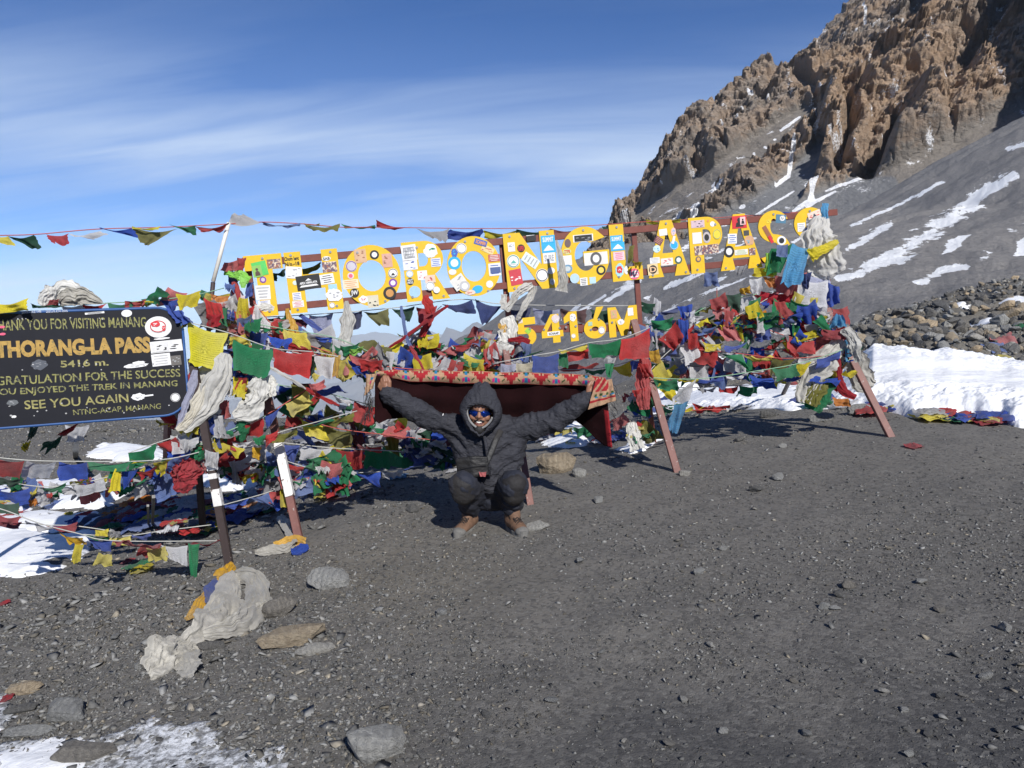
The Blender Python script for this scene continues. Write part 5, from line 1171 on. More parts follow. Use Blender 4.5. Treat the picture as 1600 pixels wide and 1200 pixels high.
# --- high string, left and right of the white pole
string('high string of ragged flags running from the left edge to the white pole top', [(-60, 370, 5.0), (0, 368, 5.05), (60, 366, 5.15), (153, 358, 5.3), (260, 355, 5.45), (357.5, 350, 5.6)], [
  ('yellow', [(-10, 369), (12, 369), (28, 386), (-2, 379)], 5.05), ('dark green', [(10, 368), (54, 367), (63, 388), (48, 386)], 5.1), ('crimson', [(72, 366), (107, 365), (108, 386), (80, 378)], 5.15, {'jag': .08}), ('white', [(108, 365), (155, 360), (172, 371), (116, 371)], 5.2),
  ('blue', [(153, 354), (206, 356), (217, 372), (160, 358)], 5.3), ('olive', [(205, 354), (277, 357), (232, 384), (222, 380)], 5.35), ('bright yellow', [(205, 353), (250, 353), (250, 359), (207, 359)], 5.33), ('green', [(264, 350), (305, 352), (308, 369), (293, 362)], 5.45), ('red', [(304, 354), (358, 348), (348, 361), (312, 361)], 5.5)], m_ropeR)
string('high string of flags from the white pole across the top of the letters', [(357.5, 350, 5.6), (410, 347, 5.75), (475, 350, 5.9), (533, 355, 6.08), (587, 355, 6.15), (650, 356, 6.22), (755, 357, 6.32), (850, 356, 6.42), (930, 352, 6.5), (1000, 347, 6.58), (1062, 344, 6.64), (1240, 332, 6.8), (1292, 326, 6.85)], [
  ('white', [(357, 349), (408, 348), (378, 333), (360, 339)], 5.62), ('faded blue', [(409, 346), (468, 348), (468, 355), (410, 351)], 5.77), ('olive', [(472, 349), (531, 350), (528, 360), (492, 362)], 5.95), ('yellow', [(474, 348), (500, 349), (498, 353), (476, 352)], 5.96), ('green', [(531, 349), (587, 351), (587, 357), (540, 357)], 6.12),
  ('crimson', [(587, 343), (645, 354), (615, 359), (588, 355)], 6.19), ('grey', [(650, 357), (703, 357), (696, 379), (672, 371)], 6.25), ('blue', [(702, 358), (755, 357), (752, 371), (696, 375)], 6.30), ('yellow', [(756, 360), (807, 360), (800, 373), (757, 372)], 6.35), ('dark green', [(808, 358), (860, 358), (857, 377), (806, 375)], 6.40),
  ('maroon', [(860, 357), (912, 356), (905, 369), (860, 365)], 6.45), ('dark green', [(940, 354), (975, 352), (970, 358), (944, 360)], 6.53), ('bright yellow', [(1009, 343), (1064, 341), (1062, 347), (1010, 349)], 6.59), ('white', [(1150, 330), (1205, 330), (1195, 337), (1165, 338)], 6.73), ('blue', [(1205, 330), (1290, 327), (1288, 333), (1210, 334)], 6.78)], m_ropeR)
# --- line that hangs from the bottom rail
string('line of thin flags hanging under the bottom rail of the yellow letters', [(400, 496, 6.0), (480, 492, 6.02), (607, 482, 6.1), (720, 468, 6.2), (800, 476, 6.3), (1005, 478, 6.5)], [
  ('dark green', [(405, 495), (437, 495), (446, 516), (420, 520)], 6.02), ('maroon', [(446, 494), (486, 496), (478, 514), (452, 508)], 6.02), ('lavender', [(482, 492), (520, 489), (515, 520), (494, 535)], 6.06), ('navy', [(546, 487), (566, 485), (562, 512), (548, 517)], 6.1),
  ('olive', [(568, 487), (607, 482), (608, 508), (590, 508)], 6.1), ('dark green', [(611, 482), (648, 478), (640, 503), (630, 500)], 6.15), ('crimson', [(650, 480), (684, 477), (668, 510), (654, 502)], 6.2), ('navy', [(690, 475), (738, 468), (745, 490), (712, 488)], 6.2), ('navy', [(742, 467), (786, 478), (760, 506), (752, 506)], 6.25),
  ('navy', [(786, 481), (830, 480), (826, 498), (792, 499)], 6.35), ('lavender', [(833, 481), (875, 482), (872, 511), (836, 508)], 6.4), ('maroon', [(876, 482), (918, 482), (914, 505), (878, 500)], 6.42), ('dark green', [(922, 483), (958, 482), (954, 505), (926, 500)], 6.47), ('crimson', [(885, 505), (910, 505), (908, 520), (886, 518)], 6.5), ('dark green', [(1000, 470), (1025, 474), (1020, 492), (1002, 486)], 6.52)])
# --- row just under 5416M
string('string of bright flags across the foot of the 5416M numbers', [(775, 567, 6.0), (832, 556, 6.02), (873, 549, 6.05), (919, 536, 6.08), (970, 529, 6.12), (1015, 512, 6.2)], [
  ('lavender', [(783, 568), (806, 568), (804, 583), (783, 583)], 6.0), ('cream', [(806, 567), (832, 565), (832, 583), (807, 584)], 6.01), ('blue', [(832, 555), (873, 552), (871, 583), (833, 583)], 6.0, {'amp': .012}), ('green', [(919, 536), (971, 529), (973, 553), (924, 561)], 6.03, {'amp': .014}), ('red', [(971, 530), (1016, 512), (1014, 560), (968, 562)], 6.05, {'amp': .02}),
  ('white', [(940, 557), (973, 548), (960, 568), (946, 566)], 6.1), ('red', [(886, 549), (918, 543), (920, 560), (889, 566)], 6.12), ('yellow', [(873, 546), (918, 537), (917, 545), (876, 552)], 6.08), ('dark green', [(790, 559), (830, 552), (850, 548), (790, 566)], 6.05), ('green', [(873, 553), (886, 551), (888, 575), (874, 572)], 6.12), ('green', [(945, 568), (960, 566), (955, 590), (948, 590)], 6.1)])
# --- big flags near the left post
string('front string with the big yellow, green and red flags by the board', [(272, 500, 4.98), (297, 504, 5.0), (360, 521, 5.1), (427, 544, 5.2), (490, 550, 5.35), (540, 560, 5.5)], [
  ('bright yellow', [(294, 503), (358, 520), (337, 578), (296, 568)], (5.0, 5.1, 5.02, 4.95), {'amp': .012}), ('green', [(364, 530), (427, 546), (418, 592), (363, 578)], (5.1, 5.2, 5.12, 5.05), {'amp': .016}), ('red', [(427, 544), (490, 549), (484, 592), (428, 578)], (5.2, 5.3, 5.25, 5.2), {'amp': .02}),
  ('white', [(491, 553), (523, 558), (520, 593), (495, 586)], 5.4), ('olive', [(274, 502), (295, 504), (290, 512), (276, 510)], 4.97), ('yellow', [(524, 560), (540, 562), (536, 592), (524, 588)], 5.5)])
# --- lower left strings
string('low string of red, white and blue flags under the board', [(-60, 708, 4.5), (40, 719, 4.6), (137, 721, 4.7), (205, 721, 4.78), (270, 716, 4.88), (335, 700, 5.0)], [
  ('red', [(-16, 712), (40, 720), (32, 747), (-20, 740)], 4.6, {'amp': .01}), ('white', [(41, 720), (87, 722), (76, 748), (33, 744)], 4.65, {'amp': .01}), ('blue', [(91, 721), (136, 722), (137, 749), (92, 750)], 4.7, {'amp': .01}), ('green', [(137, 719), (205, 720), (198, 737), (140, 735)], 4.78), ('green', [(172, 735), (192, 730), (186, 752), (170, 748)], 4.8), ('yellow', [(180, 732), (190, 733), (188, 768), (168, 768)], 4.76),
  ('blue', [(190, 735), (216, 733), (202, 756), (192, 766)], 4.8), ('red', [(213, 738), (245, 728), (240, 742), (222, 750)], 4.85), ('yellow', [(205, 718), (270, 716), (262, 722), (207, 724)], 4.86), ('yellow', [(240, 722), (262, 720), (258, 742), (245, 740)], 4.88), ('faded blue', [(262, 715), (300, 706), (290, 720), (262, 738)], 4.92)])
string('sagging string of small crumpled flags below the low red and white string', [(-60, 748, 4.55), (0, 752, 4.62), (60, 760, 4.7), (110, 758, 4.75), (170, 745, 4.82), (230, 728, 4.9)], [
  ('dark green', [(-10, 743), (32, 748), (28, 760), (-8, 757)], 4.6), ('blue', [(-10, 765), (48, 762), (42, 790), (-8, 780)], 4.6), ('green', [(62, 762), (105, 753), (98, 764), (68, 772)], 4.7), ('yellow', [(108, 752), (138, 745), (140, 752), (110, 757)], 4.74), ('white', [(117, 757), (160, 748), (165, 765), (120, 777)], 4.72, {'amp': .02}),
  ('orange', [(44, 782), (56, 778), (59, 788), (46, 791)], 4.68), ('white', [(56, 775), (70, 771), (77, 781), (62, 785)], 4.68), ('red', [(72, 772), (82, 770), (80, 778), (74, 778)], 4.7), ('dark green', [(-10, 783), (30, 785), (28, 805), (-10, 800)], 4.58), ('crimson', [(-10, 803), (34, 806), (30, 820), (-10, 820)], 4.56)])
string('lowest string of flags, white cord, tied to the dark front leg', [(-60, 785, 4.3), (0, 795, 4.35), (60, 817, 4.4), (120, 833, 4.5), (180, 845, 4.6), (345, 845, 4.93)], [
  ('gold', [(90, 831), (130, 840), (133, 852), (112, 850)], 4.5), ('yellow', [(118, 850), (132, 850), (124, 880), (110, 879)], 4.5), ('blue', [(133, 838), (176, 845), (172, 863), (150, 857)], 4.58), ('yellow', [(154, 863), (175, 866), (174, 886), (146, 882)], 4.6), ('white', [(40, 812), (85, 822), (80, 830), (45, 820)], 4.42),
  ('red', [(222, 850), (252, 850), (240, 872), (214, 866)], 4.72), ('yellow', [(228, 856), (258, 853), (262, 876), (234, 876)], 4.7), ('white', [(251, 851), (292, 852), (292, 886), (263, 872)], 4.75), ('green', [(293, 849), (312, 849), (306, 906), (300, 906)], 4.82), ('crimson', [(178, 845), (250, 850), (248, 853), (180, 849)], 4.65), ('crimson', [(290, 848), (343, 844), (343, 848), (292, 852)], 4.85)])
string('red flag line running from the left edge to the white cord', [(-60, 805, 4.75), (0, 815, 4.8), (70, 820, 4.85), (120, 822, 4.9), (175, 830, 4.95)], [
  ('crimson', [(68, 820), (122, 815), (120, 833), (92, 830)], 4.85), ('yellow', [(148, 828), (170, 826), (168, 838), (150, 838)], 4.92), ('grey', [(172, 826), (190, 830), (185, 840), (172, 838)], 4.95), ('maroon', [(-8, 812), (34, 815), (30, 826), (-8, 824)], 4.8)])
# --- automatic strings, (label, points, flag width, drop)
AU = [
 ('string of flags rising from the dark front leg to the board corner', [(345, 640, 5.1), (300, 672, 5.0), (245, 692, 4.95), (200, 708, 4.9)], .16, .13),
 ('short string of blue and red flags between the board and the left leg', [(415, 650, 5.2), (360, 672, 5.1), (300, 700, 5.05)], .17, .13),
 ('thin green cord with yellow flags crossing in front of the left leg', [(483, 606, 5.5), (430, 640, 5.35), (380, 668, 5.2), (338, 692, 5.1)], .19, .10),
 ('string from the left post down toward the dirty brown blanket', [(396, 470, 5.7), (440, 520, 5.7), (520, 552, 5.75), (600, 572, 5.8), (690, 580, 5.9)], .20, .14),
 ('string of flags above the big red flag under the letter H', [(392, 505, 5.6), (450, 515, 5.65), (530, 530, 5.75), (610, 566, 5.85)], .21, .15),
 ('second string under the letter T, partly twisted', [(370, 480, 5.5), (400, 520, 5.55), (450, 548, 5.6), (520, 560, 5.7)], .20, .12),
 ('string slanting from under the letter R to the left jumble', [(690, 478, 6.25), (640, 520, 6.1), (590, 548, 6.0), (540, 572, 5.9)], .20, .10),
 ('dark string of flags reaching the left end of the blanket', [(425, 600, 5.6), (500, 612, 5.7), (560, 628, 5.8), (600, 640, 5.9)], .2, .14),
 ('red and green string tied at the left leg knot, rising right', [(372, 700, 5.15), (435, 676, 5.3), (492, 660, 5.45), (558, 642, 5.6)], .2, .06),
 ('string of flags crossing the gravel left of the man, upper', [(430, 640, 5.7), (520, 668, 5.8), (610, 680, 5.95), (700, 690, 6.1)], .21, .14),
 ('string of flags crossing the gravel left of the man, middle', [(428, 690, 5.6), (520, 700, 5.75), (620, 705, 5.95), (730, 712, 6.2)], .21, .14),
 ('string of flags crossing the gravel left of the man, lowest', [(432, 715, 5.5), (500, 735, 5.6), (580, 738, 5.8), (660, 728, 6.0)], .2, .12),
 ('deep shaded string of flags behind the lowest one', [(440, 660, 6.4), (540, 690, 6.5), (640, 700, 6.6), (740, 700, 6.8)], .22, .16),
 ('faint far string of flags behind the left legs', [(300, 690, 6.2), (400, 672, 6.4), (520, 655, 6.6), (640, 650, 6.8)], .2, .12),
 ('string of crumpled flags along the top left of the blanket', [(540, 565, 5.9), (600, 574, 6.0), (680, 580, 6.1), (780, 578, 6.2)], .16, .08),
 ('second string of crumpled flags behind the blanket', [(600, 560, 6.4), (660, 574, 6.4), (740, 572, 6.4), (800, 560, 6.4)], .17, .1),
 ('string of flags from the 5416M row down behind the blanket', [(870, 578, 6.3), (940, 575, 6.3), (1000, 560, 6.3), (1040, 548, 6.4)], .18, .12),
 ('string rising from the middle leg to the right end of the sign', [(1010, 585, 6.15), (1050, 545, 6.3), (1100, 520, 6.4), (1180, 478, 6.55), (1240, 440, 6.65)], .22, .17),
 ('second string rising to the right behind the middle leg', [(1005, 560, 6.4), (1070, 500, 6.5), (1130, 470, 6.6), (1215, 455, 6.7)], .2, .15),
 ('long low string from the middle leg to the white wrapped post', [(1015, 590, 6.1), (1090, 592, 6.15), (1180, 580, 6.2), (1260, 565, 6.25), (1335, 540, 6.3)], .21, .10),
 ('pink and red string reaching the white wrapped post from the left', [(1150, 490, 6.5), (1200, 515, 6.45), (1260, 532, 6.4), (1335, 535, 6.35)], .24, .10),
 ('string of yellow and blue flags just below the pink string', [(1080, 545, 6.4), (1150, 552, 6.4), (1230, 560, 6.35), (1330, 552, 6.3)], .22, .13),
 ('string of small flags skimming the snow behind the legs', [(1020, 605, 6.6), (1100, 605, 6.7), (1190, 600, 6.8), (1260, 590, 6.9)], .2, .12),
 ('faded far string near the snow patch', [(1030, 570, 7.0), (1120, 560, 7.1), (1220, 545, 7.2), (1300, 520, 7.2)], .2, .13),
 ('loose string hanging from the letter A to the middle tangle', [(1120, 450, 6.6), (1125, 480, 6.55), (1160, 505, 6.5), (1230, 512, 6.5)], .16, .12),
 ('string of flags tied low to the right frame leg', [(1240, 610, 6.5), (1290, 590, 6.4), (1330, 560, 6.35)], .17, .16),
 ('string of flags sinking behind the middle leg to the ground', [(1010, 615, 6.25), (1050, 640, 6.35), (1100, 640, 6.5), (1135, 640, 6.55)], .17, .1),
 ('string of flags going left from the middle leg behind the blanket', [(1018, 600, 6.2), (980, 640, 6.3), (940, 660, 6.5), (860, 672, 6.8)], .2, .12),
 ('string of flags above the board running toward the left post', [(90, 478, 5.05), (160, 474, 5.1), (230, 470, 5.15), (300, 462, 5.2), (350, 450, 5.4)], .16, .09),
 ('string of flags lying under the lowest string near the left snow', [(130, 835, 4.9), (190, 838, 5.0), (250, 830, 5.05), (330, 820, 5.15)], .15, .06),
 ('string of orange and white flags behind the left leg near the ground', [(345, 790, 5.3), (400, 775, 5.45), (450, 760, 5.6), (520, 745, 5.8)], .16, .1),
]
for i, (lb, pts, w, dr) in enumerate(AU):
    string(lb, pts, auto=w, drop=dr, start=i * 2, cord=rnd.choice([m_rope, m_ropeR, m_ropeG, m_rope]), skip=.06)
# --- twisted streamers
def streamer(label, mat, pts, w=.03, group=None): return scarf(label, mat, pts, [w * .6, w, w * .8, w, w * .5], 2, .5, name='streamer', cat='streamer')
streamer('blue and white twisted cord under the letter R', fm('faded blue'), [(627, 478, 6.05), (630, 500, 6.0), (636, 530, 6.0), (644, 545, 6.0)], .03)
streamer('red end of the twisted cord hanging above the blanket', fm('crimson'), [(641, 540, 6.0), (650, 558, 5.98), (660, 578, 5.95), (664, 590, 5.95)], .035)
streamer('white band running down right of the big red flag', m_scarf, [(420, 573, 5.15), (450, 590, 5.2), (478, 608, 5.3)], .025)
streamer('red band continuing the white band below the red flag', fm('red'), [(476, 606, 5.3), (500, 620, 5.4), (530, 634, 5.5)], .03)
streamer('blue band across the white flags under the letter H', fm('blue'), [(468, 492, 5.95), (495, 512, 5.9), (530, 540, 5.85)], .04)
streamer('thin red band from the knot below the letter R to the left', fm('crimson'), [(700, 477, 6.1), (668, 500, 6.05), (635, 525, 6.0), (600, 548, 6.0)], .03)
streamer('yellow thin cord between the green flags left of the blanket', fm('bright yellow'), [(600, 540, 5.95), (575, 552, 5.9), (560, 560, 5.9)], .03)
streamer('sky blue band beside the board', fm('lavender'), [(305, 578, 4.97), (298, 610, 4.95), (285, 645, 4.92), (278, 672, 4.9)], .05)
streamer('red strip behind the sky blue band', fm('crimson'), [(300, 580, 4.99), (292, 610, 4.98), (282, 650, 4.96)], .035)
streamer('red rag wound on the left post', fm('red'), [(366, 440, 5.75), (372, 480, 5.7), (376, 530, 5.65), (380, 560, 5.6)], .06)
# --- scarves
def gl(pts, lift=.03):
    out = []
    for x, y in pts:
        q = gp(x, y); d = ray(x, y); t = (q.z + lift - CAMZ) / d.z; out.append((x, y, d.y * t))
    return out
def pix(*a): return list(a)
scarf('white fringed scarf hanging from the yellow flag next to the board', m_scarf, [(352, 552, 5.05), (342, 590, 5.0), (318, 640, 4.95), (285, 672, 4.9)], [.05, .16, .14, .05], 4)
scarf('white ragged scarf bunched under the yellow flag', m_scarf, [(340, 560, 5.12), (330, 590, 5.1), (325, 625, 5.08), (322, 648, 5.06)], [.12, .22, .20, .14], 5)
scarf('narrow cream scarf beside the board edge', fabric('cream scarf', (.62, .58, .48), False, .2), [(318, 600, 4.97), (308, 630, 4.93), (292, 658, 4.9), (276, 672, 4.88)], [.04, .08, .07, .03], 3)
scarf('white scarf with a broad rounded end below the green flag', m_scarf, [(404, 588, 5.12), (402, 610, 5.1), (392, 635, 5.1), (366, 652, 5.1)], [.08, .14, .18, .08], 3.5)
scarf('white fringe hanging right of the rounded white scarf', m_scarf, [(415, 588, 5.18), (420, 604, 5.18), (424, 620, 5.18)], [.08, .12, .05], 5)
scarf('white and mauve scarf tied across the foot of the letter T', fabric('mauve white scarf', (.58, .5, .53), False, .2), [(366, 452, 5.75), (378, 480, 5.7), (398, 500, 5.7), (430, 520, 5.75)], [.06, .13, .12, .05], 4)
scarf('white scarf knotted on the lower rail at the letter T', m_scarf, [(384, 492, 5.72), (400, 484, 5.7), (418, 480, 5.7), (428, 482, 5.72)], [.04, .07, .06, .03], 3)
scarf('lime green scarf knotted beside the letter T', fabric('lime scarf', (.25, .62, .08), False, .2), [(350, 426, 5.75), (365, 430, 5.72), (378, 432, 5.7), (390, 438, 5.7)], [.03, .06, .09, .05], 3)
scarf('small lime knot hanging below the lime green scarf', fabric('lime scarf knot', (.25, .62, .08), False, .2), [(376, 430, 5.7), (379, 440, 5.68), (380, 450, 5.68)], [.05, .06, .03], 3)
scarf('gold scarf hanging under the letter H', m_gold, [(448, 482, 5.85), (452, 500, 5.85), (458, 515, 5.85), (462, 530, 5.85)], [.03, .06, .10, .06], 3)
scarf('long white scarf hanging between the letters H and O', m_scarf, [(541, 470, 5.88), (542, 500, 5.88), (540, 530, 5.88), (538, 548, 5.88)], [.03, .12, .10, .06], 4)
scarf('white scarf tied between the letters N and G', m_scarf, [(869, 375, 6.1), (875, 400, 6.08), (880, 430, 6.08), (876, 455, 6.1)], [.02, .045, .07, .09], 3)
scarf('white scarf knotted under the letter N', m_scarf, [(832, 444, 6.1), (815, 452, 6.08), (802, 468, 6.1), (790, 485, 6.12)], [.05, .08, .05, .05], 3)
scarf('white loose end hanging under the letter N', m_scarf, [(833, 446, 6.12), (828, 465, 6.12), (815, 485, 6.12), (808, 500, 6.15)], [.06, .07, .04, .03], 3)
scarf('white bunched scarf wound on the post left of the number 5', m_scarf, [(790, 496, 6.1), (796, 515, 6.08), (790, 535, 6.08), (780, 552, 6.1)], [.10, .16, .14, .09], 5)
scarf('white tied rag on the post above the bunched scarf', m_scarf, [(787, 460, 6.15), (787, 472, 6.15), (786, 484, 6.15)], [.05, .06, .04], 2)
scarf('red ribbon wound below the number 5', fm('crimson'), [(794, 532, 6.05), (812, 530, 6.02), (828, 535, 6.02)], [.03, .05, .03], 3)
scarf('red rag knotted at the foot of the letter R', fm('red'), [(664, 462, 6.0), (668, 474, 5.98), (672, 490, 6.0)], [.05, .08, .06], 3)
scarf('gold and white rag tied left of the number 5', m_gold, [(780, 505, 6.1), (786, 512, 6.08), (790, 520, 6.08)], [.04, .06, .03], 3)
scarf('dirty white scarf looped on the ground in front of the dark leg, upper part', m_scarf_dirty, gl([(368, 896), (352, 930), (345, 962), (318, 990), (285, 1005)], 0.06), [.08, .17, .20, .16, .08], 4.5, .36)
scarf('dirty white scarf loop curling back to the right', m_scarf_dirty, gl([(366, 896), (393, 905), (402, 938), (387, 966), (352, 982), (318, 992)], 0.07), [.07, .12, .13, .12, .10, .06], 3.5, .36)
scarf('thin end of the dirty scarf pointing right', m_scarf_dirty, gl([(385, 962), (405, 950), (418, 942), (424, 934)], 0.05), [.07, .05, .05, .02], 3, .36)
scarf('wide spread end of the dirty scarf on the gravel', m_scarf_dirty, gl([(300, 1000), (280, 1016), (258, 1032), (228, 1050)], 0.05), [.08, .16, .20, .10], 4, .36)
scarf('small frill of the dirty scarf end', m_scarf_dirty, gl([(282, 1024), (295, 1036), (308, 1046)], 0.04), [.10, .12, .05], 4, .36)
scarf('gold scarf tied around the foot of the dark front leg', m_gold, gl([(338, 903), (352, 893), (366, 884)], 0.08), [.05, .08, .05], 3)
scarf('gold tail of cloth trailing on the gravel left of the dirty scarf', m_gold, gl([(328, 922), (318, 938), (303, 956), (290, 968)], 0.04), [.05, .06, .05, .02], 3, .25)
scarf('blue strip beside the gold tail of cloth', fm('blue'), gl([(343, 905), (334, 922), (328, 943)], 0.05), [.06, .09, .05], 2, .25)
scarf('gold knot at the foot of the pink front leg', m_gold, gl([(428, 852), (450, 846), (478, 846)], 0.05), [.04, .07, .06], 3, .3)
scarf('blue rag at the foot of the pink front leg', fm('blue'), gl([(455, 862), (470, 858), (482, 854)], 0.04), [.04, .06, .04], 2, .3)
scarf('grey white scarf lying left of the pink leg foot', m_scarf_dirty, gl([(398, 862), (420, 860), (445, 857), (462, 848)], 0.04), [.03, .06, .07, .04], 3, .3)
scarf('grey white scarf hanging beside the white painted leg', m_scarf_dirty, gl([(438, 805), (444, 817), (452, 835), (462, 848)], 0.06), [.05, .07, .05, .04], 3, .3)
scarf('crimson scarf bundle hanging from the dark front leg', fm('crimson'), [(298, 716, 5.0), (292, 735, 4.98), (288, 752, 4.98), (285, 770, 5.0)], [.10, .18, .17, .07], 4, .4)
scarf('green scarf bundle hanging beside the left leg', fm('green'), [(380, 655, 5.15), (378, 672, 5.13), (374, 690, 5.13)], [.05, .10, .05], 3, .4)
scarf('red bundle of rags tied at the middle leg', fm('red'), [(1008, 560, 6.15), (1004, 590, 6.12), (1006, 620, 6.1), (1008, 640, 6.1)], [.06, .13, .12, .06], 4)
scarf('white rag hanging below the middle leg knot', m_scarf, [(985, 660, 6.2), (990, 680, 6.15), (998, 702, 6.1)], [.05, .14, .12], 4)
# the wrapped right end of the sign
scarf('big dirty white cloth bag wrapped over the last letter', fabric('white sack cloth', (.66, .65, .62), False, .25, .3), [(1284, 338, 6.62), (1278, 365, 6.56), (1284, 395, 6.54), (1292, 425, 6.58), (1296, 436, 6.6)], [.08, .27, .33, .26, .10], 5, .28)
scarf('sky blue scarf knotted on top of the white bag', fm('sky blue'), [(1290, 318, 6.62), (1288, 330, 6.6), (1292, 345, 6.6)], [.05, .07, .03], 3)
scarf('yellow scarf strip pulled across the white bag', fm('yellow'), [(1265, 400, 6.48), (1280, 392, 6.46), (1296, 384, 6.46), (1310, 377, 6.46)], [.13, .09, .06, .03], 3, .3)
cloth('sky blue translucent flag under the last letters', 'sky blue', [(1238, 380), (1266, 388), (1250, 448), (1216, 444)], (6.5, 6.5, 6.45, 6.45), .03)
cloth('green flag left of the sky blue flag', 'green', [(1205, 388), (1238, 380), (1222, 425), (1196, 430)], 6.5)
cloth('bright green flag edge next to the yellow tail', 'lime', [(1196, 395), (1212, 392), (1212, 430), (1194, 425)], 6.52)
cloth('small blue flag between the last two letters', 'faded blue', [(1214, 382), (1232, 381), (1230, 402), (1213, 400)], 6.44, .01)
cloth('yellow flag tail at the foot of the last A', 'yellow', [(1178, 418), (1210, 412), (1212, 432), (1176, 431)], 6.55)
cloth('pink red veil hanging below the sky blue flag', 'pink', [(1210, 430), (1262, 425), (1245, 462), (1212, 458)], 6.52)
cloth('dark red flag below the pink veil', 'crimson', [(1190, 455), (1248, 452), (1232, 475), (1188, 476)], 6.58)
cloth('orange flag behind the green flag', 'orange', [(1192, 432), (1212, 432), (1214, 450), (1200, 450)], 6.6)
cloth('white gauze flag hanging under the white bag', 'white', [(1248, 436), (1294, 438), (1290, 482), (1244, 474)], (6.5, 6.52, 6.5, 6.48))
cloth('lavender gauze flag behind the white gauze flag', 'lavender', [(1262, 428), (1298, 436), (1296, 470), (1266, 466)], 6.6)
cloth('bright blue flag right of the white gauze flag', 'blue', [(1293, 440), (1312, 448), (1312, 474), (1290, 480)], 6.52)
cloth('violet blue flag between the veil and the gauze', 'navy', [(1256, 428), (1268, 424), (1262, 452), (1254, 450)], 6.47)
cloth('dark olive flag hanging under the white gauze', 'olive', [(1233, 484), (1258, 484), (1256, 505), (1236, 504)], 6.55, .01)
cloth('red flag at the top of the white wrapped post', 'red', [(1298, 482), (1325, 478), (1330, 510), (1304, 496)], 6.4)
cloth('sky blue flag tucked under the red flag', 'sky blue', [(1306, 490), (1316, 492), (1324, 510), (1296, 512)], 6.38)
cloth('red flag wrapped round the crossing of the right legs', 'crimson', [(1285, 514), (1325, 510), (1324, 530), (1284, 532)], 6.3)
cloth('white flag over the white wrapped post', 'white', [(1296, 500), (1312, 502), (1310, 514), (1290, 512)], 6.36)
scarf('white scarf trailing down the right front leg', m_scarf, [(1322, 512, 6.25), (1330, 530, 6.22), (1336, 548, 6.22), (1342, 565, 6.24)], [.08, .12, .10, .04], 3)
scarf('grey gauze draped from the right post to the ground', m_scarf_dirty, [(1318, 532, 6.32), (1290, 555, 6.32), (1268, 590, 6.32), (1258, 630, 6.32)], [.10, .24, .22, .12], 5, .2)
scarf('grey gauze behind the right front leg', m_scarf_dirty, [(1330, 540, 6.5), (1332, 560, 6.55), (1345, 590, 6.6), (1362, 605, 6.65)], [.08, .2, .24, .1], 4, .2)
scarf('dark green cloth hanging inside the right legs', fm('green'), [(1300, 560, 6.38), (1290, 590, 6.36), (1278, 620, 6.34), (1268, 640, 6.32)], [.12, .2, .2, .12], 4, .3)
scarf('olive cloth in front of the dark green cloth', fm('olive'), [(1284, 590, 6.32), (1275, 610, 6.3), (1264, 632, 6.3)], [.1, .16, .12], 4, .3)
scarf('red rope of cloth inside the right legs', fm('crimson'), [(1308, 560, 6.3), (1310, 585, 6.3), (1318, 610, 6.3), (1336, 622, 6.3)], [.05, .06, .07, .04], 2, .4)
cloth('orange flag lying at the foot of the right rear leg', 'orange', [(1300, 620), (1325, 622), (1330, 636), (1302, 634)], 6.5)
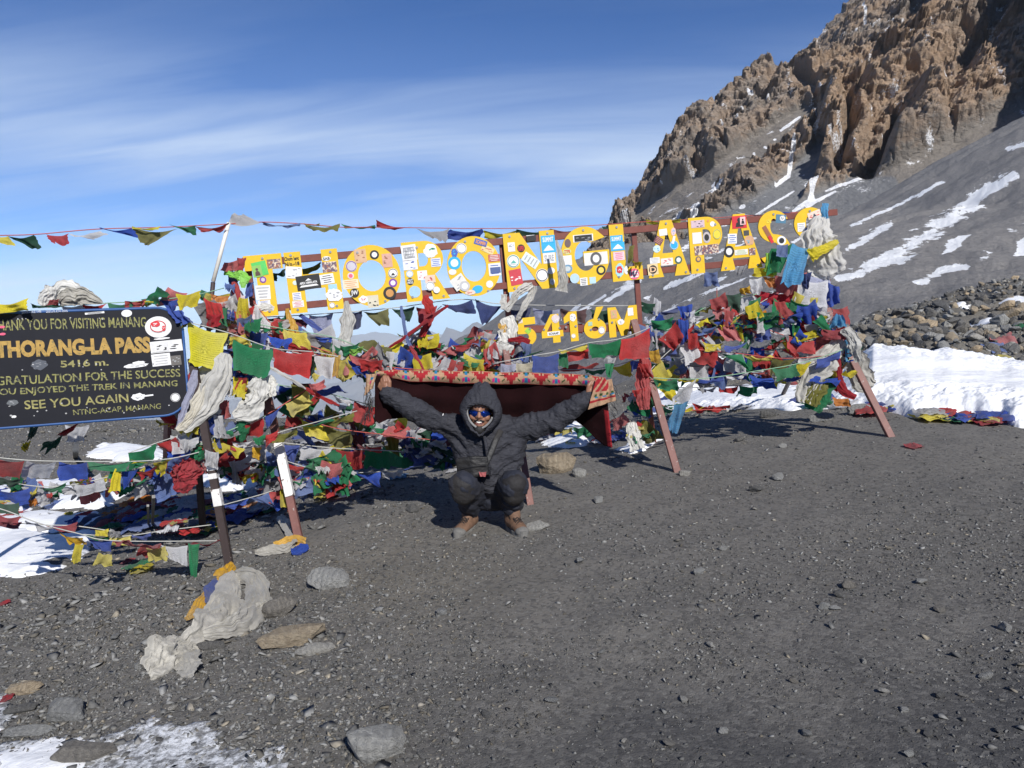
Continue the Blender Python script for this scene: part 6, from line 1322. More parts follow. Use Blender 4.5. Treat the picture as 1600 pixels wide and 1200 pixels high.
# cloths tied around the left post and behind the board
cl = [('red flag jutting up behind the board corner', 'pink', [(262, 448), (294, 458), (285, 478), (243, 478)], 5.2), ('red flag lying on the top edge of the board', 'red', [(196, 470), (228, 467), (228, 480), (196, 480)], 5.1), ('green pointed flag blown above the board', 'green', [(222, 468), (248, 448), (266, 461), (230, 480)], 5.15), ('yellow printed flag behind the board corner', 'yellow', [(275, 459), (313, 454), (308, 478), (279, 486)], 5.1),
 ('dark blue flag hanging over the board corner', 'blue', [(258, 480), (285, 484), (303, 505), (280, 502)], 4.95), ('red flag bundle right of the yellow printed flag', 'red', [(318, 465), (345, 474), (352, 500), (325, 492)], 5.3), ('gold orange flag on the left post', 'orange', [(328, 458), (358, 462), (352, 482), (332, 474)], 5.4), ('red rag hanging under the gold orange flag', 'crimson', [(322, 490), (348, 488), (342, 510), (324, 512)], 5.25),
 ('mauve flag tied at the top of the left post', 'pink', [(350, 410), (378, 402), (376, 425), (348, 424)], 5.75), ('dark red knot at the corner of the letter T', 'crimson', [(370, 402), (386, 402), (380, 424), (368, 420)], 5.72), ('navy flag under the lime scarf', 'navy', [(356, 430), (372, 432), (368, 452), (358, 450)], 5.78), ('blue flag standing beside the letter T', 'blue', [(385, 440), (398, 440), (394, 462), (384, 468)], 5.75),
 ('yellow flag on the left post below the mauve scarf', 'yellow', [(352, 490), (378, 484), (385, 505), (362, 508)], 5.6), ('blue flag hanging below the navy one', 'faded blue', [(352, 442), (368, 444), (364, 456), (350, 452)], 5.7), ('big blue flag behind the green flag', 'blue', [(378, 512), (420, 520), (414, 545), (384, 535)], 5.5), ('bright blue flag left of the white translucent one', 'blue', [(418, 524), (456, 528), (452, 545), (424, 542)], 5.5),
 ('white translucent flag under the letter H', 'white', [(466, 525), (520, 505), (528, 548), (474, 545)], 5.8), ('red strip flag above the big red flag', 'red', [(455, 535), (488, 545), (478, 552), (448, 545)], 5.45), ('teal flag beside the big red flag', 'dark green', [(486, 560), (494, 562), (490, 590), (482, 585)], 5.4), ('fringed yellow flag next to the white printed flag', 'gold', [(515, 552), (532, 555), (528, 590), (518, 588)], 5.45),
 ('green flag knot under the long white scarf', 'green', [(530, 540), (562, 535), (556, 555), (534, 556)], 5.7), ('yellow green flag at the knot by the long scarf', 'lime', [(545, 545), (568, 540), (565, 552), (548, 556)], 5.68), ('big blue flag at the left end of the blanket', 'blue', [(542, 560), (570, 570), (580, 594), (552, 580)], 5.5), ('pink red flag hanging over the left hand', 'pink', [(545, 553), (590, 560), (600, 576), (560, 576)], 5.45),
 ('red flag spread above the left end of the blanket', 'red', [(560, 560), (598, 562), (596, 580), (566, 580)], 5.4), ('dark green flag hanging in the shade left of the blanket', 'olive', [(455, 600), (480, 602), (484, 648), (462, 650)], 5.6), ('yellow small flag below the teal flag', 'yellow', [(490, 582), (500, 586), (496, 596), (488, 592)], 5.35), ('red pink twisted flag right of the cord crossing', 'pink', [(482, 600), (508, 592), (506, 606), (488, 616)], 5.35),
 ('white grey flag hanging by the dark front leg', 'white', [(266, 680), (312, 682), (306, 700), (270, 712)], 5.0), ('blue flag bundle above the white grey flag', 'blue', [(308, 658), (342, 660), (348, 700), (318, 690)], 5.05), ('yellow flag strip under the cream scarf', 'yellow', [(278, 672), (312, 664), (310, 676), (282, 680)], 4.95), ('yellow flag rag hanging between the scarves', 'yellow', [(364, 588), (388, 590), (382, 622), (362, 618)], 5.15),
 ('red flag above the rounded white scarf', 'red', [(370, 588), (385, 590), (388, 612), (372, 606)], 5.13), ('pink flag below the ragged scarf', 'pink', [(346, 622), (358, 626), (360, 652), (344, 648)], 5.1), ('dark blue flag to the right of the ragged scarf', 'blue', [(356, 560), (372, 565), (368, 590), (356, 588)], 5.18), ('white square flag under the ragged scarf', 'white', [(348, 598), (364, 602), (362, 620), (350, 618)], 5.08),
 ('red flag tied at the knot on the left front leg', 'red', [(412, 680), (434, 672), (432, 684), (415, 700)], 5.15), ('green flag left of the leg knot', 'green', [(395, 684), (415, 678), (412, 692), (402, 696)], 5.12), ('white rag hanging at the leg knot', 'white', [(362, 690), (400, 686), (392, 698), (370, 700)], 5.12), ('orange flag hanging under the leg knot', 'gold', [(390, 696), (410, 698), (404, 718), (392, 714)], 5.2),
 ('green flag hanging from the dark leg knot', 'green', [(305, 703), (322, 702), (320, 718), (306, 718)], 4.96), ('round white flag on the dark leg knot', 'white', [(320, 702), (342, 706), (338, 732), (322, 728)], 4.93), ('red veil below the round white flag', 'pink', [(316, 722), (338, 730), (332, 742), (320, 738)], 4.96), ('blue flag draped left of the leg knot', 'blue', [(262, 706), (298, 700), (296, 714), (268, 724)], 4.98),
 ('white sheet hanging below the middle leg knot', 'white', [(1062, 608), (1088, 590), (1076, 628), (1046, 630)], 6.1), ('sky blue cloth hanging beside the middle leg', 'sky blue', [(1054, 632), (1076, 626), (1058, 682), (1042, 668)], 6.05), ('red flag blown at the foot of the sign right of the snow', 'red', [(1082, 630), (1140, 632), (1138, 642), (1088, 642)], 6.6), ('blue flag sagging over the snow', 'blue', [(1170, 585), (1208, 590), (1212, 608), (1176, 604)], 6.4),
 ('green flag above the hanging white gauze in the right tangle', 'green', [(1018, 500), (1052, 495), (1050, 515), (1022, 518)], 6.3), ('yellow white flag under that green flag', 'white', [(1020, 515), (1054, 510), (1048, 545), (1028, 552)], 6.3), ('navy flag spread between two strings right of the post', 'navy', [(1018, 486), (1062, 478), (1060, 488), (1024, 496)], 6.5), ('blue flag bundle beside the navy flag', 'blue', [(1058, 478), (1082, 474), (1080, 495), (1066, 498)], 6.4),
 ('white crumpled flag in the right tangle', 'white', [(1068, 488), (1086, 484), (1088, 504), (1070, 502)], 6.35), ('blue flag hanging below the crumpled white one', 'blue', [(1060, 498), (1076, 500), (1076, 528), (1066, 540)], 6.35), ('red flag in the tangle under the letter P', 'red', [(1108, 468), (1134, 456), (1138, 480), (1112, 486)], 6.5), ('maroon translucent flag below the red flag', 'pink', [(1112, 484), (1142, 478), (1140, 500), (1118, 500)], 6.5),
 ('dark green translucent flag right of the red flag', 'dark green', [(1132, 460), (1160, 456), (1156, 490), (1136, 484)], 6.52), ('olive flag sagging in the right tangle', 'olive', [(1098, 500), (1136, 490), (1134, 508), (1112, 508)], 6.45), ('blue flag hanging under the letter P', 'faded blue', [(1100, 424), (1122, 424), (1122, 446), (1100, 446)], 6.55), ('white and gold knot of flags under the last A', 'white', [(1170, 436), (1192, 432), (1188, 460), (1174, 458)], 6.55),
 ('yellow square flag in the knot under the last A', 'gold', [(1156, 450), (1172, 446), (1172, 458), (1158, 460)], 6.5), ('green flags bundle left of the last A', 'green', [(1172, 470), (1190, 462), (1182, 495), (1160, 500)], 6.5), ('orange flag blown right of the green bundle', 'orange', [(1166, 492), (1196, 484), (1200, 500), (1170, 500)], 6.45), ('yellow flag blown left of the orange flag', 'yellow', [(1124, 508), (1156, 494), (1150, 502), (1128, 518)], 6.4),
 ('printed yellow flag flat in the lower right tangle', 'yellow', [(1098, 534), (1130, 536), (1124, 548), (1100, 550)], 6.4), ('blue flag right of the printed yellow flag', 'blue', [(1130, 540), (1172, 532), (1152, 548), (1132, 550)], 6.38), ('blue flag under the pink string', 'blue', [(1180, 522), (1202, 514), (1208, 530), (1182, 534)], 6.4), ('blue square flag left of the yellow printed one', 'blue', [(1084, 522), (1108, 518), (1106, 534), (1086, 534)], 6.42),
 ('orange flag behind the red flag by the numbers', 'gold', [(1012, 548), (1030, 545), (1034, 568), (1018, 566)], 6.2), ('red twisted flag hanging to the middle leg', 'red', [(996, 566), (1012, 568), (1020, 590), (1004, 588)], 6.1), ('red flag bundle held on the middle leg', 'red', [(988, 610), (1014, 602), (1018, 618), (996, 628)], 6.1), ('grey gauze flag high in the sign frame', 'grey', [(1145, 416), (1168, 412), (1160, 428), (1150, 430)], 6.62),
 ('olive scrap hanging inside the frame by the letter L', 'olive', [(984, 384), (992, 382), (988, 412), (980, 410)], 6.4), ('yellow scrap tied near the letter L', 'yellow', [(988, 408), (1004, 408), (1002, 416), (990, 416)], 6.3), ('dark flag inside the letter O', 'dark green', [(420, 428), (448, 418), (446, 426), (424, 440)], 6.0), ('olive flag between the letters T and H', 'olive', [(470, 420), (502, 408), (500, 418), (474, 432)], 6.05)]
for lb, c_, q, d in cl: cloth(lb, c_, q, d, .028)
# top of the board
scarf('heap of white scarves and rags on the top edge of the board', m_scarf, [(82, 468, 5.0), (100, 456, 5.0), (125, 460, 5.02), (150, 470, 5.05)], [.06, .12, .12, .03], 5, .4)
scarf('small upright white scarf knot on the board top', m_scarf, [(66, 478, 4.95), (74, 462, 4.95), (79, 447, 4.95)], [.06, .07, .06], 3, .4)
scarf('dirty ragged scarf right of the upright knot', m_scarf_dirty, [(92, 474, 4.96), (110, 464, 4.95), (132, 462, 4.96), (160, 474, 5.0)], [.05, .1, .1, .02], 4, .4)
cloth('red rag in the scarf heap on the board top', 'crimson', [(78, 468), (94, 466), (92, 478), (78, 478)], 4.93)
cloth('frayed yellow green flag on the board top at the left edge', 'yellow', [(-10, 474), (42, 466), (50, 484), (-10, 492)], 4.62)
cloth('green flag strip lying along the board top', 'dark green', [(48, 474), (82, 476), (100, 480), (50, 482)], 4.8)
# rags behind and under the board
for lb, c_, q, d in [('white rag bundle on the far stake under the board', 'white', [(100, 664), (138, 664), (134, 690), (108, 690)], 6.0), ('green rag hanging under the board', 'dark green', [(48, 666), (62, 665), (52, 685), (42, 688)], 5.4), ('green flag slanting under the board', 'dark green', [(68, 690), (100, 678), (88, 702), (64, 704)], 5.5), ('yellow scrap on the line under the board', 'yellow', [(36, 692), (48, 688), (44, 704), (35, 704)], 5.4), ('red ribbon slanting down from the board bottom', 'crimson', [(118, 662), (124, 662), (98, 682), (92, 680)], 5.5)]: cloth(lb, c_, q, d, .03)
tag(B().bar(gp(118, 714), at(118, 672, 6.1), .06, .05).build('stake', m_rock_pale), 'short pale stake with white rags far behind the board', 'stake')
B_ = B(); B_.bar(gp(238, 822), at(240, 776, 5.0), .02, .02); B_.bar(gp(232, 822), at(231, 790, 5.0), .015, .015); tag(B_.build('stake', m_rock_pale), 'little pale sticks standing among the fallen flags on the left', 'stake')
# --- small crumpled flags caught in the tangles
REST = []
def tangle(n, pts, rad, d, lab, g, cols=None, size=(15, 40), seed=1):
    r_ = random.Random(seed)
    for i in range(n):
        t = r_.random() * (len(pts) - 1); k = int(t); f = t - k; x = pts[k][0] * (1 - f) + pts[k + 1][0] * f + r_.uniform(-rad, rad); y = pts[k][1] * (1 - f) + pts[k + 1][1] * f + r_.uniform(-rad, rad) * .7
        w = r_.uniform(*size) / 2; h = r_.uniform(*size) / 2 * 1.1; a = r_.uniform(-.85, .35)
        if r_.random() < .5: w *= 1.35; h *= .36
        ca, sa_ = math.cos(a), math.sin(a); j_ = lambda: r_.uniform(.45, 1.2)
        q = [(x + (ux * ca - uy * sa_) * j_(), y + (ux * sa_ + uy * ca) * j_()) for ux, uy in ((-w, -h), (w, -h), (w, h), (-w, h))]
        cc = (cols or CYC + ['white', 'faded blue', 'grey', 'pink', 'green'])[i % len(cols or range(10))]; dd = d + r_.uniform(-.12, .12)
        if i < n * .17: cloth(lab, cc, q, dd, .035, group=g, nu=12, nv=11)
        else: REST.append((cloth_mesh(quad3(q, dd), .035, sd_(), 9, 8), cc))

tangle(70, [(330, 470), (365, 500), (385, 560), (400, 610)], 24, 5.45, 'small crumpled flag caught in the tangle round the left post', 'flags tangled round the left post', seed=21)
tangle(80, [(420, 510), (500, 560), (600, 575)], 26, 5.85, 'small crumpled flag caught in the lines under the letters T, H and O', 'flags tangled under the first letters', seed=22)
tangle(52, [(260, 650), (320, 640), (350, 700), (300, 720)], 18, 5.15, 'small crumpled flag caught in the tangle between board and left leg', 'flags tangled between the board and the left leg', seed=23)
tangle(66, [(1040, 500), (1120, 520), (1200, 500), (1250, 540)], 28, 6.5, 'small crumpled flag caught in the tangle at the right half of the sign', 'flags tangled at the right half of the sign', seed=24)
tangle(52, [(1030, 570), (1120, 580), (1230, 570)], 18, 6.6, 'small crumpled flag on the low lines behind the middle leg', 'flags on the low lines behind the middle leg', seed=25)
tangle(28, [(765, 560), (785, 540), (820, 560)], 14, 6.2, 'small crumpled flag caught around the white bundle by the number 5', 'flags tangled by the white bundle at the number 5', seed=26)
tangle(84, [(440, 620), (540, 660), (640, 690), (700, 700)], 34, 6.1, 'small crumpled flag on the shaded lines left of the man', 'flags on the shaded lines left of the man', ['navy', 'dark green', 'maroon', 'blue', 'white', 'olive', 'red', 'grey', 'green', 'white'], seed=27)
tangle(17, [(985, 610), (1005, 640), (1000, 690)], 14, 6.25, 'small crumpled flag tied at the middle front leg', 'flags tied at the middle front leg', ['red', 'green', 'yellow', 'white', 'blue', 'olive'], seed=28)
tangle(21, [(1290, 500), (1320, 540), (1300, 600)], 14, 6.4, 'small crumpled flag tied at the right end legs', 'flags tied at the right end legs', ['red', 'green', 'white', 'sky blue', 'blue', 'yellow'], seed=29)
tangle(59, [(345, 720), (400, 735), (440, 745), (520, 730)], 26, 5.6, 'small crumpled flag on the lines behind the white painted leg', 'flags on the lines behind the white painted leg', seed=30)
tangle(52, [(20, 765), (120, 765), (220, 745), (300, 740)], 18, 5.1, 'small crumpled flag on the sagging lines under the board', 'flags on the sagging lines under the board', seed=31)
tangle(38, [(600, 570), (690, 572), (770, 575)], 10, 6.1, 'small crumpled flag in the row over the blanket edge', 'flags in the row over the blanket edge', ['white', 'green', 'yellow', 'red', 'white', 'blue'], seed=32)
tangle(30, [(1240, 480), (1280, 510), (1300, 560)], 22, 6.5, 'small crumpled flag in the knot of cloth at the right post', 'flags knotted at the right post', seed=41)
tangle(24, [(1010, 520), (1060, 540), (1100, 500)], 22, 6.4, 'small crumpled flag right of the number row', 'flags right of the number row', seed=42)
tangle(40, [(640, 530), (700, 560), (760, 530)], 16, 6.3, 'small crumpled flag under the letters R and O', 'flags under the letters R and O', seed=43)
tangle(50, [(450, 770), (500, 755), (540, 745)], 20, 5.6, 'small crumpled flag heaped behind the pink leg', 'flags heaped behind the pink leg', seed=44)
def rest():
    V = []; Fq = []; mi = []; off = 0; names = []; uvs = []
    for me, cc in REST:
        co, _ = co_no2(me); n = len(co); V.append(co); f = np.zeros(len(me.loops), dtype=np.int32); me.loops.foreach_get('vertex_index', f); Fq.append(f.reshape(-1, 4) + off); off += n
        if cc not in names: names.append(cc)
        mi.append(np.full(len(f) // 4, names.index(cc))); uv = np.zeros(len(f) * 2, np.float32); me.uv_layers[0].data.foreach_get('uv', uv); uvs.append(uv); bpy.data.meshes.remove(me)
    me = mesh_np('small_flags', np.concatenate(V), np.concatenate(Fq)); me.uv_layers.new(name='UVMap').data.foreach_set('uv', np.concatenate(uvs))
    for q in names: me.materials.append(fm(q))
    me.polygons.foreach_set('material_index', np.concatenate(mi).astype(np.int32)); tag(link('small_flags', me, []), kind='stuff')
def co_no2(me):
    co = np.zeros(len(me.vertices) * 3, np.float32); me.vertices.foreach_get('co', co); return co.reshape(-1, 3).astype(float), None
rest()
# --- flags fallen on the ground
G1 = 'flags fallen on the ground by the left legs'; G2 = 'flags fallen on the ground left of the man'; G3 = 'flags fallen at the edge of the snow on the right'
def heap(n, x0, x1, yf, h, w, lab, g, cols=None, seed=1):
    r_ = random.Random(seed)
    for i in range(n):
        x = r_.uniform(x0, x1); y = yf(x) + r_.uniform(-h, h); litter(lab, (cols or CYC + ['white', 'orange', 'grey', 'faded blue', 'red'])[i % (10 if not cols else len(cols))], x, y, r_.uniform(.6, 1.3) * w, group=g, lift=r_.uniform(0, .03))
heap(36, 165, 345, lambda x: 815 - (x - 165) * .03, 24, 34, 'crumpled fallen flag in the heap between the board and the dark leg', G1, seed=3)
heap(34, 350, 545, lambda x: 800 - (x - 350) * .22, 16, 34, 'crumpled fallen flag in the heap between the two left legs', 'flags fallen between the dark and the white painted leg', seed=4)
heap(44, 470, 720, lambda x: 705, 26, 38, 'crumpled fallen flag lying in the shade left of the man', G2, ['navy', 'white', 'dark green', 'maroon', 'blue', 'grey', 'olive', 'red', 'yellow', 'white'], seed=5)
heap(22, 1250, 1560, lambda x: 628 + (x - 1250) * .115, 8, 34, 'crumpled fallen flag along the front of the snow bank', G3, ['green', 'blue', 'yellow', 'red', 'white', 'blue'], seed=6)
heap(16, 1000, 1250, lambda x: 645 - (x - 1000) * .1, 14, 30, 'crumpled fallen flag on the snow behind the right legs', 'flags fallen on the snow behind the right legs', ['white', 'red', 'blue', 'green'], seed=7)
heap(20, 0, 200, lambda x: 800 + (x) * .1, 20, 26, 'crumpled fallen flag on the snow under the board', 'flags fallen on the snow under the board', seed=8)
heap(12, 850, 1000, lambda x: 690, 12, 26, 'crumpled fallen flag behind the blanket near the boulder', 'flags fallen behind the blanket', ['yellow', 'white', 'red', 'blue'], seed=9)
for lb, c_, x, y, w in [('large orange rag lying behind the white painted leg', 'orange', 412, 790, 52), ('orange and white rag lying left of the orange one', 'white', 385, 795, 34), ('long blue rag below the orange rag', 'blue', 375, 812, 50), ('green flag with yellow border lying alone on the gravel', 'green', 216, 888, 36), ('yellow edge of the fallen green flag', 'yellow', 222, 893, 30), ('dark red scrap left of the fallen green flag', 'crimson', 200, 880, 16), ('red pointed flag on top of the left heap', 'red', 312, 806, 34),
    ('orange rag at the back of the left snow patch', 'orange', 168, 812, 38), ('black cloth lying on the snow under the board', 'navy', 148, 820, 50), ('small red scrap lying on the open gravel at the right', 'crimson', 1428, 700, 20), ('small crimson rag at the left edge near the brown stone', 'crimson', 12, 1096, 16), ('tiny red scrap on the gravel at the left edge', 'crimson', 8, 946, 14), ('yellow flag lying farthest right along the snow', 'yellow', 1455, 656, 48), ('second yellow flag lying right of the first by the snow', 'yellow', 1505, 658, 36), ('long red flag ending the row by the snow', 'crimson', 1540, 661, 40),
    ('big green flag lying behind the right front leg', 'green', 1395, 622, 40), ('big blue flag lying beside the right front leg', 'blue', 1410, 640, 44), ('light blue scrap beside the shadow edge left of the man', 'sky blue', 622, 748, 28), ('pink red rag among the far rubble on the right', 'pink', 1566, 532, 30), ('long faded blue rag in the far rubble on the right', 'faded blue', 1562, 552, 36), ('yellow scrap in the rubble at the edge of the snow', 'yellow', 1560, 562, 26), ('green scrap at the right edge in the rubble', 'green', 1596, 515, 22), ('white paper scrap on the gravel by the black bag', 'white', 706, 738, 15)]:
    litter(lb, c_, x, y, w)

# ================================================================== THE CROUCHING MAN
def sph_pts(c, r, n=10, sc_=(1, 1, 1)):
    out = []
    for i in range(n + 1):
        t = math.pi * i / n
        m_ = max(1, int(round(2 * n * math.sin(t))))
        for k in range(m_):
            a = 2 * math.pi * k / m_; out.append(Vector((c[0] + r * sc_[0] * math.sin(t) * math.cos(a), c[1] + r * sc_[1] * math.sin(t) * math.sin(a), c[2] + r * sc_[2] * math.cos(t))))
    return out
def blob(name, parts, voxel=0.01, smooth=6, mats=None, parent=None, wr=None, keep=False):
    """melts tapered limbs into one continuous skin. parts: list of point clouds (each is hulled) """
    bm = bmesh.new()
    for P in parts:
        vs = [bm.verts.new(p) for p in P]; r_ = bmesh.ops.convex_hull(bm, input=vs)
        bmesh.ops.delete(bm, geom=[g for g in set(r_['geom_interior'] + r_['geom_unused']) if isinstance(g, bmesh.types.BMVert) and g.is_valid], context='VERTS')
    me = bpy.data.meshes.new('tmp'); bm.to_mesh(me); bm.free()
    ob = bpy.data.objects.new('tmp', me); col.objects.link(ob)
    m = ob.modifiers.new('r', 'REMESH'); m.mode = 'VOXEL'; m.voxel_size = voxel; m.adaptivity = 0
    s = ob.modifiers.new('s', 'SMOOTH'); s.iterations = smooth; s.factor = 0.5
    dg = bpy.context.evaluated_depsgraph_get(); out = bpy.data.meshes.new_from_object(ob.evaluated_get(dg))
    bpy.data.objects.remove(ob); bpy.data.meshes.remove(me); out.name = name
    if wr: wr(out)
    return link(name, out, mats, parent)
def cap(a, b, r0, r1, n=8): return sph_pts(a, r0, n) + sph_pts(b, r1, n)
def chain(pts, rs, n=8): return [cap(pts[i], pts[i + 1], rs[i], rs[i + 1], n) for i in range(len(pts) - 1)]
def co_no(me):
    n = len(me.vertices); co = np.zeros(n * 3, np.float32); no = np.zeros(n * 3, np.float32)
    me.vertices.foreach_get('co', co); me.vertices.foreach_get('normal', no); return co.reshape(-1, 3).astype(float), no.reshape(-1, 3).astype(float)
def put_co(me, co): me.vertices.foreach_set('co', co.astype(np.float32).ravel()); me.update()

m_jacket, nt, p, o = newmat('dark grey jacket nylon'); v = objco(nt)
L(nt, mixc(nt, noise(nt, v, 6, 4), (0.026, 0.027, 0.035), (0.040, 0.041, 0.051)), p.inputs['Base Color']); p.inputs['Roughness'].default_value = 0.72; p.inputs['Specular IOR Level'].default_value = 0.3
nb = bump(nt, noise(nt, objco(nt, (1, 1, 2.2)), 17, 5, 0.62, 1.6), 0.9, 0.018, None); bump(nt, noise(nt, v, 240, 3, 0.5), 0.25, 0.001, p, nb)
m_trouser = fabric('navy trousers', (0.012, 0.015, 0.028), False, 0, 0.25, 0.8); m_knee = fabric('black knee cloth', (0.009, 0.008, 0.009), False, 0, 0.2, 0.75); m_bag = fabric('black bag cloth', (0.010, 0.010, 0.011), False, 0, 0.2, 0.6)
m_skin, nt, p, o = newmat('brown skin'); v = objco(nt)
L(nt, mixc(nt, noise(nt, v, 30, 4), (0.29, 0.145, 0.092), (0.22, 0.105, 0.064)), p.inputs['Base Color']); p.inputs['Roughness'].default_value = 0.48; p.inputs['Subsurface Weight'].default_value = 0.05; p.inputs['Subsurface Scale'].default_value = 0.01
bump(nt, noise(nt, v, 300, 3), 0.2, 0.001, p)
m_hair = painted('black hair', (0.010, 0.009, 0.009), 0.7, scale=80); m_teeth = painted('teeth', (0.78, 0.75, 0.68), 0.3, dirt=.05); m_lip = painted('lips', (0.20, 0.07, 0.06), 0.5)
for m_ in (m_trouser, m_knee, m_bag): m_.node_tree.nodes['Principled BSDF'].inputs['Sheen Weight'].default_value = 0.0
m_lining = fabric('white fleece lining', (0.22, 0.22, 0.22), False, 0, 0.2, 0.9); m_tanboot = painted('tan boot leather', (0.17, 0.095, 0.058), 0.8, (0.11, 0.065, 0.04), 0.4, 0.35, scale=22, bmp=.5); m_sole = painted('dusty grey boot rubber', (0.17, 0.165, 0.155), 0.8, dirt=.4); m_lace = painted('dark laces', (0.022, 0.014, 0.012), 0.8)
m_lens, nt, p, o = newmat('blue mirror lens'); p.inputs['Base Color'].default_value = (0.008, 0.035, 0.24, 1); p.inputs['Metallic'].default_value = 0.75; p.inputs['Roughness'].default_value = 0.16
m_glassf = painted('black plastic', (0.015, 0.015, 0.017), 0.35)

feet = gp(765, 835)
man = thing('person', 'crouching man in dark grey hooded jacket and blue sunglasses, arms spread wide', 'person', feet)
def splay(px, py, dx):
    t = gp(px, py); d = Vector((dx, 1.0, 0)).normalized(); h = t + d * .285; return t, h
t1, h1 = splay(713, 842, .42); t2, h2 = splay(820, 840, -.40)
ank1, ank2 = [h + (t - h) * .26 + Vector((0, 0, .135)) for t, h in ((t1, h1), (t2, h2))]
YB = 5.0
sL, sR = at(716, 672, 5.17), at(809, 672, 5.17); eL, eR = at(664, 650, 5.12), at(868, 656, 5.12); wL, wR = at(607, 616, 5.08), at(918, 621, 5.08)
neck = at(759, 668, 5.14); hd = at(751, 644, 5.04); pel = at(768, 768, 5.28); chest = at(763, 700, 5.16); belly = at(766, 738, 5.18)
# head, neck, torso, arms and hands in one skin
H0 = Vector(hd); fw = Vector((-0.06, -1, 0.02)).normalized()
fx = fw.cross(Vector((0, 0, 1))).normalized() * -1   # to the picture's right? fixed below
fx = Vector((1, -0.06, -0.05)).normalized(); fz = Vector((0.03, 0, 1)).normalized()
HS = 1.10
def hp(x, y, z): return H0 + fx * x * HS + fw * y * HS + fz * z * HS
head_parts = []
head_parts.append([hp(a.x, a.y, a.z) for a in sph_pts((0, -0.015, 0.035), 0.082, 10, (0.95, 1.15, 1.05))])
head_parts.append([hp(a.x, a.y, a.z) for a in sph_pts((0, 0.012, -0.035), 0.062, 10, (0.98, 1.05, 1.15))])
head_parts.append([hp(a.x, a.y, a.z) for a in sph_pts((0, 0.042, -0.088), 0.030, 8, (1.1, .95, .85)) + sph_pts((0, 0.0, -0.06), 0.05, 8)])
for s in (-1, 1):
    head_parts.append([hp(a.x, a.y, a.z) for a in sph_pts((s * 0.040, 0.052, -0.022), 0.023, 8)])       # cheeks of a broad smile
    head_parts.append([hp(a.x, a.y, a.z) for a in sph_pts((s * 0.078, -0.01, 0.0), 0.016, 6, (.5, 1, 1.7))])   # ears
    head_parts.append([hp(a.x, a.y, a.z) for a in sph_pts((s * 0.014, 0.082, -0.019), 0.0095, 6)])
head_parts.append([hp(a.x, a.y, a.z) for a in sph_pts((0, 0.074, 0.022), 0.009, 6) + sph_pts((0, 0.094, -0.016), 0.0125, 6) + sph_pts((0, 0.07, -0.018), 0.014, 6)])  # nose
head_parts.append([hp(a.x, a.y, a.z) for a in sph_pts((-.03, 0.064, 0.034), 0.012, 6) + sph_pts((.03, 0.064, 0.034), 0.012, 6)])  # brow
head_parts.append([hp(a.x, a.y, a.z) for a in sph_pts((-.020, 0.073, -0.038), 0.0085, 6) + sph_pts((.020, 0.073, -0.038), 0.0085, 6) + sph_pts((0, 0.081, -0.037), 0.0085, 6)])   # upper lip
head_parts.append([hp(a.x, a.y, a.z) for a in sph_pts((-.018, 0.066, -0.068), 0.0085, 6) + sph_pts((.018, 0.066, -0.068), 0.0085, 6) + sph_pts((0, 0.074, -0.070), 0.009, 6)])   # lower lip
arms = chain([neck, sL, eL, wL], [.055, .05, .040, .029]) + chain([neck, sR, eR, wR], [.055, .05, .040, .029])
torso = [sph_pts(chest, .12, 8) + sph_pts(belly, .11, 8) + sph_pts(sL, .045, 6) + sph_pts(sR, .045, 6), sph_pts(belly, .11, 8) + sph_pts(pel, .09, 8), cap(neck, hp(0, -0.01, -0.05), .055, .05)]
def hand(w, tip_dir, thumb_dir, side, g):
    """fist closed on cloth: palm, four bent fingers of unequal length and a thumb over them"""
    u = tip_dir.normalized(); t = thumb_dir.normalized(); n = u.cross(t).normalized() * side
    pc = w + u * 0.062
    parts = [sph_pts(w, .026, 7) + [w + u * a + t * b + n * c for a, b, c in ((.045, .034, .014), (.045, -.034, .014), (.088, .036, .012), (.088, -.034, .010), (.045, .030, -.014), (.045, -.030, -.014), (.085, .032, -.012), (.085, -.030, -.010))]]
    for k, (b, ln) in enumerate(((.033, .030), (.012, .034), (-.011, .031), (-.031, .024))):
        a0 = w + u * .086 + t * b + n * .001; a1 = a0 + u * ln * 0.75 + n * 0.022; a2 = a1 - u * ln * 0.15 + n * 0.028; a3 = a2 - u * ln * 0.9 + n * 0.004
        parts += chain([a0, a1, a2, a3], [.0115 - k * .0006, .0105 - k * .0006, .0095 - k * .0006, .0085], 5)
    b0 = w + u * .030 + t * .030; b1 = b0 + u * .030 + t * .024 + n * .012; b2 = b1 + u * .030 - t * .002 + n * .018; b3 = b2 + u * .014 - t * .018 + n * .008
    parts += chain([b0, b1, b2, b3], [.017, .0145, .012, .0095], 5)
    return parts
uL = (at(590, 592, 5.06) - wL).normalized(); uR = (at(938, 603, 5.06) - wR).normalized()
hands = hand(wL, uL, Vector((.75, -.35, .55)), 1, None) + hand(wR, uR, Vector((-.65, -.35, .65)), -1, None)
kL, kR = at(724, 757, 4.92), at(803, 758, 4.92); aL_, aR_ = ank1 + Vector((0, 0, .02)), ank2 + Vector((0, 0, .02)); hL, hR = at(748, 772, 5.24), at(790, 772, 5.24)
lim = chain([hL, kL, aL_], [.075, .055, .03]) + chain([hR, kR, aR_], [.075, .055, .03]) + [cap(pel, hL, .08, .07), cap(pel, hR, .08, .07)]
blob('body', head_parts + arms + torso + hands + lim, 0.0048, 2, m_skin, man)
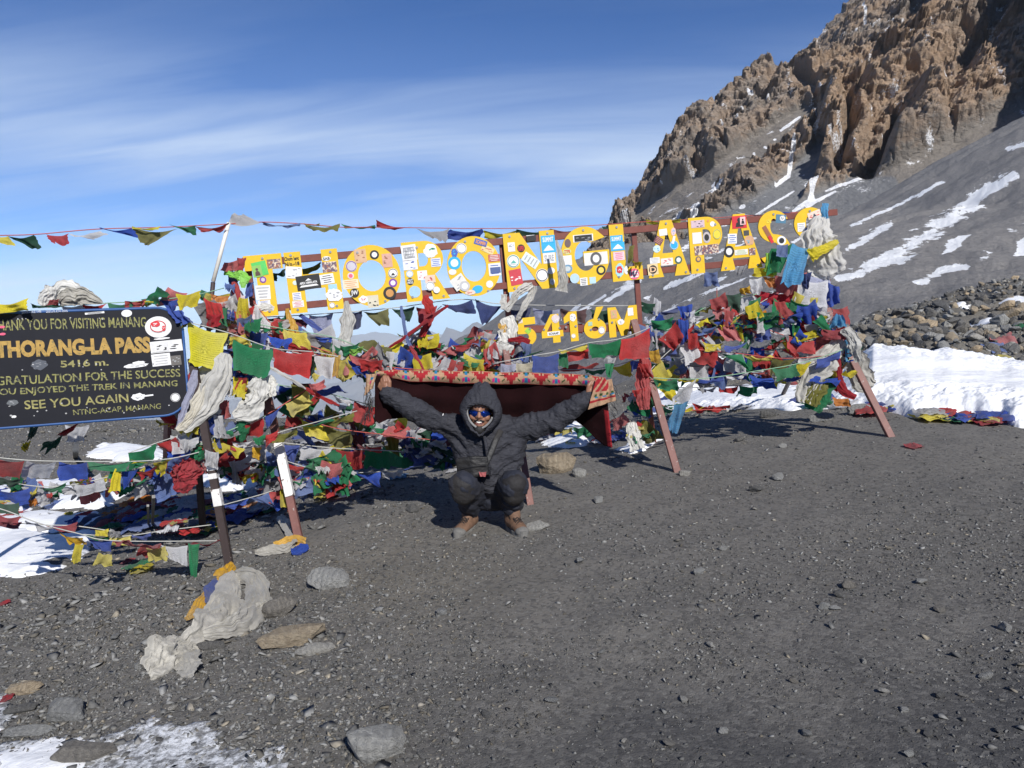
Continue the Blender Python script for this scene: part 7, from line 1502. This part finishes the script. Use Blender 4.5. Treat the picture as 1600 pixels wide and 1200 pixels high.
# jacket
def wrinkle(me, sc_=1.0, amp=0.010, band=None):
    me.update(); co, no = co_no(me)
    x, y, z = co[:, 0], co[:, 1], co[:, 2]
    a = ridged(x * 7 + z * 9, z * 5 - x * 4, y * 6, 3, 3, .5); b = ridged(x * 4 - z * 12, z * 14 + x * 5, y * 5, 9, 3, .5); c = ridged(x * 26, y * 8, z * 9, 17, 2)
    xc = H0.x; armw = sst(.16, .26, np.abs(x - xc))
    pull = ridged((z - 0.55 * np.abs(x - xc)) * 22 + 3 * vn(x * 5, z * 5, 0, 7), np.abs(x - xc) * 3.0, y * 4, 23, 2)
    d = amp * ((a - .6) * 2.0 + (b - .6) * 1.8 * (1 - armw * .5) + (pull - .62) * 1.8 * np.exp(-((np.abs(x - xc) - .17) / .10) ** 2) + (c - .6) * 1.3 * armw)
    put_co(me, co + no * (d * sc_)[:, None])
jk = [sph_pts(at(763, 690, 5.16), .165, 9, (1.05, .85, 1)) + sph_pts(at(765, 742, 5.16), .178, 9, (1.08, .9, .8)) + sph_pts(sL, .078, 8) + sph_pts(sR, .078, 8),
      sph_pts(at(765, 742, 5.16), .178, 9, (1.08, .9, .8)) + sph_pts(at(768, 758, 5.24), .17, 9, (1.1, .95, .6)), sph_pts(neck, .085, 8) + sph_pts(sL, .070, 8), sph_pts(neck, .085, 8) + sph_pts(sR, .070, 8)]
cL, cR = wL.lerp(eL, -0.02), wR.lerp(eR, -0.02)
jk += chain([sL, sL.lerp(eL, .5), eL, eL.lerp(wL, .5), cL], [.088, .078, .070, .060, .048]) + chain([sR, sR.lerp(eR, .5), eR, eR.lerp(wR, .5), cR], [.088, .078, .070, .060, .048])
jacket = blob('jacket', jk, 0.007, 4, m_jacket, man, lambda me: wrinkle(me, 1.9))
col_ = B()   # stand-up collar round the chin, zip flap, cuffs, sleeve stripes
ring = []
def collar():
    n1, n2 = 40, 9; V = []
    for i in range(n1):
        a = 2 * math.pi * i / n1
        for j in range(n2):
            t = j / (n2 - 1); r_ = 0.098 - 0.014 * t + 0.006 * math.sin(a * 5 + t * 4)
            V.append(neck + Vector((math.cos(a) * r_ * 0.95, math.sin(a) * r_, -0.045 + 0.085 * t - 0.018 * (math.sin(a) < -0.3) * t)) + Vector((-.012, -.02, 0)))
    me = mesh_np('collar', np.array([tuple(q) for q in V]), grid_faces(n1, n2, True)); o = link('collar', me, m_jacket, jacket); s = o.modifiers.new('s', 'SOLIDIFY'); s.thickness = 0.012
collar()
fl = B(); zp = [at(757, 682, 4.965), at(760, 700, 4.95), at(762, 720, 4.945), at(765, 745, 4.95)]
fl.tube([q + Vector((0, .012, 0)) for q in zp], .012, 6); fl.build('zip_flap', m_jacket, jacket, smooth=True)
for s, w_, e_ in ((-1, wL, eL), (1, wR, eR)):
    d = (w_ - e_).normalized(); c_ = B(); c_.tube([w_ - d * .028, w_ - d * .012, w_ + d * .006, w_ + d * .018], [.0495, .052, .0505, .046], 20); c_.build('cuff', m_jacket, jacket, smooth=True)
for s, sh, el in ((-1, sL, eL), (1, sR, eR)):
    for k in range(3):
        p0 = sh.lerp(el, 0.25 + k * .09); nrm = Vector((0, -0.35, 1)).normalized()
        B().tube([p0 + nrm * .082 + Vector((0, -.02, 0)), p0 + nrm * .078 + Vector((s * .006, -.045, -.018))], .0035, 5).build('stripe', m_white, jacket)
# hood
def hood():
    n1, n2 = 64, 30; V = []; N1 = []
    prof = [(-.125, .015, .02, .02, .05), (-.118, .050, .080, .06, .04), (-.09, .088, .125, .11, .02), (-.045, .110, .160, .135, .0), (.0, .119, .168, .145, .0), (.040, .119, .146, .146, .0), (.070, .112, .112, .142, .0), (.090, .104, .078, .134, .0), (.104, .094, .058, .136, .0), (.098, .088, .048, .134, .0), (.084, .086, .046, .130, 0)]
    ts = np.linspace(0, len(prof) - 1, n2)
    for j, t in enumerate(ts):
        i = min(int(t), len(prof) - 2); f = t - i; y, w, zt, zb, oz = [prof[i][k] * (1 - f) + prof[i + 1][k] * f for k in range(5)]
        for k in range(n1):
            a = 2 * math.pi * k / n1; c, s = math.cos(a), math.sin(a)
            z = s * (zt if s > 0 else zb); x = c * w * (1 - 0.34 * max(0, s) ** 2 if s > 0 else 1 - 0.30 * s * s)
            wr_ = 0.007 * math.sin(k * 1.9 + j * .5) * (1 if j > 17 else .3) * (0.4 + max(0, s)) + 0.022 * (float(vn(np.array([c * 3 + 5.]), np.array([s * 3 + 2.]), j * .2, 3)[0]) - .5)
            rr2 = 1 + wr_ / 0.12
            V.append(hp(x * rr2 + .004, y - 0.012 + .018 * max(0, s) * (j / n2), z * rr2 + oz + 0.012))
    me = mesh_np('hood', np.array([tuple(q) for q in V]).reshape(n2, n1, 3).transpose(1, 0, 2).reshape(-1, 3), grid_faces(n1, n2, True))
    me.materials.append(m_jacket); me.materials.append(m_lining)
    o = link('hood', me, m_jacket, man); s = o.modifiers.new('s', 'SOLIDIFY'); s.thickness = 0.010; s.offset = 0; s.material_offset = 0
    # pale lining just inside the rim
    k2 = []
    for k in range(n1 + 1):
        a = 2 * math.pi * k / n1; c, s_ = math.cos(a), math.sin(a); k2.append(hp(c * .078 * (1 - .2 * s_ * s_) + .004, .074, s_ * (.040 if s_ > 0 else .098) + .012))
    B().tube(k2[27:62], .0075, 6).build('hood_lining', m_lining, man, smooth=True)
hood()
# face pieces
def ellp(name, c, r, scl, mat, par=man, lab=None):
    pts = [hp(c[0] + (q.x), c[1] + (q.y), c[2] + (q.z)) for q in sph_pts((0, 0, 0), r, 10, scl)]; bm = bmesh.new(); vs = [bm.verts.new(q) for q in pts]; bmesh.ops.convex_hull(bm, input=vs)
    me = bpy.data.meshes.new(name); bm.to_mesh(me); bm.free(); return link(name, me, mat, par)
g_ = B(); g_.tube([hp(x, .088 - abs(x) * abs(x) * 9, .014 + (.004 if abs(x) > .012 else 0)) for x in np.linspace(-.068, .068, 13)], .0034, 6); g_.tube([hp(-.068, .046, .017), hp(-.076, -.02, .012)], .003, 5); g_.tube([hp(.068, .046, .017), hp(.076, -.02, .012)], .003, 5)
gl = g_.build('sunglasses', m_glassf, man, smooth=True)
for s in (-1, 1):
    n_ = 20; V = [tuple(hp(s * .034, .089, .004))]
    for ring_ in (0.5, 1.0):
        for k in range(n_):
            a = 2 * math.pi * k / n_; x = s * .034 + math.cos(a) * .030 * ring_; z = .003 + math.sin(a) * .019 * ring_ * (1 - .15 * s * math.cos(a)); V.append(tuple(hp(x, .092 - x * x * 8 - .004 * ring_, z)))
    Fq = [(1 + n_ + k, 1 + n_ + (k + 1) % n_, 1 + (k + 1) % n_, 1 + k) for k in range(n_)] + [(1 + k, 1 + (k + 1) % n_, 0, 0) for k in range(n_)]
    bb = bmesh.new(); vs = [bb.verts.new(q) for q in V]
    for f in Fq: bb.faces.new([vs[i] for i in dict.fromkeys(f)])
    me = bpy.data.meshes.new('lens'); bb.to_mesh(me); bb.free(); link('lens', me, m_lens, gl)
B().tube([hp(x, .084 - x * x * 14, -.0335 - abs(x) * .42) for x in np.linspace(-.031, .031, 9)], [.003, .0052, .006, .006, .005, .006, .006, .0052, .003], 6).build('moustache', m_hair, man, smooth=True)
bd = B(); 
blob('beard', [[hp(a.x, a.y, a.z) for a in sph_pts((0, .060, -.098), .033, 7, (1.05, .95, 1.0))], [hp(a.x, a.y, a.z) for a in sph_pts((-.034, .036, -.082), .018, 6) + sph_pts((0, .052, -.104), .02, 6)], [hp(a.x, a.y, a.z) for a in sph_pts((.034, .036, -.082), .018, 6) + sph_pts((0, .052, -.104), .02, 6)], [hp(a.x, a.y, a.z) for a in sph_pts((-.050, .018, -.045), .011, 6) + sph_pts((-.036, .036, -.085), .012, 6)], [hp(a.x, a.y, a.z) for a in sph_pts((.050, .018, -.045), .011, 6) + sph_pts((.036, .036, -.085), .012, 6)]], .005, 2, m_hair, man)
mth = B(); mth.disc(hp(0, .0745, -.053), fx, fz, fw, .023, .001, 20, .0125); mth.build('mouth', painted('mouth inside', (.06, .015, .015), .5), man)
mt_ = [hp(x, .079 - x * x * 12, z) for x, z in ((-.018, -.0455), (0, -.0455), (.018, -.0455), (.014, -.052), (0, -.0555), (-.014, -.052))]
B().poly(mt_, fw, .002).build('teeth', m_teeth, man)
B().tube([hp(x, .0765 - x * x * 10, -.0655 + abs(x) * abs(x) * 22) for x in np.linspace(-.023, .023, 9)], [.002, .004, .005, .0055, .0055, .0055, .005, .004, .002], 6).build('lip', m_lip, man, smooth=True)
# trousers
tr = [sph_pts(at(768, 764, 5.24), .165, 8, (1.05, .95, .92))]
for s, h_, k_, a_ in ((-1, hL, kL, aL_), (1, hR, kR, aR_)):
    tr += chain([h_ + Vector((0, 0, .01)), h_.lerp(k_, .55) + Vector((0, 0, .015)), k_], [.125, .105, .092]) + chain([k_, k_.lerp(a_, .5) + Vector((-s * .0, .01, 0)), a_ + Vector((0, -.005, .0))], [.086, .078, .072])
def wrT(me):
    me.update(); co, no = co_no(me); x, y, z = co.T
    d = .011 * ((ridged(x * 8 + z * 5, z * 16 + x * 6, y * 6, 5, 3) - .6) * 2.2 + (ridged(x * 14, z * 5, y * 10, 15, 2) - .6) * 1.6)
    put_co(me, co + no * d[:, None])
trous = blob('trousers', tr, .007, 4, m_trouser, man, wrT)
for k_, a_, s in ((kL, aL_, -1), (kR, aR_, 1)):
    blob('knee_patch', [sph_pts(k_ + Vector((s * .002, -.010, .006)), .090, 10, (1.0, .95, .9)) + sph_pts(k_ + Vector((0, .0, -.055)), .080, 8)], .008, 3, m_knee, trous, lambda me: (me.update(), put_co(me, co_no(me)[0] + co_no(me)[1] * (.004 * (ridged(co_no(me)[0][:, 0] * 12, co_no(me)[0][:, 2] * 16, co_no(me)[0][:, 1] * 10, 3, 2) - .6) * 2)[:, None])))
# boots
def boot(toe, heel, ank):
    gzt = min(gz(toe.x, toe.y), gz(heel.x, heel.y)); d = (toe - heel); d.z = 0; L_ = d.length; d.normalize(); s = Vector((-d.y, d.x, 0)); base = Vector((heel.x, heel.y, gzt + .006))
    slope_ = (gz(toe.x, toe.y) - gz(heel.x, heel.y)) / L_ * .5
    def q(a, b, z): return base + d * a + s * b + Vector((0, 0, z + slope_ * a))
    up = [sph_pts(q(.06, 0, .06), .047, 8) + sph_pts(q(.12, 0, .055), .045, 8), sph_pts(q(.12, 0, .055), .045, 8) + sph_pts(q(L_ - .075, 0, .040), .042, 8, (1.1, 1.1, .8)), sph_pts(q(L_ - .075, 0, .040), .042, 8, (1.1, 1.1, .8)) + sph_pts(q(L_ - .045, .0, .034), .036, 8, (1.1, 1.1, .8)),
          sph_pts(q(.05, 0, .06), .047, 8) + sph_pts(ank + Vector((0, 0, -.01)), .052, 8), sph_pts(q(.13, 0, .075), .034, 8) + sph_pts(ank + d * .03 + Vector((0, 0, -.02)), .042, 8)]
    o = blob('boot', up, .006, 3, m_tanboot, man, lambda me: (me.update(), put_co(me, co_no(me)[0] + co_no(me)[1] * (.003 * (ridged(co_no(me)[0][:, 0] * 22, co_no(me)[0][:, 1] * 22, co_no(me)[0][:, 2] * 24, 3, 3) - .6) * 2)[:, None])))
    b = B(); n = 28; lo = []; hi = []
    for k in range(n):
        a = 2 * math.pi * k / n; c, s_ = math.cos(a), math.sin(a); x = L_ / 2 + c * (L_ / 2 + .012); w = (.048 if c > 0 else .040) * (abs(s_) ** .75) * math.copysign(1, s_) * 1.02
        lo.append(q(x, w, -.012)); hi.append(q(x, w * .98, .022 + (.020 if c > .55 else .004 if c < -.5 else 0)))
    b._add(lo + hi, [tuple(range(n - 1, -1, -1)), tuple(range(n, 2 * n))] + [(k, (k + 1) % n, n + (k + 1) % n, n + k) for k in range(n)]); b.build('sole', m_sole, o, smooth=False, bevel=.002)
    l = B()
    for i, a in enumerate(np.linspace(.115, L_ - .10, 5)):
        z = .116 - i * .0095; l.tube([q(a, -.026, z - .008), q(a + .004, 0, z + .006), q(a + .018, .026, z - .010)], .0042, 5); l.tube([q(a, .026, z - .008), q(a + .004, 0, z + .007), q(a + .018, -.026, z - .010)], .0042, 5)
    l.build('laces', m_lace, o, smooth=True)
    blob('toe_cap', [sph_pts(q(L_ - .045, 0, .030), .041, 8, (1.15, 1.15, .85)), sph_pts(q(.012, 0, .045), .030, 8, (.7, 1.1, 1.1))], .006, 2, m_sole, o)
boot(t1, h1, ank1); boot(t2, h2, ank2)
# bag and strap
bagm = thing('shoulder_bag', 'small black shoulder bag resting on the lap of the crouching man', 'bag', at(738, 745, 4.9))
blob('pouch', [[at(x, y, z) for x, y, z in ((712, 718, 4.93), (762, 714, 4.90), (764, 742, 4.90), (716, 744, 4.93), (714, 716, 5.02), (762, 714, 5.0), (764, 742, 5.0), (716, 742, 5.02), (738, 713, 4.89), (740, 746, 4.885))]], .006, 3, m_bag, bagm, lambda me: (me.update(), put_co(me, co_no(me)[0] + co_no(me)[1] * (.006 * (ridged(co_no(me)[0][:, 0] * 5, co_no(me)[0][:, 1] * 5, co_no(me)[0][:, 2] * 26, 3, 3) - .6) * 2)[:, None])))
sp3 = [(783, 672, 5.05), (776, 685, 4.985), (770, 700, 4.955), (764, 714, 4.935), (759, 724, 4.92)]
S3 = pl3(sp3); V = []
for i, q in enumerate(S3):
    d = (S3[min(i + 1, len(S3) - 1)] - S3[max(i - 1, 0)]).normalized(); s_ = d.cross(Vector((0, -1, 0))).normalized()
    for k in range(5): V.append(tuple(q + s_ * (k - 2) * .0095 + Vector((0, -.012 - .002 * (2 - abs(k - 2)), 0))))
o_ = link('strap', mesh_np('strap', np.array(V), grid_faces(len(S3), 5)), m_bag, bagm); q_ = o_.modifiers.new('s', 'SOLIDIFY'); q_.thickness = .003
B().tube([at(715, 730, 4.888), at(738, 729, 4.872), at(760, 727, 4.886)], .0022, 5).build('zip', m_black, bagm)
tag(link('cloth_tissue', cloth_mesh(quad3([(748, 737), (760, 737), (758, 745), (750, 744)], 4.865), .008, sd_(), 9, 9), fm('pink')), 'little pink cloth peeping out under the black bag', 'cloth')

# ---------------- the blanket he holds up
PALx = {'t': (0.38, 0.24, 0.15), 'r': (0.30, 0.022, 0.028), 'b': (0.02, 0.16, 0.30), 'p': (0.48, 0.03, 0.16), 'g': (0.035, 0.07, 0.025), 'k': (0.014, 0.0035, 0.0045), 'd': (0.20, 0.018, 0.022)}
def motif(u, v):
    """u along the border (one repeat = 1), v across it, 0 top .. 1 bottom"""
    u = u % 1.0; c = 't'
    x = abs(u - .5) * 2; y = v
    if y < .035 or y > .95: return 'r'
    # big red stepped flower in the middle of a repeat
    r1 = .60 - y * .66; st = round(x * 12) % 2
    if x < max(0, r1 + (.10 if st else 0)) and y > .04: c = 'r'
    if x < .16 and y < .22: c = 't' if x > .05 else 'd'
    if x < .05 and y > .45: c = 'r'
    if .42 < x < .62 and abs(y - .62 - (x - .5)) < .07: c = 'g'
    # blue and pink motif on the seam of repeats
    z = 1 - x
    if z < .10: c = 'b' if (y < .30 or .45 < y < .85) else 't'
    if .10 <= z < .26 and .48 < y < .86 and abs(y - .50 - z * .9) < .16: c = 'p'
    if .08 < z < .20 and y < .2: c = 'g'
    return c
blk = thing('patterned_blanket', 'dark maroon blanket with tan and red patterned border held up by the man', 'blanket', gp(765, 700))
m_blk, nt, p, o = newmat('woven blanket'); va = N(nt, 'ShaderNodeAttribute', attribute_name='weave'); v = objco(nt)
L(nt, mixc(nt, M(nt, 'MULTIPLY', ramp(nt, noise(nt, v, 70, 4), [(.4, 0), (.7, 1)]), .25), va.outputs['Color'], (.015, .006, .006)), p.inputs['Base Color']); p.inputs['Roughness'].default_value = 1.0; p.inputs['Specular IOR Level'].default_value = .12
nb = bump(nt, noise(nt, v, 14, 4, .6), .5, .01, None); bump(nt, noise(nt, v, 160, 3, .6), .5, .003, p, nb)
TOPp = [(566, 586), (588, 580), (620, 578), (700, 579), (780, 581), (860, 583), (925, 586), (945, 590), (960, 594)]
def topc(x): return np.interp(x, [a for a, b in TOPp], [b for a, b in TOPp])
def border():
    nu, nv = 560, 26; us = np.linspace(588, 946, nu); V = np.zeros((nu, nv, 3)); C = np.zeros((nu, nv, 3))
    for i, x in enumerate(us):
        s = (x - 588) / 358; hgt = (9 + 11 * math.sin(math.pi * min(1, s * 1.15 + .05)) ** .6) if s < .9 else 16
        hgt = np.interp(x, [588, 610, 640, 720, 850, 946], [8, 13, 18, 20, 19, 17])
        for j in range(nv):
            t = j / (nv - 1); y = topc(x) + hgt * t + .5 * math.sin(x * .09) 
            dep = np.interp(s, [0, .12, .5, .88, 1], [5.05, 5.17, 5.24, 5.17, 5.05]) - .02 * math.sin(t * 3.14) + .006 * math.sin(x * .05 + t * 3) + .004 * math.sin(x * .21)
            V[i, j] = at(x, y, dep); C[i, j] = PALx[motif((x - 588) / 47.0 + .02, t)]
    me = mesh_np('border', V.reshape(-1, 3), grid_faces(nu, nv)); set_col(me, 'weave', C.reshape(-1, 3)); o = link('border', me, m_blk, blk); q = o.modifiers.new('s', 'SOLIDIFY'); q.thickness = .004; q.offset = 1; return o
border()
def body_():
    bx = [583, 592, 605, 640, 690, 730, 780, 830, 870, 884, 900, 915, 930, 945, 957]; by = [655, 662, 655, 652, 660, 668, 672, 664, 655, 654, 657, 668, 684, 696, 699]
    nu, nv = 150, 60; us = np.linspace(0, 1, nu); V = np.zeros((nu, nv, 3)); C = np.zeros((nu, nv, 3))
    for i, s in enumerate(us):
        xt = 586 + 360 * s; xb = 585 + (957 - 585) * s
        for j in range(nv):
            t = j / (nv - 1); x = xt + (xb - xt) * t; yb = np.interp(xb, bx, by); yt = topc(xt) + 5; y = yt + (yb - yt) * t
            dep = np.interp(s, [0, .12, .5, .88, 1], [5.056, 5.178, 5.249, 5.178, 5.056]) + .12 * t * math.sin(math.pi * min(1, max(0, s))) + (.022 * math.sin(s * 23 + t * 2) + .02 * math.sin(s * 51 + 3 * t)) * t + .03 * (float(vn(np.array([s * 7]), np.array([t * 4]), 0, 5)[0]) - .5)
            V[i, j] = at(x, y, dep); C[i, j] = PALx['k'] if not (s > .985 and t > .45) else PALx['r']
    me = mesh_np('blanket', V.reshape(-1, 3), grid_faces(nu, nv)); set_col(me, 'weave', C.reshape(-1, 3)); o = link('blanket_cloth', me, m_blk, blk); q = o.modifiers.new('s', 'SOLIDIFY'); q.thickness = .006; q.offset = -1
body_()
def corner(q, d, cfun, nu=40, nv=40, name='corner_flap', amp=.012):
    P = quad3(q, d, 0); me = cloth_mesh(P, amp, sd_(), nu, nv, jag=0); C = []
    for i in range(nu):
        for j in range(nv): C.append(PALx[cfun(i / (nu - 1), j / (nv - 1))])
    set_col(me, 'weave', C); o = link(name, me, m_blk, blk); q_ = o.modifiers.new('s', 'SOLIDIFY'); q_.thickness = .005
corner([(572, 584), (590, 582), (582, 606), (570, 618)], (5.04, 5.03, 5.02, 5.04), lambda u, v: 'p' if abs(u - .55) < .14 and .38 < v < .52 else 'b' if abs(u - .6) < .14 and .2 < v < .34 else 't')
corner([(932, 590), (956, 592), (962, 626), (918, 640)], (5.03, 5.02, 5.0, 5.02), lambda u, v: ('r' if u < .75 and v < .45 and (int(u * 9 + v * 7) % 3) else 'g' if .52 < v < .62 and int(u * 8) % 2 else 'b' if .62 < v < .68 and int(u * 6) % 2 else 'r' if .74 < v < .80 else 't'))
for k in range(46):
    fr = B()
    t = k / 45; x0 = 570 + 12 * math.sin(t * 3) - 3 * t; y0 = 606 + t * 44; pts = [at(x0 + rnd.uniform(-3, 3), y0 - 4, 5.05)]
    dx = rnd.uniform(-10, 6); 
    for j in range(4): pts.append(at(x0 + dx * (j + 1) / 4 + rnd.uniform(-2, 2), y0 + (j + 1) * rnd.uniform(3, 7), 5.05 + rnd.uniform(-.02, .02)))
    fr.tube(pts, .0016, 3); fr.build('tassel', m_black, blk)
for k in range(26):
    fr = B(); x0 = 958 + rnd.uniform(-3, 3); y0 = 600 + k * 3.6; fr.tube([at(x0 - 2, y0, 5.02), at(x0 + 4, y0 + 5, 5.02), at(x0 + rnd.uniform(2, 8), y0 + 11, 5.02)], .0016, 3); fr.build('tassel', m_black, blk)

# ================================================================== origins of the single-mesh things
bpy.context.view_layer.update()
for o in list(col.objects):
    if o.type == 'MESH' and o.parent is None and 'category' in o.keys() and o.data.users == 1 and o.location.length < 1e-6:
        co, _ = co_no(o.data) if len(o.data.vertices) else (None, None)
        c = Vector((float(co[:, 0].mean()), float(co[:, 1].mean()), float(co[:, 2].min()))); o.data.transform(Matrix.Translation(-c)); o.location = c
